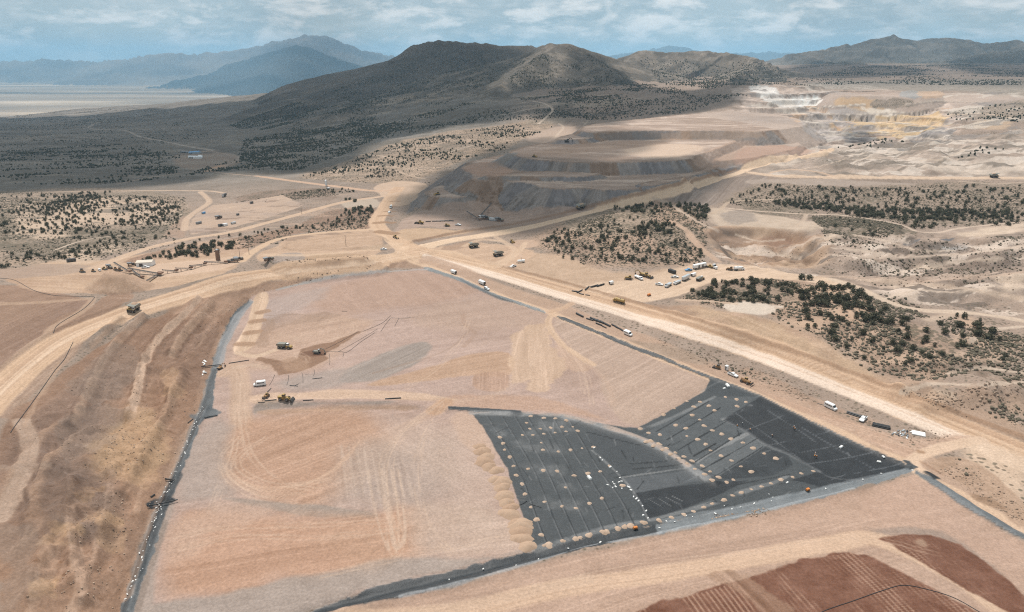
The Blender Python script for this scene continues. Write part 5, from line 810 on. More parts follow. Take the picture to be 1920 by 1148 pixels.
def crown(seed):
    """unit juniper crown: several lumpy boughs plus loose leaf sprays, about 1 high and 1 wide"""
    g = np.random.default_rng(seed); V = []; Fc = []; T = []; n = 0
    nb = g.integers(6, 10)
    for k in range(nb):
        a = g.random()*6.28; r_ = (0.08+0.24*g.random())*(k > 0); h = 0.30+0.42*g.random() if k else 0.55; c = np.array([r_*math.cos(a), r_*math.sin(a), h-r_*0.35]); s = np.array([.15, .15, .19])*(0.8+0.5*g.random())*(1.25 if k == 0 else 1)
        v = I1[0]*(1+0.5*(g.random((len(I1[0]), 1))-.5))*s+c; V.append(v); Fc.append(I1[1]+n); n += len(v); T += list(.1+.5*g.random()+.25*g.random(len(v)))
    m_ = 300; a = g.random(m_)*6.28; u = g.random(m_); h = .10+.86*u; rad_ = .48*np.sqrt(np.clip(1-((h-.42)/.58)**2, .05, 1))*(.55+.65*g.random(m_)); c = np.stack([rad_*np.cos(a), rad_*np.sin(a), h], 1)
    d1 = g.normal(size=(m_, 3)); d1 /= np.linalg.norm(d1, axis=1)[:, None]; d2 = g.normal(size=(m_, 3)); d2 /= np.linalg.norm(d2, axis=1)[:, None]; sz = (.05+.09*g.random(m_))[:, None]
    q = np.stack([c-d1*sz, c+d2*sz, c+d1*sz*.9], 1).reshape(-1, 3); V.append(q); Fc.append(np.arange(m_*3).reshape(-1, 3)+n); T += list(np.repeat(.2+.8*g.random(m_), 3))
    return np.vstack(V), np.vstack(Fc), np.array(T)
CR = [crown(700+i) for i in range(5)]
CRM = [raw_mesh('crown', *c[:2], LEAF, c[2]) for c in CR]
def trunk_mesh(seed):
    g = np.random.default_rng(seed); V = []; Fc = []
    def limb(p, q, r0, r1):
        p = np.array(p); q = np.array(q); d = q-p; u = np.cross(d, [.3, .9, .1]); u /= np.linalg.norm(u); w = np.cross(d, u); w /= np.linalg.norm(w); n = len(V)
        for c, r_ in ((p, r0), (q, r1)):
            for k in range(6): V.append(c+r_*(u*math.cos(k*1.047)+w*math.sin(k*1.047)))
        for k in range(6): Fc.append((n+k, n+(k+1) % 6, n+6+(k+1) % 6, n+6+k))
    t = [g.normal()*.04, g.normal()*.04, .4]; limb((0, 0, -.1), t, .06, .04)
    for k in range(3): a = k*2.1+g.random(); limb(t, (t[0]+.2*math.cos(a), t[1]+.2*math.sin(a), .62+.1*g.random()), .035, .012)
    return raw_mesh('trunk', np.array(V), np.array(Fc), BARK)
TRM = [trunk_mesh(760+i) for i in range(3)]
BLOCK = np.isin(CL, [1, 2, 11, 20, 21, 22, 23, 24, 25, 26, 27, 28, 29, 30, 4]) | ((CL == 3) & (RR < 520) & (VEG < .01))
def cls_at(x, y):
    ia = np.clip(np.rint(np.interp(np.arctan2(x, y), az, np.arange(NA))), 0, NA-1).astype(int); ir = np.clip(np.rint(np.interp(np.hypot(x, y), rad, np.arange(NR))), 0, NR-1).astype(int); return BLOCK[ir, ia], VEG[ir, ia]
TREES = []   # x, y, height, region
def scatter(px, n, hmin, hmax, reg, clump=0.0, cs=40, seed=0, vegmin=0.0):
    P = ground(px); g = np.random.default_rng(seed+900); lo, hi = P.min(0), P.max(0); got = 0; tries = 0
    while got < n and tries < 40:
        tries += 1; c = lo+(hi-lo)*g.random((n*3, 2)); ok = poly_sd(c[:, 0], c[:, 1], P) > 0
        if clump: ok &= fbm(c[:, 0]/cs, c[:, 1]/cs, 3, seed) > (g.random(len(c))-.5)*.5+clump-.5
        b, vg = cls_at(c[:, 0], c[:, 1]); ok &= ~b & (vg >= vegmin); c = c[ok][:n-got]
        for x, y in c: TREES.append((x, y, hmin+(hmax-hmin)*g.random()**1.6, reg))
        got += len(c)
def hand(L_, hmin, hmax, reg, ox=0, oy=0, s=1):
    G_ = ground([(ox+x/s, oy+y/s) for x, y in L_])
    for x, y in G_: TREES.append((x, y, hmin+(hmax-hmin)*random.random(), reg))
LAB = {}
def region(key, label, group): LAB[key] = (label, group); return key
r1 = region(1, 'dark juniper in the grove on the hill behind the long haul road', 'junipers of the grove behind the haul road')
hand([(30,215),(150,220),(340,330),(400,350),(500,370),(540,400),(390,420),(640,350),(610,390),(720,370),(780,340),(850,370),(690,400),(860,440),(930,450),(990,440),(945,510),(1040,490),(620,530),(700,560),(760,520),(780,580),(890,570),(1070,535),(1120,570),(570,600),(20,440),(110,430),(190,400),(270,380),(40,540),(130,540),(250,570),(380,600),(460,600),(300,640),(420,650),(180,640),(80,660),(900,650),(1010,680),(1110,640),(770,680),(845,700),(720,730),(1140,730),(1065,900),(1130,870),(1320,780),(1220,850),(1180,950),(1300,900),(1400,940),(1480,930)], 3.6, 5.2, r1, 1500, 500, 8.727)
scatter([(1278,558),(1310,540),(1345,528),(1400,524),(1470,530),(1500,545),(1490,566),(1420,572),(1345,566),(1300,562)], 95, 2.6, 4.6, r1, seed=1)
scatter([(1500,545),(1580,560),(1600,575),(1500,570)], 16, 3, 4.5, r1, seed=2)
r2 = region(2, 'lone round juniper on the bare tan slope right of the grove', 'scattered junipers right of the grove')
hand([(1390,720),(90,750),(320,790),(120,860),(470,810),(620,870),(690,890),(915,800),(920,850),(1020,820),(1680,870),(1670,960),(1750,890),(520,990),(580,1000),(120,995),(240,1000),(1610,1080),(1755,1050),(510,1100),(1030,1100)], 2.8, 4.4, r2, 1500, 500, 8.727)
hand([(1736,622),(1771,627),(1763,610),(1684,624),(1700,635),(1735,640),(1729,645),(1635,643),(1618,628),(1674,647),(1691,648),(1682,659),(1712,657),(1729,664),(1743,671),(1766,666),(1620,673),(1707,678),(1697,684),(1597,640),(1587,652),(1656,657),(1752,650),(1803,650),(1559,626),(1564,638),(1590,610),(1560,600)], 2.6, 4.4, r2)
r3 = region(3, 'rounded juniper in the loose cluster near the right edge', 'junipers near the right edge')
hand([(1808,598),(1803,614),(1797,613),(1832,614),(1836,630),(1829,629),(1855,638),(1850,636),(1860,625)], 3.6, 4.8, r3)
scatter([(1780,590),(1900,600),(1920,690),(1800,690),(1760,660)], 14, 2, 3.2, r3, seed=5)
r4 = region(4, 'dark juniper on the scrub hill between the haul road and the yard', 'junipers on the hill above the yard')
scatter([(1010,450),(1060,440),(1180,425),(1250,440),(1320,470),(1320,490),(1200,500),(1060,490)], 130, 2.6, 4.2, r4, seed=6); scatter([(1140,385),(1200,372),(1240,385),(1250,405),(1180,400)], 55, 3, 4.4, r4, seed=7); scatter([(1195,420),(1260,415),(1270,440),(1200,445)], 48, 3, 4.4, r4, seed=8); scatter([(1235,375),(1330,388),(1332,412),(1300,415),(1270,395)], 70, 3, 4.4, r4, seed=9); scatter([(1005,436),(1100,424),(1200,405),(1190,420),(1060,440)], 20, 2.4, 3.6, r4, seed=10)
r5 = region(5, 'juniper on the grey scrub slope below the far haul road at right', 'junipers on the slope below the far road')
scatter([(1360,382),(1420,347),(1600,352),(1700,354),(1920,348),(1920,425),(1760,418),(1690,418),(1560,394),(1450,384)], 330, 2.6, 4.4, r5, seed=11); scatter([(1430,380),(1500,380),(1600,392),(1780,395),(1900,398),(1900,412),(1740,415),(1640,410),(1530,396)], 330, 3, 4.8, r5, seed=12); scatter([(1560,405),(1700,430),(1720,440),(1600,470),(1560,462)], 14, 2.6, 4, r5, seed=13); scatter([(1690,415),(1760,420),(1750,432),(1700,428)], 14, 3, 4.6, r5, seed=14)
r6 = region(6, 'dark juniper among pale sand on the scrub flat at the left edge', 'junipers of the scrub flat at left')
scatter([(0,505),(0,366),(200,360),(330,376),(345,410),(320,440),(250,465),(180,482),(90,490)], 420, 2.4, 4.0, r6, seed=15, clump=.5); scatter([(75,440),(80,385),(140,366),(205,372),(200,400),(130,440)], 230, 2.2, 3.6, r6, seed=16); scatter([(210,395),(300,372),(340,390),(310,412),(230,425)], 140, 2.4, 3.6, r6, seed=17)
r7 = region(7, 'juniper on the reddish bank above the crusher conveyors', 'junipers above the conveyors')
scatter([(262,494),(330,462),(400,455),(455,456),(440,470),(380,482),(320,488)], 85, 2.6, 4.6, r7, seed=18); scatter([(330,455),(480,436),(690,395),(695,425),(600,428),(480,448)], 60, 2.2, 3.6, r7, seed=19)
r8 = region(8, 'juniper in the small stand beside the road left of the waste rock terraces', 'junipers left of the terraces')
scatter([(630,396),(660,392),(700,388),(700,402),(650,406)], 42, 2.8, 4.4, r8, seed=20); scatter([(530,364),(600,354),(670,356),(660,364),(600,362)], 46, 1.8, 3.0, r8, seed=21); scatter([(640,376),(670,374),(668,380)], 10, 2.5, 4, r8, seed=22)
BACK = 99
scatter([(560,332),(640,308),(760,264),(950,234),(1010,228),(1040,236),(980,262),(930,285),(870,298),(800,328),(700,342),(640,338)], 900, 2.0, 3.8, BACK, seed=30, clump=.55, cs=60); scatter([(0,350),(0,285),(200,270),(340,290),(330,335),(200,345)], 1870, 1.9, 3.3, BACK, seed=31, clump=.6, cs=70); scatter([(330,335),(400,310),(440,300),(460,260),(600,240),(760,235),(700,262),(660,285),(560,320),(440,318)], 3740, 1.9, 3.3, BACK, seed=32, clump=.5, cs=80)
scatter([(0,285),(0,215),(300,205),(420,235),(340,285)], 3400, 1.9, 3.3, BACK, seed=33, clump=.7, cs=110); scatter([(420,235),(560,190),(800,190),(1000,200),(1100,220),(1000,225),(860,234),(700,262),(560,250)], 5100, 1.9, 3.3, BACK, seed=34, clump=.55, cs=110)
scatter([(600,180),(760,110),(900,95),(1000,100),(950,150),(900,180),(700,195)], 3740, 1.8, 3.1, BACK, seed=35, clump=.5, cs=120); scatter([(950,150),(1000,110),(1050,85),(1100,105),(1200,150),(1300,180),(1400,180),(1300,210),(1100,225),(1000,200)], 4420, 1.8, 3.1, BACK, seed=36, clump=.55, cs=90); scatter([(1200,105),(1400,110),(1480,145),(1520,165),(1420,160),(1330,170),(1250,160)], 2550, 2.4, 4.1, BACK, seed=37)
scatter([(1490,150),(1600,125),(1800,120),(1920,130),(1920,160),(1700,160),(1560,160)], 4420, 2.4, 4.1, BACK, seed=38, clump=.5, cs=160); scatter([(1480,130),(1560,95),(1680,72),(1800,80),(1920,85),(1920,125),(1700,120)], 3400, 2.4, 4.1, BACK, seed=39, clump=.6, cs=250); scatter([(1770,214),(1830,204),(1920,188),(1920,230),(1850,226)], 110, 2.4, 4, BACK, seed=40); scatter([(1640,200),(1650,182),(1690,182),(1712,200)], 40, 2.4, 4, BACK, seed=41); scatter([(1560,285),(1600,272),(1700,262),(1640,280)], 40, 2.4, 3.6, BACK, seed=42); scatter([(1790,300),(1840,275),(1900,280),(1840,290)], 16, 2.4, 4, BACK, seed=43)
scatter([(1925,590),(2500,620),(2500,820),(1925,760)], 120, 2.2, 4, BACK, seed=50, clump=.5); scatter([(1925,350),(2500,350),(2500,430),(1925,420)], 260, 2.4, 4, BACK, seed=51, clump=.45); scatter([(1925,190),(2400,180),(2400,230),(1925,228)], 120, 2.4, 4, BACK, seed=52)
def app(t):
    d = t[2]/math.sqrt(t[0]**2+t[1]**2+HC*HC); v = t[1]*cp+HC*sp; sx = 960+FPX*t[0]/v; sy = 574+FPX*((HC-5)*cp-t[1]*sp)/v
    return d if (-5 < sx < 1925 and sy < 1150) else 0
near = sorted((t for t in TREES if t[3] != BACK), key=app, reverse=True); SOLO = near[:292]; REST = near[292:]+[t for t in TREES if t[3] == BACK]
zs = height([t[0] for t in SOLO], [t[1] for t in SOLO])
for (x, y, h, rg), z in zip(SOLO, zs):
    root = bpy.data.objects.new('juniper_tree', None); sc.collection.objects.link(root); root.location = (x, y, z); root.rotation_euler = (0, 0, random.random()*6.28); root.empty_display_size = .5
    h *= .84; w = h*random.uniform(.75, 1.4); root.scale = (w, w*random.uniform(.85, 1.15), h); root['label'], root['group'] = LAB[rg]; root['category'] = 'tree'
    for nm, me in (('crown', random.choice(CRM)), ('trunk', random.choice(TRM))):
        o = bpy.data.objects.new(nm, me); sc.collection.objects.link(o); o.parent = root
# the thousands of smaller trees beyond: one wood
g = np.random.default_rng(5); rx = np.array([t[0] for t in REST]); ry = np.array([t[1] for t in REST]); rh = np.array([t[2] for t in REST]); rz = height(rx, ry); dist = np.hypot(rx, ry)
VV, FF, TT, n = [], [], [], 0
for lo, hi, tpl in ((0, 1100, 'c'), (1100, 2200, 'm'), (2200, 1e9, 's')):
    for i in np.nonzero((dist >= lo) & (dist < hi))[0]:
        w = rh[i]*(.7+.6*g.random())*.9
        if tpl == 'c': v, f, t = CR[int(g.integers(5))]; f = f[:-150] if len(f) > 200 else f
        elif tpl == 'm': v = I1[0]*(1+.5*(g.random((42, 1))-.5))*[.5, .5, .5]+[0, 0, .45]; f = I1[1]; t = .3*g.random(42)
        else: v = I0[0]*(1+.4*(g.random((12, 1))-.5))*[.62, .62, .6]+[0, 0, .4]; f = I0[1]; t = .3*g.random(12)
        a = g.random()*6.28; ca, sa = math.cos(a), math.sin(a); q = np.stack([(v[:, 0]*ca-v[:, 1]*sa)*w+rx[i], (v[:, 0]*sa+v[:, 1]*ca)*w+ry[i], v[:, 2]*rh[i]+rz[i]-.1], 1)
        VV.append(q); FF.append(f+n); TT.append(t+.4*g.random()); n += len(q)
wo_ = bpy.data.objects.new('juniper_woodland', raw_mesh('juniper_woodland', np.vstack(VV), np.vstack(FF), LEAF, np.concatenate(TT))); sc.collection.objects.link(wo_); wo_['kind'] = 'stuff'

# sagebrush tufts and loose stones
g = np.random.default_rng(11); VV, FF, TT, n = [], [], [], 0
def tufts(px, N, s0, s1):
    global n
    P = ground(px); lo, hi = P.min(0), P.max(0); c = lo+(hi-lo)*g.random((N*4, 2)); c = c[poly_sd(c[:, 0], c[:, 1], P) > 0]; b, vg = cls_at(c[:, 0], c[:, 1]); c = c[(~b) & (vg > .12+.6*g.random(len(c))) & (fbm(c[:, 0]/30, c[:, 1]/30, 3, 61) > -.25)][:N]; z = height(c[:, 0], c[:, 1])
    for (x, y), z_ in zip(c, z):
        k = s0+(s1-s0)*g.random()**2; v = I0[0]*(1+.6*(g.random((12, 1))-.5))*[k, k, k*.75]; VV.append(v+[x, y, z_+k*.3]); FF.append(I0[1]+n); TT.append(np.full(12, .5*g.random())+.3*g.random(12)); n += 12
for px, N in (([(1270,560),(1420,520),(1640,560),(1930,600),(1930,800),(1780,760),(1560,660),(1340,575)], 6500), ([(1010,450),(1200,385),(1330,390),(1320,500),(1060,500)], 3500), ([(1520,405),(1700,425),(1640,470),(1550,460)], 2200), ([(1360,382),(1500,345),(1930,345),(1930,430),(1700,425)], 4000), ([(1560,470),(1920,440),(1920,600),(1640,580)], 2500), ([(0,510),(0,360),(350,370),(330,460),(150,495)], 4500), ([(260,495),(480,440),(700,395),(690,432),(440,470)], 1500), ([(440,380),(600,352),(640,365),(500,382)], 600), ([(560,335),(760,262),(1000,230),(900,300),(700,345)], 2500), ([(1180,640),(1400,715),(1640,800),(1640,780),(1400,690)], 400), ([(1740,870),(1930,1000),(1930,950),(1800,860)], 350)): tufts(px, int(N*1.25), .25, 1.0)
so_ = bpy.data.objects.new('sagebrush', raw_mesh('sagebrush', np.vstack(VV), np.vstack(FF), leafmat('sage foliage', (.10, .088, .062), (.17, .145, .105)), np.concatenate(TT))); sc.collection.objects.link(so_); so_['kind'] = 'stuff'
VV, FF, TT, n = [], [], [], 0
ROCKM, Nd, Lk, b = mat('loose stone'); b.inputs['Roughness'].default_value = .95; at = add(Nd, 'ShaderNodeAttribute', attribute_name='tone'); mx = add(Nd, 'ShaderNodeMix', data_type='RGBA'); mx.inputs[6].default_value = (.20, .135, .095, 1); mx.inputs[7].default_value = (.46, .34, .25, 1); Lk.new(at.outputs['Fac'], mx.inputs[0]); Lk.new(mx.outputs[2], b.inputs['Base Color'])
for px, N, s1 in (([(0,1150),(0,830),(230,640),(450,560),(395,690),(340,840),(300,925),(225,1150)], 700, .30), ([(180,820),(300,780),(310,880),(220,910)], 160, .32), ([(100,940),(240,930),(200,1120),(60,1120)], 160, .32), ([(1180,630),(1330,690),(1500,750),(1640,800),(1640,775),(1400,685)], 900, .45), ([(1700,800),(1790,815),(1700,835)], 120, .4), ([(1740,875),(1830,880),(1925,960),(1925,990),(1800,910)], 300, .4), ([(1330,440),(1560,450),(1900,450),(1900,560),(1560,510)], 900, .7), ([(500,492),(690,482),(690,490),(560,497)], 200, .7), ([(1680,735),(1920,730),(1920,800),(1760,770)], 400, .6), ([(1340,960),(1450,950),(1440,965),(1330,985)], 160, .3), ([(480,545),(600,524),(700,505),(700,496),(560,515),(460,545)], 300, .5)):
    P = ground(px); lo, hi = P.min(0), P.max(0); c = lo+(hi-lo)*g.random((N*4, 2)); c = c[(poly_sd(c[:, 0], c[:, 1], P) > 0) & (fbm(c[:, 0]/15, c[:, 1]/15, 3, 66) > -.1)][:N]; z = height(c[:, 0], c[:, 1])
    for (x, y), z_ in zip(c, z):
        k = .15+s1*g.random()**3; v = I0[0]*(1+.7*(g.random((12, 1))-.5))*[k, k*.8, k*.6]; VV.append(v+[x, y, z_+k*.2]); FF.append(I0[1]+n); TT.append(np.full(12, g.random()**1.3)); n += 12
ro_ = bpy.data.objects.new('loose_stones', raw_mesh('loose_stones', np.vstack(VV), np.vstack(FF), ROCKM, np.concatenate(TT))); sc.collection.objects.link(ro_); ro_['kind'] = 'stuff'
# ------------------------------------------------------------------ machines, vehicles, plant
def paint(name, col, rough=.5, metal=0.0, dust=.35):
    m, Nd, Lk, b = mat(name); b.inputs['Roughness'].default_value = rough; b.inputs['Metallic'].default_value = metal
    tcn = add(Nd, 'ShaderNodeTexCoord'); n = add(Nd, 'ShaderNodeTexNoise', Scale=1.3, Detail=6.0, Roughness=.65); Lk.new(tcn.outputs['Object'], n.inputs['Vector']); r_ = add(Nd, 'ShaderNodeMapRange'); r_.inputs[1].default_value = .45; r_.inputs[2].default_value = .75; r_.inputs[4].default_value = dust; Lk.new(n.outputs[0], r_.inputs[0])
    mx = add(Nd, 'ShaderNodeMix', data_type='RGBA'); mx.inputs[6].default_value = (*col, 1); mx.inputs[7].default_value = (.36, .27, .19, 1); Lk.new(r_.outputs[0], mx.inputs[0]); Lk.new(mx.outputs[2], b.inputs['Base Color']); return m
WHT = paint('white paint', (.80, .80, .79), .4, 0, .12); YEL = paint('machine yellow', (.38, .24, .06), .55, 0, .7); ORG = paint('orange paint', (.62, .20, .03), .5, 0, .25); BRN = paint('worn machine paint', (.30, .16, .06), .6, 0, .5)
BLK = paint('black plastic', (.022, .024, .026), .45, 0, .12); RUB = paint('rubber', (.025, .025, .025), .9, 0, .5); GLS = paint('dark glass', (.02, .025, .03), .12, 0, .1); STL = paint('grey steel', (.22, .23, .24), .5, .3, .3); DRK = paint('dark steel', (.06, .06, .06), .6, .2, .4); GRN = paint('grey green body', (.20, .20, .17), .6, 0, .5)
SLV = paint('silver sheet', (.55, .58, .60), .35, .4, .1); TAN = paint('tan sheet roof', (.60, .52, .42), .6, 0, .3); BLU = paint('blue sheet', (.10, .30, .55), .5, 0, .2); RST = paint('rusty steel', (.20, .11, .07), .8, 0, .4); SKN = paint('skin', (.42, .26, .18), .6, 0, 0); VST = paint('hi-vis vest', (.75, .28, .04), .7, 0, 0); NVY = paint('work clothes', (.06, .07, .09), .9, 0, .2); SAC = paint('white sack', (.78, .77, .74), .8, 0, .15); WOOD = paint('pole wood', (.16, .11, .08), .9, 0, .3)
SOIL, Nd, Lk, b = mat('piled soil'); b.inputs['Roughness'].default_value = .97; b.inputs['Specular IOR Level'].default_value = .1
tcn = add(Nd, 'ShaderNodeTexCoord'); n_ = add(Nd, 'ShaderNodeTexNoise', Scale=1.4, Detail=6.0); oi = add(Nd, 'ShaderNodeObjectInfo'); Lk.new(tcn.outputs['Object'], n_.inputs['Vector']); ad = add(Nd, 'ShaderNodeMath', operation='MULTIPLY_ADD'); Lk.new(oi.outputs['Random'], ad.inputs[0]); ad.inputs[1].default_value = .5; Lk.new(n_.outputs[0], ad.inputs[2])
mx = add(Nd, 'ShaderNodeMix', data_type='RGBA'); mx.inputs[6].default_value = (.33, .212, .142, 1); mx.inputs[7].default_value = (.42, .295, .21, 1); Lk.new(ad.outputs[0], mx.inputs[0]); Lk.new(mx.outputs[2], b.inputs['Base Color'])
PALE = SOIL.copy(); PALE.name = 'pale soil'
for n_ in PALE.node_tree.nodes:
    if n_.bl_idname == 'ShaderNodeMix': n_.inputs[6].default_value = (.37, .26, .185, 1); n_.inputs[7].default_value = (.47, .35, .265, 1)
class MB:
    def __init__(s): s.v, s.f = [], []
    def _a(s, v, f):
        n = len(s.v); s.v += [tuple(p) for p in v]; s.f += [tuple(i+n for i in q) for q in f]; return s
    def box(s, x0, x1, y0, y1, z0, z1, tx=0, ty=0, dx=0, pitch=0):
        """box whose top is inset by tx (along), ty (across) and shifted by dx; a small bevel rounds its edges"""
        c = min(x1-x0, y1-y0, z1-z0)*.12
        def ringz(z, i, k): 
            ax0, ax1 = x0+tx*k+dx*k+i, x1-tx*k+dx*k-i; ay0, ay1 = y0+ty*k+i, y1-ty*k-i
            e = c if i == 0 else c*.6
            return [(ax0+e, ay0, z), (ax1-e, ay0, z), (ax1, ay0+e, z), (ax1, ay1-e, z), (ax1-e, ay1, z), (ax0+e, ay1, z), (ax0, ay1-e, z), (ax0, ay0+e, z)]
        h = z1-z0; R_ = [ringz(z0, c, 0), ringz(z0+c, 0, c/h), ringz(z1-c, 0, 1-c/h), ringz(z1, c, 1)]
        v = [p for r_ in R_ for p in r_]; f = [tuple(range(7, -1, -1)), tuple(range(24, 32))]
        for a in range(3):
            for k in range(8): f.append((a*8+k, a*8+(k+1) % 8, a*8+8+(k+1) % 8, a*8+8+k))
        if pitch:
            cx, cz = x0, z0; ca, sa = math.cos(pitch), math.sin(pitch); v = [(cx+(p[0]-cx)*ca-(p[2]-cz)*sa, p[1], cz+(p[0]-cx)*sa+(p[2]-cz)*ca) for p in v]
        return s._a(v, f)
    def cyl(s, p, q, r, r2=None, n=14):
        p = Vector(p); q = Vector(q); d = (q-p).normalized(); u = d.orthogonal().normalized(); w = d.cross(u); r2 = r if r2 is None else r2
        v = [p+(u*math.cos(k*6.2832/n)+w*math.sin(k*6.2832/n))*r for k in range(n)]+[q+(u*math.cos(k*6.2832/n)+w*math.sin(k*6.2832/n))*r2 for k in range(n)]
        return s._a(v, [(k, (k+1) % n, n+(k+1) % n, n+k) for k in range(n)]+[tuple(range(n-1, -1, -1)), tuple(range(n, 2*n))])
    def prism(s, prof, y0, y1):
        """side profile (x, z) swept across"""
        n = len(prof); v = [(x, y0, z) for x, z in prof]+[(x, y1, z) for x, z in prof]
        a = sum(prof[i][0]*prof[(i+1) % n][1]-prof[(i+1) % n][0]*prof[i][1] for i in range(n))
        f = [(k, (k+1) % n, n+(k+1) % n, n+k) for k in range(n)]+[tuple(range(n-1, -1, -1)), tuple(range(n, 2*n))]
        if a > 0: f = [q[::-1] for q in f]
        f = [q[::-1] for q in f]; return s._a(v, f)
    def beam(s, p, q, w, h):
        p = Vector(p); q = Vector(q); d = (q-p).normalized(); u = d.cross(Vector((0, 0, 1))); u = u.normalized() if u.length > 1e-4 else Vector((0, 1, 0)); t = u.cross(d)
        v = [a+u*(i*w/2)+t*(j*h/2) for a in (p, q) for i, j in ((-1, -1), (1, -1), (1, 1), (-1, 1))]
        return s._a(v, [(3, 2, 1, 0), (4, 5, 6, 7)]+[(k, (k+1) % 4, 4+(k+1) % 4, 4+k) for k in range(4)])
    def mesh(s, name, m):
        me = bpy.data.meshes.new(name); me.from_pydata(s.v, [], s.f); me.materials.append(m); return me
def wheel(x, y, r, w): 
    m = MB(); sgn = 1 if y > 0 else -1; m.cyl((x, y-w/2, r), (x, y+w/2, r), r); m.cyl((x, y-w/2-.01, r), (x, y-w/2-.04, r), r*.85, r*.6); m.cyl((x, y+w/2+.01, r), (x, y+w/2+.04, r), r*.85, r*.6)
    t = m.mesh('wheel', RUB); k = MB().cyl((x, y+sgn*(w/2+.03), r), (x, y+sgn*(w/2+.07), r), r*.5).mesh('rim', STL); return ('wheel', t, [('rim', k, [])])
def wheels(spec): return [wheel(x, s*y, r, w) for x, y, r, w in spec for s in (-1, 1)]
def P_(name, mb, m, sub=()): return (name, mb.mesh(name, m), list(sub))
def truck_lights(x, y, z): return [P_('headlight', MB().box(x, x+.08, s*y-.14, s*y+.14, z, z+.18), SLV) for s in (-1, 1)]
def pickup(col=None):
    c = col or WHT
    return [P_('body', MB().prism([(-2.75,.5),(-2.75,1.12),(-.75,1.16),(.95,1.18),(2.55,1.02),(2.75,.8),(2.75,.45)], -.95, .95), c), P_('cab', MB().box(-.85, 1.15, -.88, .88, 1.14, 1.88, .32, .14, -.12), c, [P_('window', MB().box(-.72, 1.0, -.90, .90, 1.24, 1.70, .26, .1, -.1), GLS), P_('windscreen', MB().prism([(1.0,1.2),(.66,1.74),(.70,1.76),(1.07,1.2)], -.74, .74), GLS)]),
            P_('bed', MB().box(-2.6, -.98, -.76, .76, 1.08, 1.17), DRK), P_('bumper', MB().box(2.72, 2.86, -.92, .92, .45, .7), STL)]+wheels([(1.75,.86,.4,.28), (-1.75,.86,.4,.28)])+truck_lights(2.66, .7, .78)
def suv(col=None):
    c = col or WHT
    return [P_('body', MB().prism([(-2.4,.45),(-2.45,1.05),(1.0,1.12),(2.3,.98),(2.45,.75),(2.4,.45)], -.93, .93), c), P_('cab', MB().box(-2.3, 1.0, -.88, .88, 1.08, 1.82, .3, .14, -.1), c, [P_('window', MB().box(-2.1, .85, -.90, .90, 1.18, 1.62, .26, .1, -.1), GLS), P_('windscreen', MB().prism([(.95,1.12),(.55,1.7),(.6,1.72),(1.02,1.12)], -.74, .74), GLS)])]+wheels([(1.5,.84,.38,.26), (-1.5,.84,.38,.26)])+truck_lights(2.34, .68, .72)
def van():
    return [P_('body', MB().prism([(-2.95,.4),(-2.98,2.3),(-2.8,2.5),(1.1,2.5),(1.55,2.3),(2.05,1.4),(2.85,1.1),(2.98,.8),(2.95,.4)], -.99, .99), WHT), P_('side_window', MB().box(-2.4, 1.2, -1.01, 1.01, 1.45, 2.02), GLS), P_('windscreen', MB().prism([(2.1,1.42),(1.6,2.28),(1.66,2.3),(2.17,1.44)], -.85, .85), GLS)]+wheels([(1.9,.86,.36,.24), (-1.8,.86,.36,.24)])+truck_lights(2.88, .74, .85)
def haul_truck(body=GRN, cabm=YEL):
    return [P_('chassis', MB().box(-3.6, 3.9, -.75, .75, 1.0, 1.7), DRK), P_('deck', MB().box(2.0, 4.3, -2.2, 2.2, 2.3, 2.6), cabm, [P_('radiator', MB().box(3.7, 4.35, -1.0, 1.0, 1.0, 2.28), DRK), P_('ladder', MB().beam((4.4, 1.5, .6), (4.1, 1.7, 2.4), .5, .08), STL)]),
            P_('cab', MB().box(2.4, 3.9, .55, 2.1, 2.6, 4.1, .1, .08), WHT, [P_('window', MB().box(2.5, 3.95, .52, 2.13, 3.1, 3.8, .08, .05), GLS)]), P_('dump_body', MB().prism([(-4.6,2.7),(-4.3,3.6),(-3.0,4.35),(1.7,4.6),(4.4,4.75),(4.4,4.55),(2.1,4.35),(1.6,2.6),(-2.6,1.85),(-4.2,2.4)], -2.3, 2.3), body, [P_('load', MB().box(-3.2, 1.6, -1.9, 1.9, 4.3, 5.0, 1.4, 1.2), SOIL)])]+wheels([(2.6,1.85,1.15,.8), (-2.2,1.75,1.15,1.3)])
def dump_truck():
    return [P_('front_frame', MB().prism([(1.2,.9),(1.2,2.0),(2.9,2.0),(4.3,1.75),(4.6,1.2),(4.6,.9)], -1.0, 1.0), YEL), P_('cab', MB().box(1.25, 2.85, -.85, .85, 1.95, 3.3, .15, .12), WHT, [P_('window', MB().box(1.32, 2.9, -.88, .88, 2.4, 3.05, .12, .1), GLS)]), P_('dump_body', MB().prism([(-4.6,2.0),(-4.4,2.6),(-3.6,3.0),(.9,3.2),(.9,1.7),(-2.6,1.25)], -1.45, 1.45), GRN), P_('rear_frame', MB().box(-4.0, 1.2, -.6, .6, .8, 1.25), DRK)]+wheels([(3.1,1.15,.85,.65), (-1.1,1.15,.85,.65), (-3.0,1.15,.85,.65)])
def tracks(l, w, h, off): return [P_('track', MB().prism([(-l/2+h*.4,0),(-l/2,h*.5),(-l/2+h*.3,h),(l/2-h*.3,h),(l/2,h*.5),(l/2-h*.4,0)], s*off-w/2, s*off+w/2), DRK) for s in (-1, 1)]
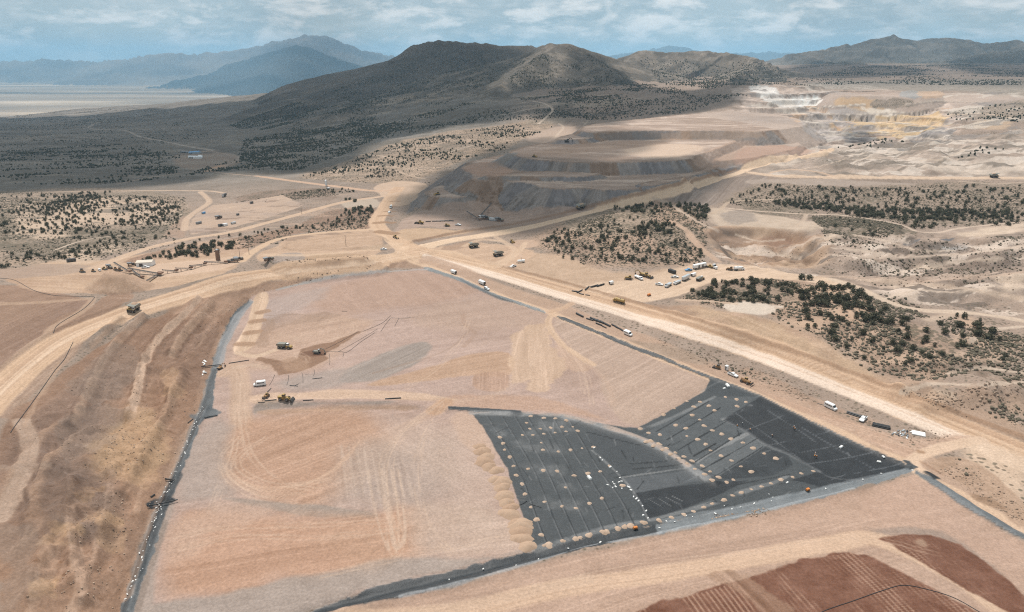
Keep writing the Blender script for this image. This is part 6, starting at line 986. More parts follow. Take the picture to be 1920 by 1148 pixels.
def excavator(c=YEL, cabm=None, reach=0):
    b1 = [(-.1+.8,1.7),(.8,2.2),(3.2,4.6),(5.4,3.4),(5.3,3.0),(3.3,4.0),(1.4,1.7)]
    return tracks(4.2, .65, .95, 1.2)+[P_('house', MB().box(-2.4, 1.3, -1.35, 1.35, 1.05, 2.2, .1, .08), c, [P_('counterweight', MB().box(-2.9, -2.35, -1.3, 1.3, 1.1, 2.1), DRK)]), P_('cab', MB().box(.2, 1.75, .35, 1.35, 1.9, 3.05, .12, .08), cabm or c, [P_('window', MB().box(.3, 1.82, .32, 1.38, 2.25, 2.9, .1, .06), GLS)]), P_('boom', MB().prism(b1, -.5, -.05), c), P_('stick', MB().prism([(5.1,3.7),(5.6,3.6),(6.3,1.2),(5.95,1.1)], -.46, -.1), c), P_('bucket', MB().prism([(5.9,1.2),(6.4,1.2),(6.3,.3),(5.6,.05),(5.2,.5)], -.85, .3), DRK)]
def dozer(c=YEL):
    return tracks(3.6, .6, 1.1, 1.0)+[P_('engine_hood', MB().box(.1, 2.2, -.6, .6, .9, 1.9, .06, .06), c), P_('cab', MB().box(-1.5, .1, -.75, .75, 1.1, 2.95, .1, .1), c, [P_('window', MB().box(-1.44, .16, -.78, .78, 1.9, 2.7, .08, .08), GLS)]), P_('blade', MB().prism([(2.5,.1),(2.75,.6),(2.6,1.3),(2.45,1.3),(2.5,.6),(2.3,.1)], -1.75, 1.75), c), P_('push_arm', MB().beam((-.2, -1.4, .6), (2.5, -1.4, .5), .15, .2).beam((-.2, 1.4, .6), (2.5, 1.4, .5), .15, .2), DRK), P_('ripper', MB().beam((-1.6, 0, 1.0), (-2.7, 0, .9), .7, .25).beam((-2.6, 0, .95), (-2.65, 0, .1), .18, .25), DRK)]
def loader(c=YEL):
    return [P_('rear_body', MB().prism([(-3.3,.9),(-3.3,2.0),(-1.0,2.15),(-.2,1.6),(-.2,.8)], -.95, .95), c), P_('front_frame', MB().box(-.2, 1.9, -.6, .6, .8, 1.7, .1, .05), c), P_('cab', MB().box(-1.3, .2, -.75, .75, 1.9, 3.3, .12, .1), c, [P_('window', MB().box(-1.24, .26, -.78, .78, 2.3, 3.05, .1, .08), GLS)]), P_('lift_arm', MB().beam((.6, -.5, 1.8), (3.1, -.5, .7), .2, .35).beam((.6, .5, 1.8), (3.1, .5, .7), .2, .35), c), P_('bucket', MB().prism([(3.0,.15),(3.0,1.2),(3.5,1.5),(4.3,.5),(4.3,.1)], -1.45, 1.45), DRK)]+wheels([(1.3,1.1,.8,.6), (-2.0,1.1,.8,.6)])
def telehandler():
    return [P_('body', MB().box(-2.4, 2.0, -.85, .85, .7, 1.6, .15, .08), BRN), P_('cab', MB().box(-.9, .6, .1, .95, 1.5, 2.6, .12, .06), YEL, [P_('window', MB().box(-.84, .66, .07, .98, 1.8, 2.4, .1, .05), GLS)]), P_('boom', MB().beam((-2.2, -.4, 1.9), (3.3, -.4, 1.3), .4, .4), BRN), P_('fork', MB().box(3.2, 3.5, -.9, .9, .6, 1.5).box(3.4, 4.6, -.7, -.5, .6, .68).box(3.4, 4.6, .5, .7, .6, .68), DRK)]+wheels([(1.5,1.0,.62,.45), (-1.7,1.0,.62,.45)])
def grader():
    return [P_('frame', MB().prism([(-3.6,.9),(-3.6,1.9),(-1.2,2.0),(-.8,1.5),(1.5,1.8),(4.4,1.3),(4.4,1.0),(1.4,1.4),(-.8,.9)], -.4, .4), YEL), P_('engine_hood', MB().box(-3.8, -1.3, -.8, .8, 1.2, 2.1, .08, .06), YEL), P_('cab', MB().box(-1.2, .3, -.75, .75, 1.6, 3.2, .12, .08), YEL, [P_('window', MB().box(-1.14, .36, -.78, .78, 2.1, 3.0, .1, .06), GLS)]), P_('blade', MB().beam((1.0, -1.8, .45), (1.9, 1.8, .45), .2, .6), STL)]+wheels([(3.9,1.05,.65,.4), (-1.6,1.05,.65,.4), (-3.2,1.05,.65,.4)])
def tank_truck(c=WHT, t=WHT):
    return [P_('chassis', MB().box(-3.9, 3.9, -.5, .5, .6, .95), DRK), P_('cab', MB().prism([(1.9,.6),(1.9,2.7),(3.0,2.7),(3.35,1.75),(4.3,1.6),(4.4,.6)], -1.1, 1.1), c, [P_('window', MB().box(2.2, 3.0, -1.13, 1.13, 1.75, 2.45), GLS), P_('windscreen', MB().prism([(3.34,1.8),(3.05,2.6),(3.1,2.62),(3.42,1.8)], -.95, .95), GLS)]), P_('tank', MB().cyl((-3.8, 0, 1.95), (1.6, 0, 1.95), 1.12, n=20), t, [P_('hatch', MB().cyl((-1, 0, 3.03), (-1, 0, 3.2), .35), DRK)])]+wheels([(3.2,.98,.52,.32), (-1.9,.95,.52,.55), (-3.1,.95,.52,.55)])
def box_truck(c=WHT, t=WHT):
    return [P_('chassis', MB().box(-3.6, 3.6, -.5, .5, .55, .9), DRK), P_('cab', MB().prism([(1.8,.6),(1.8,2.3),(2.8,2.3),(3.2,1.6),(4.0,1.45),(4.05,.6)], -1.05, 1.05), c, [P_('window', MB().box(2.0, 2.8, -1.08, 1.08, 1.5, 2.1), GLS), P_('windscreen', MB().prism([(3.18,1.62),(2.86,2.22),(2.92,2.24),(3.26,1.62)], -.9, .9), GLS)]), P_('service_body', MB().box(-3.6, 1.6, -1.1, 1.1, .9, 1.9), t)]+wheels([(2.9,.95,.48,.3), (-2.2,.92,.48,.5)])
def semi(c=WHT):
    return [P_('chassis', MB().box(-3.4, 3.2, -.45, .45, .6, .95), DRK), P_('cab', MB().prism([(-.6,.8),(-.6,3.2),(1.1,3.3),(1.6,2.0),(3.3,1.85),(3.45,.6)], -1.1, 1.1), c, [P_('window', MB().box(.1, 1.1, -1.13, 1.13, 2.0, 2.8), GLS), P_('windscreen', MB().prism([(1.56,2.05),(1.15,3.1),(1.22,3.12),(1.66,2.05)], -.95, .95), GLS)]), P_('exhaust_stack', MB().cyl((-.8, .9, 1), (-.8, .9, 3.6), .09), SLV)]+wheels([(2.5,.98,.52,.32), (-1.6,.95,.52,.55), (-2.8,.95,.52,.55)])
def cargo_trailer(l=6.6, c=WHT, door=DRK):
    return [P_('body', MB().box(-l/2, l/2, -1.2, 1.2, .55, 2.9), c), P_('end_door', MB().box(-l/2-.03, -l/2+.05, -1.05, 1.05, .65, 2.7), door), P_('tow_bar', MB().beam((l/2, .5, .6), (l/2+1.2, 0, .6), .1, .12).beam((l/2, -.5, .6), (l/2+1.2, 0, .6), .1, .12), DRK)]+wheels([(-.5,1.12,.36,.24), (.45,1.12,.36,.24)])
def long_trailer(l=13, c=WHT, doors=True):
    d = [P_('door', MB().box(x, x+1.5, -1.32, -1.26, .9, 3.1), DRK) for x in (-2.4, 1.6)] if doors else [P_('end_door', MB().box(-l/2-.03, -l/2+.05, -1.1, 1.1, 1.1, 3.6), SLV)]
    return [P_('body', MB().box(-l/2, l/2, -1.28, 1.28, 1.0, 3.8), c), P_('landing_leg', MB().beam((l/2-2, 0, 0), (l/2-2, 0, 1.05), 1.6, .15), DRK)]+d+wheels([(-l/2+1.6,1.0,.5,.5), (-l/2+2.8,1.0,.5,.5)])
def tank_trailer(): return [P_('tank', MB().cyl((-3, 0, 1.6), (2.6, 0, 1.6), .95, n=18), WHT), P_('frame', MB().beam((-3, 0, .65), (3.8, 0, .65), .7, .2), DRK), P_('vent_pipe', MB().cyl((-.4, 0, 2.5), (-.4, 0, 4.2), .12), DRK)]+wheels([(-1.6,.85,.45,.35)])
def skid(c=BRN): return tracks(2.6, .4, .75, .75)+[P_('body', MB().box(-1.5, .9, -.6, .6, .6, 1.5, .1, .05), c), P_('cab', MB().box(-.9, .4, -.55, .55, 1.4, 2.2, .1, .08), DRK), P_('bucket', MB().prism([(1.5,.1),(1.4,.8),(1.9,.9),(2.4,.1)], -.95, .95), DRK)]
def cabin(): return [P_('body', MB().box(-.65, .65, -.65, .65, .05, 2.1), WHT), P_('roof', MB().box(-.7, .7, -.7, .7, 2.1, 2.35, .15, .15), WHT), P_('door', MB().box(-.45, .45, -.68, -.64, .15, 1.95), STL)]
def container(l=6, c=DRK): return [P_('body', MB().box(-l/2, l/2, -1.22, 1.22, .1, 2.6), c), P_('end_door', MB().box(-l/2-.05, -l/2+.02, -1.05, 1.05, .25, 2.45), STL)]
def generator(): return [P_('body', MB().box(-.7, .7, -.45, .45, .25, 1.0, .05, .05), ORG), P_('frame', MB().box(-.8, .8, -.5, .5, .1, .25), DRK)]+wheels([(0,.5,.25,.15)])
def roll(l=6.5, r=.55, core=True): return [P_('sheet', MB().cyl((-l/2, 0, r), (l/2, 0, r), r, n=20), BLK), P_('core', MB().cyl((-l/2-.12, 0, r), (l/2+.12, 0, r), r*.3), STL)]
def pipe_len(l=7, r=.25): return MB().cyl((-l/2, 0, r), (l/2, 0, r), r, n=12).mesh('pipe', BLK)
def conveyor(l=20, h0=.8, h1=5.0, w=1.0):
    fr = MB(); 
    for s in (-1, 1):
        fr.beam((0, s*w/2, h0), (l, s*w/2, h1), .12, .25); fr.beam((0, s*w/2, h0-.7), (l, s*w/2, h1-.7), .1, .12)
        for k in range(int(l/2)): t0, t1 = k*2/l, (k*2+1)/l; t2 = (k*2+2)/l; fr.beam((k*2, s*w/2, h0+(h1-h0)*t0-.7), (k*2+1, s*w/2, h0+(h1-h0)*t1), .06, .06); fr.beam((k*2+1, s*w/2, h0+(h1-h0)*t1), (k*2+2, s*w/2, h0+(h1-h0)*t2-.7), .06, .06)
    out = [P_('truss', fr, STL), P_('belt', MB().beam((0, 0, h0+.2), (l, 0, h1+.2), w*.85, .06), RUB), P_('head_drum', MB().cyl((l, -w/2, h1+.1), (l, w/2, h1+.1), .35), DRK), P_('feed_hopper', MB().box(-.6, 1.6, -w*.9, w*.9, h0+.2, h0+1.3, -.3, -.3), RST)]
    for t in (.3, .7):
        z = h0+(h1-h0)*t-.7
        if z > .5: out.append(P_('leg', MB().beam((l*t, -w*.6, 0), (l*t, -w*.5, z), .15, .15).beam((l*t, w*.6, 0), (l*t, w*.5, z), .15, .15).beam((l*t, -w*.55, z*.5), (l*t, w*.55, z*.5), .1, .1), RST))
    return out
def crusher():
    return [P_('chassis', MB().box(-5, 5, -1.2, 1.2, .8, 1.4), RST), P_('feed_hopper', MB().box(-5.2, -1.5, -1.6, 1.6, 2.4, 4.2, -.5, -.4), STL), P_('crusher_body', MB().box(-1.3, 1.6, -1.3, 1.3, 1.4, 3.6, .15, .1), DRK, [P_('flywheel', MB().cyl((.2, -1.6, 2.6), (.2, -1.32, 2.6), .9), DRK)]), P_('engine_box', MB().box(2.0, 4.6, -1.1, 1.1, 1.4, 2.9), GRN), P_('walkway', MB().box(-1.2, 4.8, 1.35, 2.1, 2.0, 2.1).beam((-1.2, 2.1, 3.0), (4.8, 2.1, 3.0), .06, .06), STL)]+wheels([(3.4,1.1,.5,.4), (2.2,1.1,.5,.4)])+[P_('leg', MB().box(-4.6, -4.2, s-.2, s+.2, 0, 2.4), RST) for s in (-1.2, 1.2)]
def shed(l, w, h, roofm, wallm, doors=1):
    rf = MB().prism([(0,0),(1,0)], 0, 1) if False else MB()
    n = [(-w/2-.3, h-.12), (0, h+w*.16), (w/2+.3, h-.12), (w/2+.3, h-.3), (0, h+w*.16-.2), (-w/2-.3, h-.3)]
    v = [(-l/2-.3, y, z) for y, z in n]+[(l/2+.3, y, z) for y, z in n]; rf._a(v, [(k, (k+1) % 6, 6+(k+1) % 6, 6+k) for k in range(6)]+[(5,4,3,2,1,0), (6,7,8,9,10,11)])
    g2 = [(-w/2, 0), (-w/2, h-.3), (0, h+w*.16-.25), (w/2, h-.3), (w/2, 0)]; wl = MB(); v = [(-l/2, y, z) for y, z in g2]+[(l/2, y, z) for y, z in g2]; wl._a(v, [(k, (k+1) % 5, 5+(k+1) % 5, 5+k)[::-1] for k in range(5)]+[(0,1,2,3,4), (9,8,7,6,5)])
    return [P_('wall', wl, wallm), P_('roof', rf, roofm)]+[P_('door', MB().box(-l/2+2+k*4, -l/2+4.5+k*4, -w/2-.06, -w/2-.01, 0, h*.7), DRK) for k in range(doors)]
def power_pole(h=11): return [P_('pole', MB().cyl((0, 0, -.5), (0, 0, h), .17, .11), WOOD), P_('crossarm', MB().beam((0, -1.2, h-.7), (0, 1.2, h-.7), .12, .14), WOOD), P_('insulator', MB().cyl((0, -1.1, h-.6), (0, -1.1, h-.3), .07).cyl((0, 1.1, h-.6), (0, 1.1, h-.3), .07), SLV)]
def silo(): return [P_('tank', MB().cyl((0, 0, 2.6), (0, 0, 9.2), 1.6, n=20).cyl((0, 0, 9.2), (0, 0, 9.9), 1.6, .5, 20), WHT), P_('cone', MB().cyl((0, 0, 1.2), (0, 0, 2.6), .3, 1.6, 20), WHT), P_('ladder', MB().beam((1.7, 0, 0), (1.7, 0, 9.5), .4, .06), STL)]+[P_('leg', MB().beam((sx*1.2, sy*1.2, 0), (sx*1.1, sy*1.1, 2.9), .2, .2), STL) for sx in (-1, 1) for sy in (-1, 1)]
def tower(): return [P_('shell', MB().cyl((0, 0, 0), (0, 0, 8.5), 1.7, 1.5, 18), RST), P_('cap', MB().cyl((0, 0, 8.5), (0, 0, 9.3), 1.5, .4, 18), STL), P_('ladder', MB().beam((1.8, 0, 0), (1.7, 0, 9), .4, .06), STL)]
_pc = {}
def place(name, parts, at, to, label, cat, group=None, scale=1.0, dz=0.0, key=None):
    """one machine: an Empty on the ground with its parts, heading from photo point at towards photo point to"""
    if key is not None:
        if key not in _pc: _pc[key] = parts()
        parts = _pc[key]
    a, b_ = ground([at, to]); root = bpy.data.objects.new(name, None); sc.collection.objects.link(root); root.empty_display_size = 1
    h = math.atan2(b_[1]-a[1], b_[0]-a[0]); e = 2.0*scale; z = float(height([a[0]], [a[1]])[0])
    zf = float(height([a[0]+math.cos(h)*e], [a[1]+math.sin(h)*e])[0]); zb = float(height([a[0]-math.cos(h)*e], [a[1]-math.sin(h)*e])[0]); zl = float(height([a[0]-math.sin(h)*e*.6], [a[1]+math.cos(h)*e*.6])[0]); zr = float(height([a[0]+math.sin(h)*e*.6], [a[1]-math.cos(h)*e*.6])[0])
    root.location = (a[0], a[1], (zf+zb+z*2)/4+dz); root.rotation_euler = (max(-.2, min(.2, math.atan2(zl-zr, 2.4*scale))), max(-.2, min(.2, -math.atan2(zf-zb, 2*e))), h); root.scale = (scale,)*3
    root['label'] = label; root['category'] = cat
    if group: root['group'] = group
    def kids(ps, par):
        for nm, me, sub in ps:
            o = bpy.data.objects.new(nm, me); sc.collection.objects.link(o); o.parent = par; kids(sub, o)
    kids(parts, root); return root
V_ = lambda nm, f, at, to, lb, cat, gr=None, s=1.0, key=None: place(nm, f, at, to, lb, cat, gr, s, key=key or f.__name__)
HG = 'haul trucks'; PG = 'white pickups'; VG_ = 'white vans'
V_('passenger_van', van, (1557,766), (1580,777), 'white passenger van parked on the track beside the new black liner', 'van', VG_)
V_('passenger_van', van, (1178,628), (1200,638), 'white van at the lower end of the row of black liner rolls', 'van', VG_)
V_('passenger_van', van, (487,723), (470,725), 'white van parked alone on the pink pad near loose pipes', 'van', VG_)
V_('pickup_truck', pickup, (1374,705), (1396,714), 'white pickup parked on the track just behind the telehandler', 'pickup truck', PG)
V_('pickup_truck', pickup, (1618,788), (1608,798), 'white pickup standing between two stacks of black pipe', 'pickup truck', PG)
V_('pickup_truck', pickup, (719,469), (735,468), 'white pickup on the dirt road just left of the road junction', 'pickup truck', PG)
V_('pickup_truck', pickup, (1236,535), (1252,537), 'white pickup, the leftmost vehicle of the silver trailer row in the yard', 'pickup truck', PG)
V_('pickup_truck', pickup, (273,503), (290,502), 'white pickup in front of the tan roofed shed', 'pickup truck', PG)
V_('pickup_truck', pickup, (730,399), (722,404), 'small white pickup in front of the white water truck on the ramp', 'pickup truck', PG)
V_('pickup_truck', pickup, (1265,521), (1280,521), 'white pickup behind the long silver trailer', 'pickup truck', PG)
V_('pickup_truck', lambda: pickup(BLU), (1291,508), (1275,509), 'dark blue pickup at the left end of the white office trailer', 'pickup truck', key='bluepick')
V_('sport_utility_car', suv, (913,543), (930,551), 'white car parked right of the two white cargo trailers', 'car')
V_('pickup_truck', pickup, (962,501), (945,503), 'white pickup below the white tank trailer', 'pickup truck', PG)
V_('pickup_truck', pickup, (615,354), (630,355), 'white truck at the foot of the white silo', 'pickup truck', PG)
V_('pickup_truck', pickup, (859,423), (873,424), 'white truck on the floor below the waste rock terraces', 'pickup truck', PG, 1.1)
V_('cargo_trailer', cargo_trailer, (851,513), (830,505), 'white cargo trailer with open dark end, the left one of two', 'trailer', 'white cargo trailers', .9)
V_('cargo_trailer', cargo_trailer, (904,533), (885,525), 'white cargo trailer with open dark end next to the white car', 'trailer', 'white cargo trailers', .95)
V_('portable_cabin', cabin, (1362,694), (1370,698), 'small white portable cabin above the white pickup', 'cabin', s=1.15)
V_('telehandler', telehandler, (1398,718), (1412,724), 'worn orange brown telehandler carrying a black roll on the track', 'telehandler', s=1.1)
V_('liner_roll', roll, (1408,724), (1414,718), 'black roll held on the forks of the telehandler', 'liner roll', s=.45).location.z += .7
V_('skid_steer', skid, (1345,691), (1330,687), 'small brown skid steer left of the white portable cabin', 'skid steer', s=1.1)
V_('haul_truck', haul_truck, (250,583), (225,592), 'loaded haul truck driving down the left haul road', 'haul truck', HG, .95)
V_('haul_truck', haul_truck, (888,464), (866,467), 'parked haul truck with grey body, the upper left one of the pair', 'haul truck', HG, .95)
V_('haul_truck', haul_truck, (934,480), (911,484), 'parked haul truck with grey body, the lower right one of the pair', 'haul truck', HG, .95)
V_('haul_truck', haul_truck, (1089,391), (1068,396), 'haul truck on the road along the foot of the terraces', 'haul truck', HG, 1.0)
V_('haul_truck', haul_truck, (1863,333), (1900,334), 'haul truck on the far pale road at the right edge', 'haul truck', HG, 1.05)
V_('articulated_truck', dump_truck, (534,653), (556,655), 'articulated dump truck facing right on the pad earthworks', 'dump truck')
V_('excavator', lambda: excavator(GRN, WHT), (595,663), (612,664), 'grey excavator digging in the dark moist soil', 'excavator', 'excavators', .8, key='exc1')
V_('excavator', lambda: excavator(BRN), (413,692), (430,683), 'small brown excavator beside the lined ditch', 'excavator', 'excavators', .6, key='exc2')
V_('wheel_loader', loader, (535,750), (556,753), 'yellow wheel loader with dark cab beside black pipes', 'wheel loader', s=1.02)
V_('telehandler', telehandler, (499,746), (492,756), 'dark telehandler left of the yellow wheel loader', 'telehandler', s=.95)
V_('bulldozer', dozer, (960,455), (975,462), 'yellow bulldozer right of the two parked haul trucks', 'bulldozer', 'bulldozers', 1.0)
V_('bulldozer', dozer, (838,425), (855,424), 'bulldozer left of the white truck below the terraces', 'bulldozer', 'bulldozers', 1.1)
V_('bulldozer', dozer, (820,366), (805,369), 'bulldozer on the dark lower bench at the left end of the terraces', 'bulldozer', 'bulldozers', 1.3)
V_('bulldozer', dozer, (1002,295), (1015,296), 'small bulldozer on the edge of the middle terrace', 'bulldozer', 'bulldozers', 1.2)
V_('motor_grader', grader, (742,447), (752,452), 'motor grader at the dark strip just above the road junction', 'grader')
V_('wheel_loader', loader, (787,420), (775,419), 'orange yellow loader near the row of dark rolls', 'wheel loader', s=1.2)
V_('water_truck', tank_truck, (733,390), (728,398), 'white water truck coming down the ramp left of the terraces', 'water truck', 'water trucks', 1.0)
V_('water_truck', lambda: tank_truck(YEL, YEL), (1161,567), (1140,561), 'orange yellow water truck beside the wide haul road', 'water truck', 'water trucks', 1.0, key='wt2')
V_('tank_trailer', tank_trailer, (977,493), (960,494), 'white tank trailer with a dark vent pipe below the parked haul trucks', 'trailer')
# equipment yard
V_('bulldozer', dozer, (1179,524), (1165,523), 'brown bulldozer at the left end of the yard machines', 'bulldozer', 'bulldozers', 1.1)
V_('service_truck', box_truck, (1197,523), (1206,527), 'grey and white service truck between two yellow machines', 'truck')
V_('wheel_loader', loader, (1213,520), (1226,524), 'yellow loader at the right end of the yard machines', 'wheel loader', s=1.1)
V_('excavator', excavator, (1203,516), (1190,514), 'yellow excavator behind the grey service truck', 'excavator', 'excavators', .8)
V_('storage_container', lambda: container(6, BLK), (1260,512), (1272,516), 'dark storage container at the back of the yard', 'container', key='contd')
V_('office_trailer', long_trailer, (1311,503), (1330,499), 'long white office trailer with two dark doorways', 'trailer', s=.95)
V_('semi_truck', semi, (1338,503), (1347,507), 'white semi tractor right of the office trailer', 'semi truck')
V_('wheel_loader', loader, (1330,502), (1322,500), 'dark loader between office trailer and semi tractor', 'wheel loader', s=.8)
V_('semi_trailer', lambda: long_trailer(11, SLV, False), (1286,525), (1300,518), 'long silver box trailer in the middle of the yard', 'trailer', s=.9, key='lt2')
V_('service_truck', lambda: box_truck(WHT, SLV), (1270,532), (1261,536), 'white cab truck coupled to the long silver trailer', 'truck', key='bt2')
V_('service_truck', lambda: box_truck(SLV, SLV), (1253,537), (1247,541), 'silver service truck right of the leftmost white pickup', 'truck', key='bt3')
V_('cargo_trailer', cargo_trailer, (1300,518), (1312,513), 'white cargo trailer at the right end of the silver trailer', 'trailer', 'white cargo trailers', .8)
V_('articulated_truck', lambda: dump_truck(), (1313,526), (1329,520), 'dark brown dump truck on the right side of the yard', 'dump truck', s=.9, key='dt2')
V_('water_truck', lambda: tank_truck(WHT, WHT), (1385,507), (1400,506), 'long white tanker at the right end of the yard', 'water truck', 'water trucks', 1.0, key='wt3')
V_('bulldozer', lambda: dozer(BRN), (1369,507), (1355,505), 'dark brown bulldozer touching the long white tanker', 'bulldozer', 'bulldozers', 1.0, key='dz2')
V_('cargo_trailer', lambda: cargo_trailer(4), (1146,533), (1160,529), 'short white trailer right of the black roll row', 'trailer', 'white cargo trailers', .8, key='ct2')
V_('light_plant', generator, (1217,555), (1225,553), 'small white and orange light plant at the yard entrance', 'generator', s=1.6)
V_('generator', generator, (1514,920), (1520,918), 'orange generator on the liner near its front edge at right', 'generator', 'orange generators', 1.1)
V_('generator', generator, (1191,992), (1197,991), 'orange generator at the front edge below the chalk marked liner', 'generator', 'orange generators', 1.1)
# rolls and pipes
for i, (at, to, s) in enumerate((((1087,592),(1097,597),1.05), ((1106,600),(1116,603),.8), ((1113,600),(1123,605),1.0), ((1119,602),(1129,607),1.0), ((1125,604),(1135,609),1.0), ((1131,606),(1141,611),.9), ((1138,610),(1148,615),1.0), ((1123,609),(1133,613),.8), ((1133,614),(1143,619),.6), ((1152,612),(1162,617),.8), ((1159,616),(1169,621),.8), ((1168,621),(1178,627),.8))):
    V_('liner_roll', roll, at, to, 'black liner roll in the row between haul road and dirt track', 'liner roll', 'liner rolls beside the track', s)
for at, to, s in (((1087,547),(1095,545),.8), ((1101,541),(1112,538),.8), ((1114,538),(1124,535),1.0), ((1126,536),(1136,533),1.0), ((1078,547),(1088,548),.7), ((1090,552),(1098,554),.6), ((1102,554),(1110,555),.5)):
    V_('liner_roll', roll, at, to, 'black liner roll in the line above the wide haul road near the yard', 'liner roll', 'liner rolls near the yard', s)
for x in (803, 815, 822, 830, 838, 846): V_('liner_roll', roll, (x,416-(x-803)*.03), (x+10,415.6), 'dark roll in the row lying below the terraces', 'liner roll', 'rolls below the terraces', .8)
def lay(me, at, to, label, group, dx=0, dz=0, scale=1.0, name='plastic_pipe', cat='pipe'):
    a, b_ = ground([at, to]); h = math.atan2(b_[1]-a[1], b_[0]-a[0]); o = bpy.data.objects.new(name, me); sc.collection.objects.link(o)
    x, y = a[0]-math.sin(h)*dx, a[1]+math.cos(h)*dx; e = 2.5*scale; zf, zb = height([x+math.cos(h)*e, x-math.cos(h)*e], [y+math.sin(h)*e, y-math.sin(h)*e])
    o.location = (x, y, (zf+zb)/2+dz); o.rotation_euler = (0, -math.atan2(zf-zb, 2*e), h); o.scale = (scale,)*3; o['label'] = label; o['category'] = cat
    if group: o['group'] = group
    return o
PM = pipe_len(7, .28)
for k, (dx, dz) in enumerate(((-1.5,0), (-.9,0), (-.3,0), (.3,0), (.9,0), (1.5,0), (-1.2,.5), (-.6,.5), (0,.5), (.6,.5))): lay(PM, (1652,800), (1670,804), 'black pipe in the wider stack right of the white pickup', 'pipes of the wide stack', dx, dz)
for dx, dz in ((-.6,0), (0,0), (.6,0), (-.3,.5), (.3,.5)): lay(PM, (1602,779), (1620,785), 'black pipe in the narrow stack left of the white pickup', 'pipes of the narrow stack', dx, dz, .95)
PS = pipe_len(4.5, .16)
for at, to, s, lb in (((1540,759),(1556,764),.8,'short black pipe lying just left of the white passenger van'), ((1525,753),(1529,758),.4,'stub of black pipe at left of the track near the van'), ((595,710),(612,708),1.1,'black pipe at the right end of the loose pipes on the pad'), ((551,724),(563,725),1.0,'black pipe below the dark soil patch on the pad'), ((556,722),(565,718),.7,'thin pipe crossing another below the dark soil patch'), ((504,733),(510,727),1.1,'slanting pipe above the dark telehandler'), ((578,751),(590,750),1.1,'black pipe right of the yellow wheel loader'), ((737,748),(752,747),1.7,'long dark pipe lying on the ledge edge mid pad'), ((576,702),(582,701),.4,'short pipe piece just under the dark soil patch'), ((646,584),(656,584),.8,'thin pipe alone on the upper pad'), ((1474,871),(1482,874),.1,'black offcut on liner')):
    if s > .2: lay(PS, at, to, lb, None, scale=s)
lay(PM, (508,751), (520,750), 'thick black pipe beside the dark telehandler', None, scale=.75); lay(PM, (490,755), (500,755), 'black pipe stub at the left end of the pad ledge', None, scale=.45)
# continuous hoses and drain lines following the ground
def hose(px, r, label, m=BLK, name='drain_pipe', lift=0.0, cat='pipe', n=8, group=None):
    P = ground(smooth(px, n)); z = height(P[:, 0], P[:, 1])+r*.7+lift; pts = [Vector((P[i][0], P[i][1], z[i])) for i in range(len(P))]
    V, Fc = [], []; K = 6
    for i, p in enumerate(pts):
        d = (pts[min(i+1, len(pts)-1)]-pts[max(i-1, 0)]).normalized(); u = d.cross(Vector((0, 0, 1))).normalized(); w = u.cross(d)
        V += [p+(u*math.cos(k*6.2832/K)+w*math.sin(k*6.2832/K))*r for k in range(K)]
        if i: Fc += [((i-1)*K+k, (i-1)*K+(k+1) % K, i*K+(k+1) % K, i*K+k) for k in range(K)]
    me = bpy.data.meshes.new(name); me.from_pydata([tuple(v) for v in V], [], [f[::-1] for f in Fc]); me.materials.append(m); me.polygons.foreach_set('use_smooth', np.ones(len(me.polygons), bool)); o = bpy.data.objects.new(name, me); sc.collection.objects.link(o); o['label'] = label; o['category'] = cat
    if group: o['group'] = group
    return o
hose([(20,812),(29,798),(60,756),(84,722),(103,695),(120,675),(130,656),(137,642)], .14, 'black pipeline along the right side of the left haul road')
hose([(-40,518),(0,522),(28,526),(64,545),(100,554),(140,556),(172,557),(176,560),(156,580),(123,600),(106,612),(100,625)], .14, 'black pipeline round the brown mound at the left edge')
hose([(1510,1165),(1545,1146),(1600,1127),(1660,1106),(1695,1098),(1740,1106),(1790,1122),(1840,1150)], .11, 'black drip line across the red brown leach field')
hose([(607,660),(640,660),(652,660),(676,642),(703,624)], .1, 'drain pipe running right and then uphill from the grey excavator'); hose([(610,655),(640,640),(672,622)], .08, 'thin drain line straight uphill from the grey excavator'); hose([(634,660),(670,640),(708,617)], .08, 'thin drain line between two longer pipes on the pad')
hose([(680,622),(715,607),(733,592)], .1, 'drain pipe at the tip of the dark soil strip'); hose([(733,596),(750,597),(770,596)], .09, 'drain pipe at the top right of the drain lines'); hose([(732,597),(722,610),(714,622)], .1, 'thin branch line hanging down from the top drain pipe'); hose([(748,597),(740,612)], .1, 'short branch line right of the other on the top drain pipe')
for a, b_, lb in (((515,703),(505,723),'left branch drain line below the dark soil patch'), ((541,704),(538,722),'second branch drain line below the dark soil patch'), ((566,699),(568,718),'third branch drain line below the dark soil patch'), ((589,693),(588,705),'short branch drain line at the lower tip of the dark soil'), ((617,663),(618,685),'drain line hanging down from the pipe right of the excavator'), ((643,661),(643,669),'stub drain line near the end of the pipe right of the excavator')): hose([a, ((a[0]+b_[0])/2+1, (a[1]+b_[1])/2), b_], .09, lb)
hose([(378,690),(395,688),(414,686)], .25, 'black pipe laid across the lined ditch beside the small brown excavator', lift=.5); hose([(429,682),(448,679),(467,676)], .2, 'black pipe on the pad right of the small brown excavator', lift=.15)
hose([(277,953),(305,948),(334,941)], .25, 'long black pipe across the lower part of the lined ditch', lift=.8); hose([(310,901),(318,902),(327,903)], .3, 'short black pipe across the ditch above the longer one', lift=.5); hose([(384,785),(395,782),(408,780)], .22, 'black pipe in the short side channel of the ditch', lift=.2); hose([(352,794),(362,786)], .2, 'stub of pipe on the left bank of the ditch'); hose([(283,933),(290,928)], .3, 'dark stub of pipe on the left bank near the ditch foot')
hose([(973,948),(980,945),(988,940)], .14, 'thin black pipe beside the lower soil piles'); hose([(994,945),(1006,949),(1015,952)], .14, 'thin black pipe on the grey liner right of the soil piles')
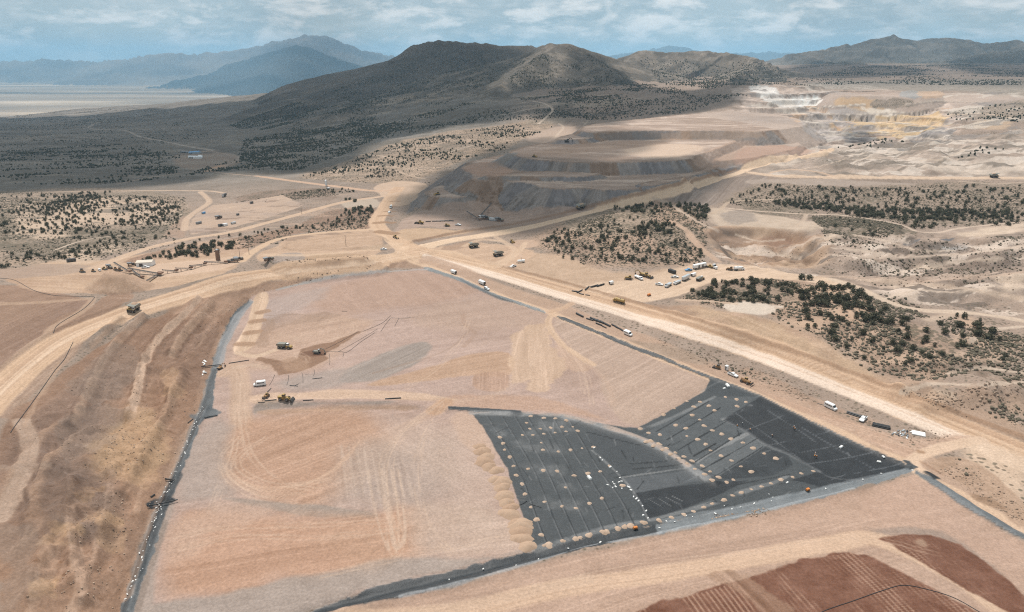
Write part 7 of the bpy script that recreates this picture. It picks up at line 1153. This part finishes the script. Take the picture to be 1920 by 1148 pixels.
# crusher plant
def conv(at, to, h0, h1, lb, w=1.0):
    a, b_ = ground([at, to]); l = float(np.hypot(*(b_-a))); return place('conveyor', conveyor(l, h0, h1, w), at, to, lb, 'conveyor', 'conveyors of the crusher plant')
conv((245,514), (217,508), 1.5, 6.0, 'conveyor rising left to the top of the tan stockpile'); conv((303,517), (243,512), 1.2, 3.6, 'thick dark conveyor feeding the stacking conveyor', 1.8); conv((300,515), (262,523), 1.0, 2.2, 'low brown conveyor slanting to the front beside the stockpile'); conv((268,523), (249,513), .8, 2.2, 'short thin conveyor joining two others near the stockpile')
conv((333,510), (306,514), .8, 3.0, 'first link of the conveyor chain right of the thick conveyor'); conv((360,505), (331,511), .8, 3.0, 'second link of the conveyor chain'); conv((386,497), (357,506), .8, 3.0, 'third link of the conveyor chain at its bend'); conv((425,494), (384,497), .8, 2.6, 'last link of the conveyor chain below the rusty tower')
V_('crusher', crusher, (436,492), (420,493), 'mobile crusher at the right end of the conveyor chain', 'crusher', 'crushers', .8); V_('crusher', crusher, (448,488), (462,486), 'dark crusher beside the rusty tower', 'crusher', 'crushers', .7); V_('rusty_tower', tower, (409,488), (420,488), 'rusty tan cylindrical tower above the conveyors', 'tower', s=.95)
V_('crusher', crusher, (505,488), (520,487), 'crusher standing alone left of the grey rock heap', 'crusher', 'crushers', .75)
V_('metal_shed', lambda: shed(11, 7, 3.2, TAN, WHT), (274,498), (295,497), 'white shed with a tan gable roof at the crusher plant', 'shed', key='shed1'); V_('crusher', crusher, (250,499), (262,498), 'dark screening machine left of the tan roofed shed', 'crusher', 'crushers', .7)
for (x, y), f, lb, s in (((154,511),skid,'small machine at the left end of the machine row',1.3), ((175,510),skid,'small brown machine second in the machine row',1.0), ((187,508),box_truck,'white fronted truck in the machine row',.7), ((196,506),loader,'small loader in the machine row',.7), ((206,504),crusher,'large dark machine in the machine row behind the stockpile',.7), ((217,507),skid,'light machine at the foot of the stacking conveyor',1.1), ((225,508),skid,'brown skid steer at the right end of the machine row',1.1)): V_('site_machine' if f is crusher else ('skid_steer' if f is skid else ('service_truck' if f is box_truck else 'wheel_loader')), f, (x,y), (x+10,y+3), lb, {'skid': 'skid steer', 'box_truck': 'truck', 'loader': 'wheel loader', 'crusher': 'crusher'}[f.__name__], 'machines in the row behind the stockpile', s)
V_('storage_container', lambda: container(6, DRK), (134,491), (150,489), 'dark blue storage container on pale sand at the far left', 'container', s=1.0, key='contb')
# laydown at the left, silo, camp, terraces
for (x, y), f, lb, s, k in (((411,410),crusher,'dark machine frame in the middle of the left laydown yard',.9,None), ((422,424),lambda: container(6, WHT),'white container at the front of the left laydown yard',1.0,'cw'), ((413,425),lambda: container(4, DRK),'dark container left of the white one in the laydown yard',1.0,'cd4'), ((438,420),lambda: container(7, SLV),'pale container right of the white one in the laydown yard',.8,'cs'), ((382,401),lambda: container(6, BLU),'blue container at the upper left of the laydown yard',.8,'cb'), ((373,420),lambda: container(7, STL),'grey container at the left edge of the laydown yard',.9,'cg'), ((446,404),lambda: container(4, DRK),'small dark container at the back of the laydown yard',.8,'cd4'), ((472,382),lambda: container(4, DRK),'dark container on the bare field above the laydown yard',1.0,'cd4')): V_('crusher' if f is crusher else 'storage_container', f, (x,y), (x+12,y-3), lb, 'crusher' if f is crusher else 'container', 'things in the left laydown yard', s, key=k)
V_('semi_trailer', lambda: long_trailer(14, DRK, False), (421,369), (433,363), 'dark long trailer parked diagonally on a pale pad', 'trailer', s=1.0, key='lt3')
V_('silo', silo, (612,350), (622,350), 'tall white silo beside the far dirt road', 'silo', s=.9)
for (x, y), l, w, rm, wm, lb in (((367,297),26,10,SLV,WHT,'low camp shed with silver roof and white front'), ((366,288),24,10,BLU,SLV,'camp shed with a blue and silver roof'), ((345,287),14,9,STL,STL,'small grey camp shed at the left of the camp'), ((376,295),7,7,WHT,WHT,'tiny white hut at the right end of the camp')): place('camp_shed', shed(l, w, 3.6, rm, wm, 2 if l > 10 else 1), (x,y), (x+20,y-.6), lb, 'shed', 'camp sheds')
for x, y, lb, h in ((649,463,'power pole with a footing on the bench left of the junction',10), (566,402,'tall power pole beside the road above the conveyors',11), (467,476,'power pole on the reddish bank right of the rusty tower',9), (450,484,'power pole just right of the rusty tower',8), (1591,382,'power pole among junipers on the right slope',9), (1607,384,'second power pole among junipers on the right slope',9)): place('power_pole', power_pole(h), (x,y), (x+5,y-3), lb, 'power pole', 'power poles')
conv((898,409), (922,392), 1.0, 8.0, 'dark conveyor rising right towards the rock terraces'); conv((900,414), (876,405), 1.0, 5.0, 'dark conveyor rising left beside the pale plant below the terraces')
for (x, y), f, s, k, lb in (((912,412),crusher,1.0,None,'grey screening plant at the foot of the two dark conveyors'), ((925,414),lambda: container(8, SLV),1.1,'csl','silver plant box right of the screening plant'), ((937,415),crusher,.9,None,'dark plant unit at the right end of the pale plant'), ((904,409),lambda: container(7, WHT),1.0,'cwh','white plant box behind the screening plant')): V_('crusher' if f is crusher else 'plant_container', f, (x,y), (x+15,y+1), lb, 'crusher' if f is crusher else 'container', 'plant below the terraces', s, key=k)
V_('excavator', lambda: excavator(DRK), (1063,266), (1075,266), 'dark excavator on the pale upper terrace', 'excavator', 'excavators', 1.3, key='exc3')
# white wrapped boards and scrap beside the track
for k in range(3): lay(MB().box(-2.6, 2.6, -.55, .55, 0, .5).mesh('panel_stack', WHT), (1722,814), (1734,816.5), 'white board stack lying beside the track, one of three side by side', 'white board stacks', (k-1)*1.2, .02, 1.0, 'board_stack', 'board stack')
for k in range(22):
    px, py = 1690+random.gauss(0, 9), 814+random.gauss(0, 3.5); me = MB().box(-.5*random.random()-.2, .5, -.12, .2*random.random()+.05, 0, .1+.2*random.random()).mesh('scrap', random.choice((SLV, STL, WHT, BLK))); lay(me, (px,py), (px+random.uniform(-5, 5), py+random.uniform(-4, 4)), 'pale scrap piece in the litter left of the white board stacks', 'scrap pieces beside the track', 0, .03, 1.6, 'scrap_piece', 'scrap')
# soil mounds on the liner, tipped loads along its edge
def mound_mesh(seed, r, h, n=20, name='soil_mound'):
    V = [(0, 0, h)]; g2 = np.random.default_rng(seed); ph = g2.random(4)*6.28
    for j, (a, z) in enumerate(((.3,.93), (.55,.68), (.8,.32), (1.0,.04), (1.12,-.25))):
        for k in range(n):
            t = k*2*math.pi/n; w = 1+.10*math.sin(2*t+ph[0])+.07*math.sin(3*t+ph[1])+.05*math.sin(5*t+ph[2])+.04*g2.normal(); V.append((math.cos(t)*a*r*w, math.sin(t)*a*r*w, h*z*(1+.06*g2.normal())))
    Fc = [(0, 1+k, 1+(k+1) % n) for k in range(n)]
    for j in range(4): Fc += [(1+j*n+k, 1+(j+1)*n+k, 1+(j+1)*n+(k+1) % n, 1+j*n+(k+1) % n) for k in range(n)]
    me = bpy.data.meshes.new(name); me.from_pydata(V, [], Fc); me.materials.append(SOIL if name == 'soil_pile' else PALE); me.polygons.foreach_set('use_smooth', np.ones(len(me.polygons), bool)); return me
MM = [mound_mesh(800+i, 1.25, .55) for i in range(5)]; PMs = [mound_mesh(820+i, 4.2, 1.9, 26, 'soil_pile') for i in range(5)]
def mounds(L_, ox, oy, s, label, group, sc0=1.0):
    G_ = ground([(ox+x/s, oy+y/s) for x, y in L_]); Zs = height(G_[:, 0], G_[:, 1])
    for (x, y), z in zip(G_, Zs):
        o = bpy.data.objects.new('soil_mound', random.choice(MM)); sc.collection.objects.link(o); k = sc0*random.uniform(.55, 1.0); o.location = (x, y, z-.02); o.rotation_euler = (0, 0, random.random()*6.28); o.scale = (k, k*random.uniform(.8, 1.1), k); o['label'] = label; o['category'] = 'soil mound'; o['group'] = group
mounds([(420,287),(442,328),(452,371),(487,420),(512,481),(530,543),(570,602),(588,670),(628,758),(667,842),(700,945)], 820, 740, 3.588, 'tan soil mound in the line along the left edge of the grey liner', 'mounds along the left edge of the liner')
mounds([(600,190),(622,230),(693,230),(763,223),(838,217),(912,217),(944,244),(866,248),(792,256),(716,264),(643,272),(573,272),(699,324),(710,372),(813,383),(896,372),(973,361),(1050,352),(628,145),(716,157),(795,160),(868,172)], 820, 740, 3.588, 'small tan soil mound on the upper left part of the grey liner', 'mounds on the upper left liner', .85)
mounds([(610,500),(712,510),(805,515),(920,545),(1013,530),(1095,517),(1157,479),(862,625),(1247,612),(1107,698),(1024,733),(932,765),(838,752),(720,722)], 820, 740, 3.588, 'tan soil mound in the middle of the left grey liner', 'mounds in the middle of the left liner', .95)
mounds([(845,985),(930,970),(960,962),(1020,945),(1120,925),(1140,922),(1215,902),(1260,890),(1300,882),(1390,862),(720,1015),(750,1010)], 820, 740, 3.588, 'soil mound in the line along the lower edge of the left liner', 'mounds along the lower liner edge', 1.15)
mounds([(766,170),(847,187),(914,206),(850,236),(648,233),(688,266),(528,300),(582,333),(613,377),(673,411),(740,436),(806,471),(410,372),(483,395),(490,451),(567,474),(624,509),(659,554),(296,440),(215,428),(155,398),(322,297),(400,252),(490,200),(585,205),(540,240)], 1160, 700, 3.8275, 'tan soil mound on the grey liner left of the new black sheet', 'mounds on the back half of the liner')
mounds([(892,498),(966,537),(1045,576),(1128,611),(735,592),(810,627),(878,669),(952,707),(717,748),(673,767),(824,765),(776,783)], 1160, 700, 3.8275, 'tan soil mound on the grey liner in front of the new black sheet', 'mounds in front of the new black sheet', 1.1)
mounds([(288,508),(343,539),(315,549),(252,520),(405,571),(375,580),(466,599),(433,612),(527,630),(492,648),(600,666),(548,687),(655,706),(618,725),(230,485),(200,490)], 1160, 700, 3.8275, 'soil mound in the double line down the middle of the liner', 'mounds in the middle line of the liner')
mounds([(1398,703),(1312,720),(1250,746),(1165,765),(1095,792),(1027,814),(954,834),(882,857),(820,879),(758,911),(672,937),(613,963),(540,993),(470,1015),(380,1035),(290,1055),(180,1075),(85,1097)], 1160, 700, 3.8275, 'soil mound in the slanting line near the right liner front edge', 'mounds in the front line of the right liner')
G_ = ground([(820+x/3.588, 740+y/3.588) for x, y in [(300,345),(298,385),(335,415),(335,452),(362,490),(378,522),(385,562),(430,592),(430,630),(440,667),(450,700),(465,737),(480,770),(505,808),(530,850),(530,893),(565,932),(570,975),(590,1018)]]); Zs = height(G_[:, 0], G_[:, 1])
for (x, y), z in zip(G_, Zs):
    o = bpy.data.objects.new('soil_pile', random.choice(PMs)); sc.collection.objects.link(o); o.location = (x+random.gauss(0, .8), y+random.gauss(0, .7), z-.05); o.rotation_euler = (0, 0, random.gauss(0, .5)); k = random.uniform(.65, 1.15); o.scale = (k*1.1, k*.8, k*.85); o['label'] = 'tipped soil pile in the overlapping row left of the grey liner'; o['category'] = 'soil pile'; o['group'] = 'row of tipped soil piles'
# sandbags; the long ditch rows are added in place of liner glints
BAG = [MB().box(-.45, .45, -.28, .28, 0, .26, .08, .06).mesh('sandbag', SAC), MB().box(-.7, .7, -.35, .35, 0, .4, .12, .08).mesh('sandbag', SAC)]
def bags(L_, label, group, s=1.0):
    for x, y in L_:
        o = lay(random.choice(BAG), (x,y), (x+random.uniform(-4, 4), y+random.uniform(-3, 3)), label, group, 0, .02, s*random.uniform(.7, 1.3), 'sandbag', 'sandbag')
def along(px, n, jx, jy):
    Q = smooth(px, 20); k = np.linspace(0, len(Q)-1, n); i = k.astype(int); return [(Q[a][0]+random.gauss(0, jx), Q[a][1]+random.gauss(0, jy)) for a in i]
bags(along([(234,1130),(272,1035),(293,970),(304,940)], 60, 3.5, 4), 'white bag added as a liner glint in the lower end of the lined ditch', 'glint bags in the lower ditch', .5); bags(along([(307,930),(328,890),(350,835),(369,790),(381,765)], 60, 2, 3), 'white bag added as a liner glint along the middle of the lined ditch', 'glint bags in the middle ditch', .5); bags([(381,680),(384,677),(383,684),(382,698),(380,703),(384,700)], 'white sandbag beside the pipe across the upper ditch', 'sandbags at the ditch pipe', 1.5)
bags(along([(1112,846),(1150,880),(1175,910),(1192,927),(1205,955),(1217,972)], 18, 2.5, 3), 'white sandbag along the seam in the middle of the grey liner', 'sandbags along the liner seam', .8); bags(along([(1143,905),(1155,915)], 7, 5, 4), 'white sandbag in the loose patch on the left liner', 'loose sandbags', .7); bags(along([(1240,985),(1300,965),(1400,945),(1480,915)], 12, 8, 6), 'white sandbag scattered near the front edge of the right liner', 'sandbags near the front edge', .7); bags(along([(800,1095),(900,1080),(1000,1050),(1120,1022)], 8, 10, 4), 'white sandbag on the liner strip in the front ditch', 'sandbags on the front strip', .8); bags(along([(1230,990),(1400,950),(1600,905),(1700,880)], 8, 10, 3), 'white sandbag on the pale wrinkled front strip', 'sandbags on the pale strip', .7)
bags([(1358,729),(1364,725)], 'large white sack on the liner below the telehandler', 'white sacks by the telehandler', 1.9); bags([(1648,867),(1656,858),(1577,839),(1105,897)], 'single white sack lying on the black sheet or liner', 'single white sacks', 1.5)
# workers
def person_mesh():
    J = [(0,0,.95),(0,0,1.2),(0,0,1.42),(.01,0,1.52),(.02,0,1.64),(.03,0,1.76)]; Rr = [.15,.15,.16,.06,.10,.07]; E = [(0,1),(1,2),(2,3),(3,4),(4,5)]
    for s in (-1, 1):
        n = len(J); J += [(.0,s*.1,.88),(.06,s*.12,.5),(-.02,s*.13,.09),(.14,s*.14,.04)]; Rr += [.10,.075,.05,.045]; E += [(0,n),(n,n+1),(n+1,n+2),(n+2,n+3)]
        n = len(J); J += [(0,s*.2,1.38),(-.02,s*.27,1.12),(.12,s*.26,.9),(.16,s*.26,.83)]; Rr += [.065,.05,.038,.032]; E += [(2,n),(n,n+1),(n+1,n+2),(n+2,n+3)]; h = len(J)-1
        for k in range(5): J += [(.15+.03*(k if k < 4 else 0)-.03,s*(.26-(.05 if k == 4 else 0)),.74+.01*k)]; Rr += [.011]; E += [(h,len(J)-1)]
    me = bpy.data.meshes.new('person'); me.from_pydata(J, E, []); o = bpy.data.objects.new('person', me); sc.collection.objects.link(o); o.modifiers.new('skin', 'SKIN'); me.materials.append(NVY)
    for i, d in enumerate(me.skin_vertices[0].data): d.radius = (Rr[i],)*2; d.use_root = i == 0
    sb = o.modifiers.new('sub', 'SUBSURF'); sb.levels = sb.render_levels = 1; return o
P0 = person_mesh()
VESTM = MB().box(-.19, .2, -.24, .24, 1.0, 1.46, .03, .03).mesh('vest', VST); HATM = MB().cyl((.02, 0, 1.70), (.02, 0, 1.74), .17, .15, 12).cyl((.02, 0, 1.74), (.02, 0, 1.86), .14, .06, 12).mesh('hard_hat', WHT); FACEM = MB().box(.1, .135, -.075, .075, 1.55, 1.71, .0, .02).box(.13, .165, -.015, .015, 1.60, 1.65).mesh('face', SKN)
for i, (x, y, lb, bend) in enumerate(((1382,802,'worker in an orange vest at the left corner of the new black sheet',0), (1392,799,'worker in dark clothes just right of the corner worker',0), (1405,808,'worker bending over near the left corner of the black sheet',1.0), (1449,818,'worker crouching in orange on the black sheet',1.1), (1488,805,'worker standing in the middle of the black sheet',0), (1490,808,'second worker close beside the one in the middle of the black sheet',0), (1526,859,'left worker of the three near the lower right of the black sheet',.5), (1528,855,'rear worker of the three near the lower right of the black sheet',0), (1531,859,'right worker of the three near the lower right of the black sheet',.6))):
    o = P0 if i == 0 else P0.copy()
    if i: sc.collection.objects.link(o)
    p = gp(x, y); z = float(height([p[0]], [p[1]])[0]); o.location = (p[0], p[1], z+.02); o.rotation_euler = (0, bend*.5, random.random()*6.28); o.scale = (1, 1, 1-.25*(bend > .9)); o['label'] = lb; o['category'] = 'person'; o['group'] = 'workers on the black liner'
    for nm, me in (('vest', VESTM), ('hard_hat', HATM), ('face', FACEM)):
        if nm == 'vest' and 'dark clothes' in lb: continue
        k = bpy.data.objects.new(nm, me); sc.collection.objects.link(k); k.parent = o
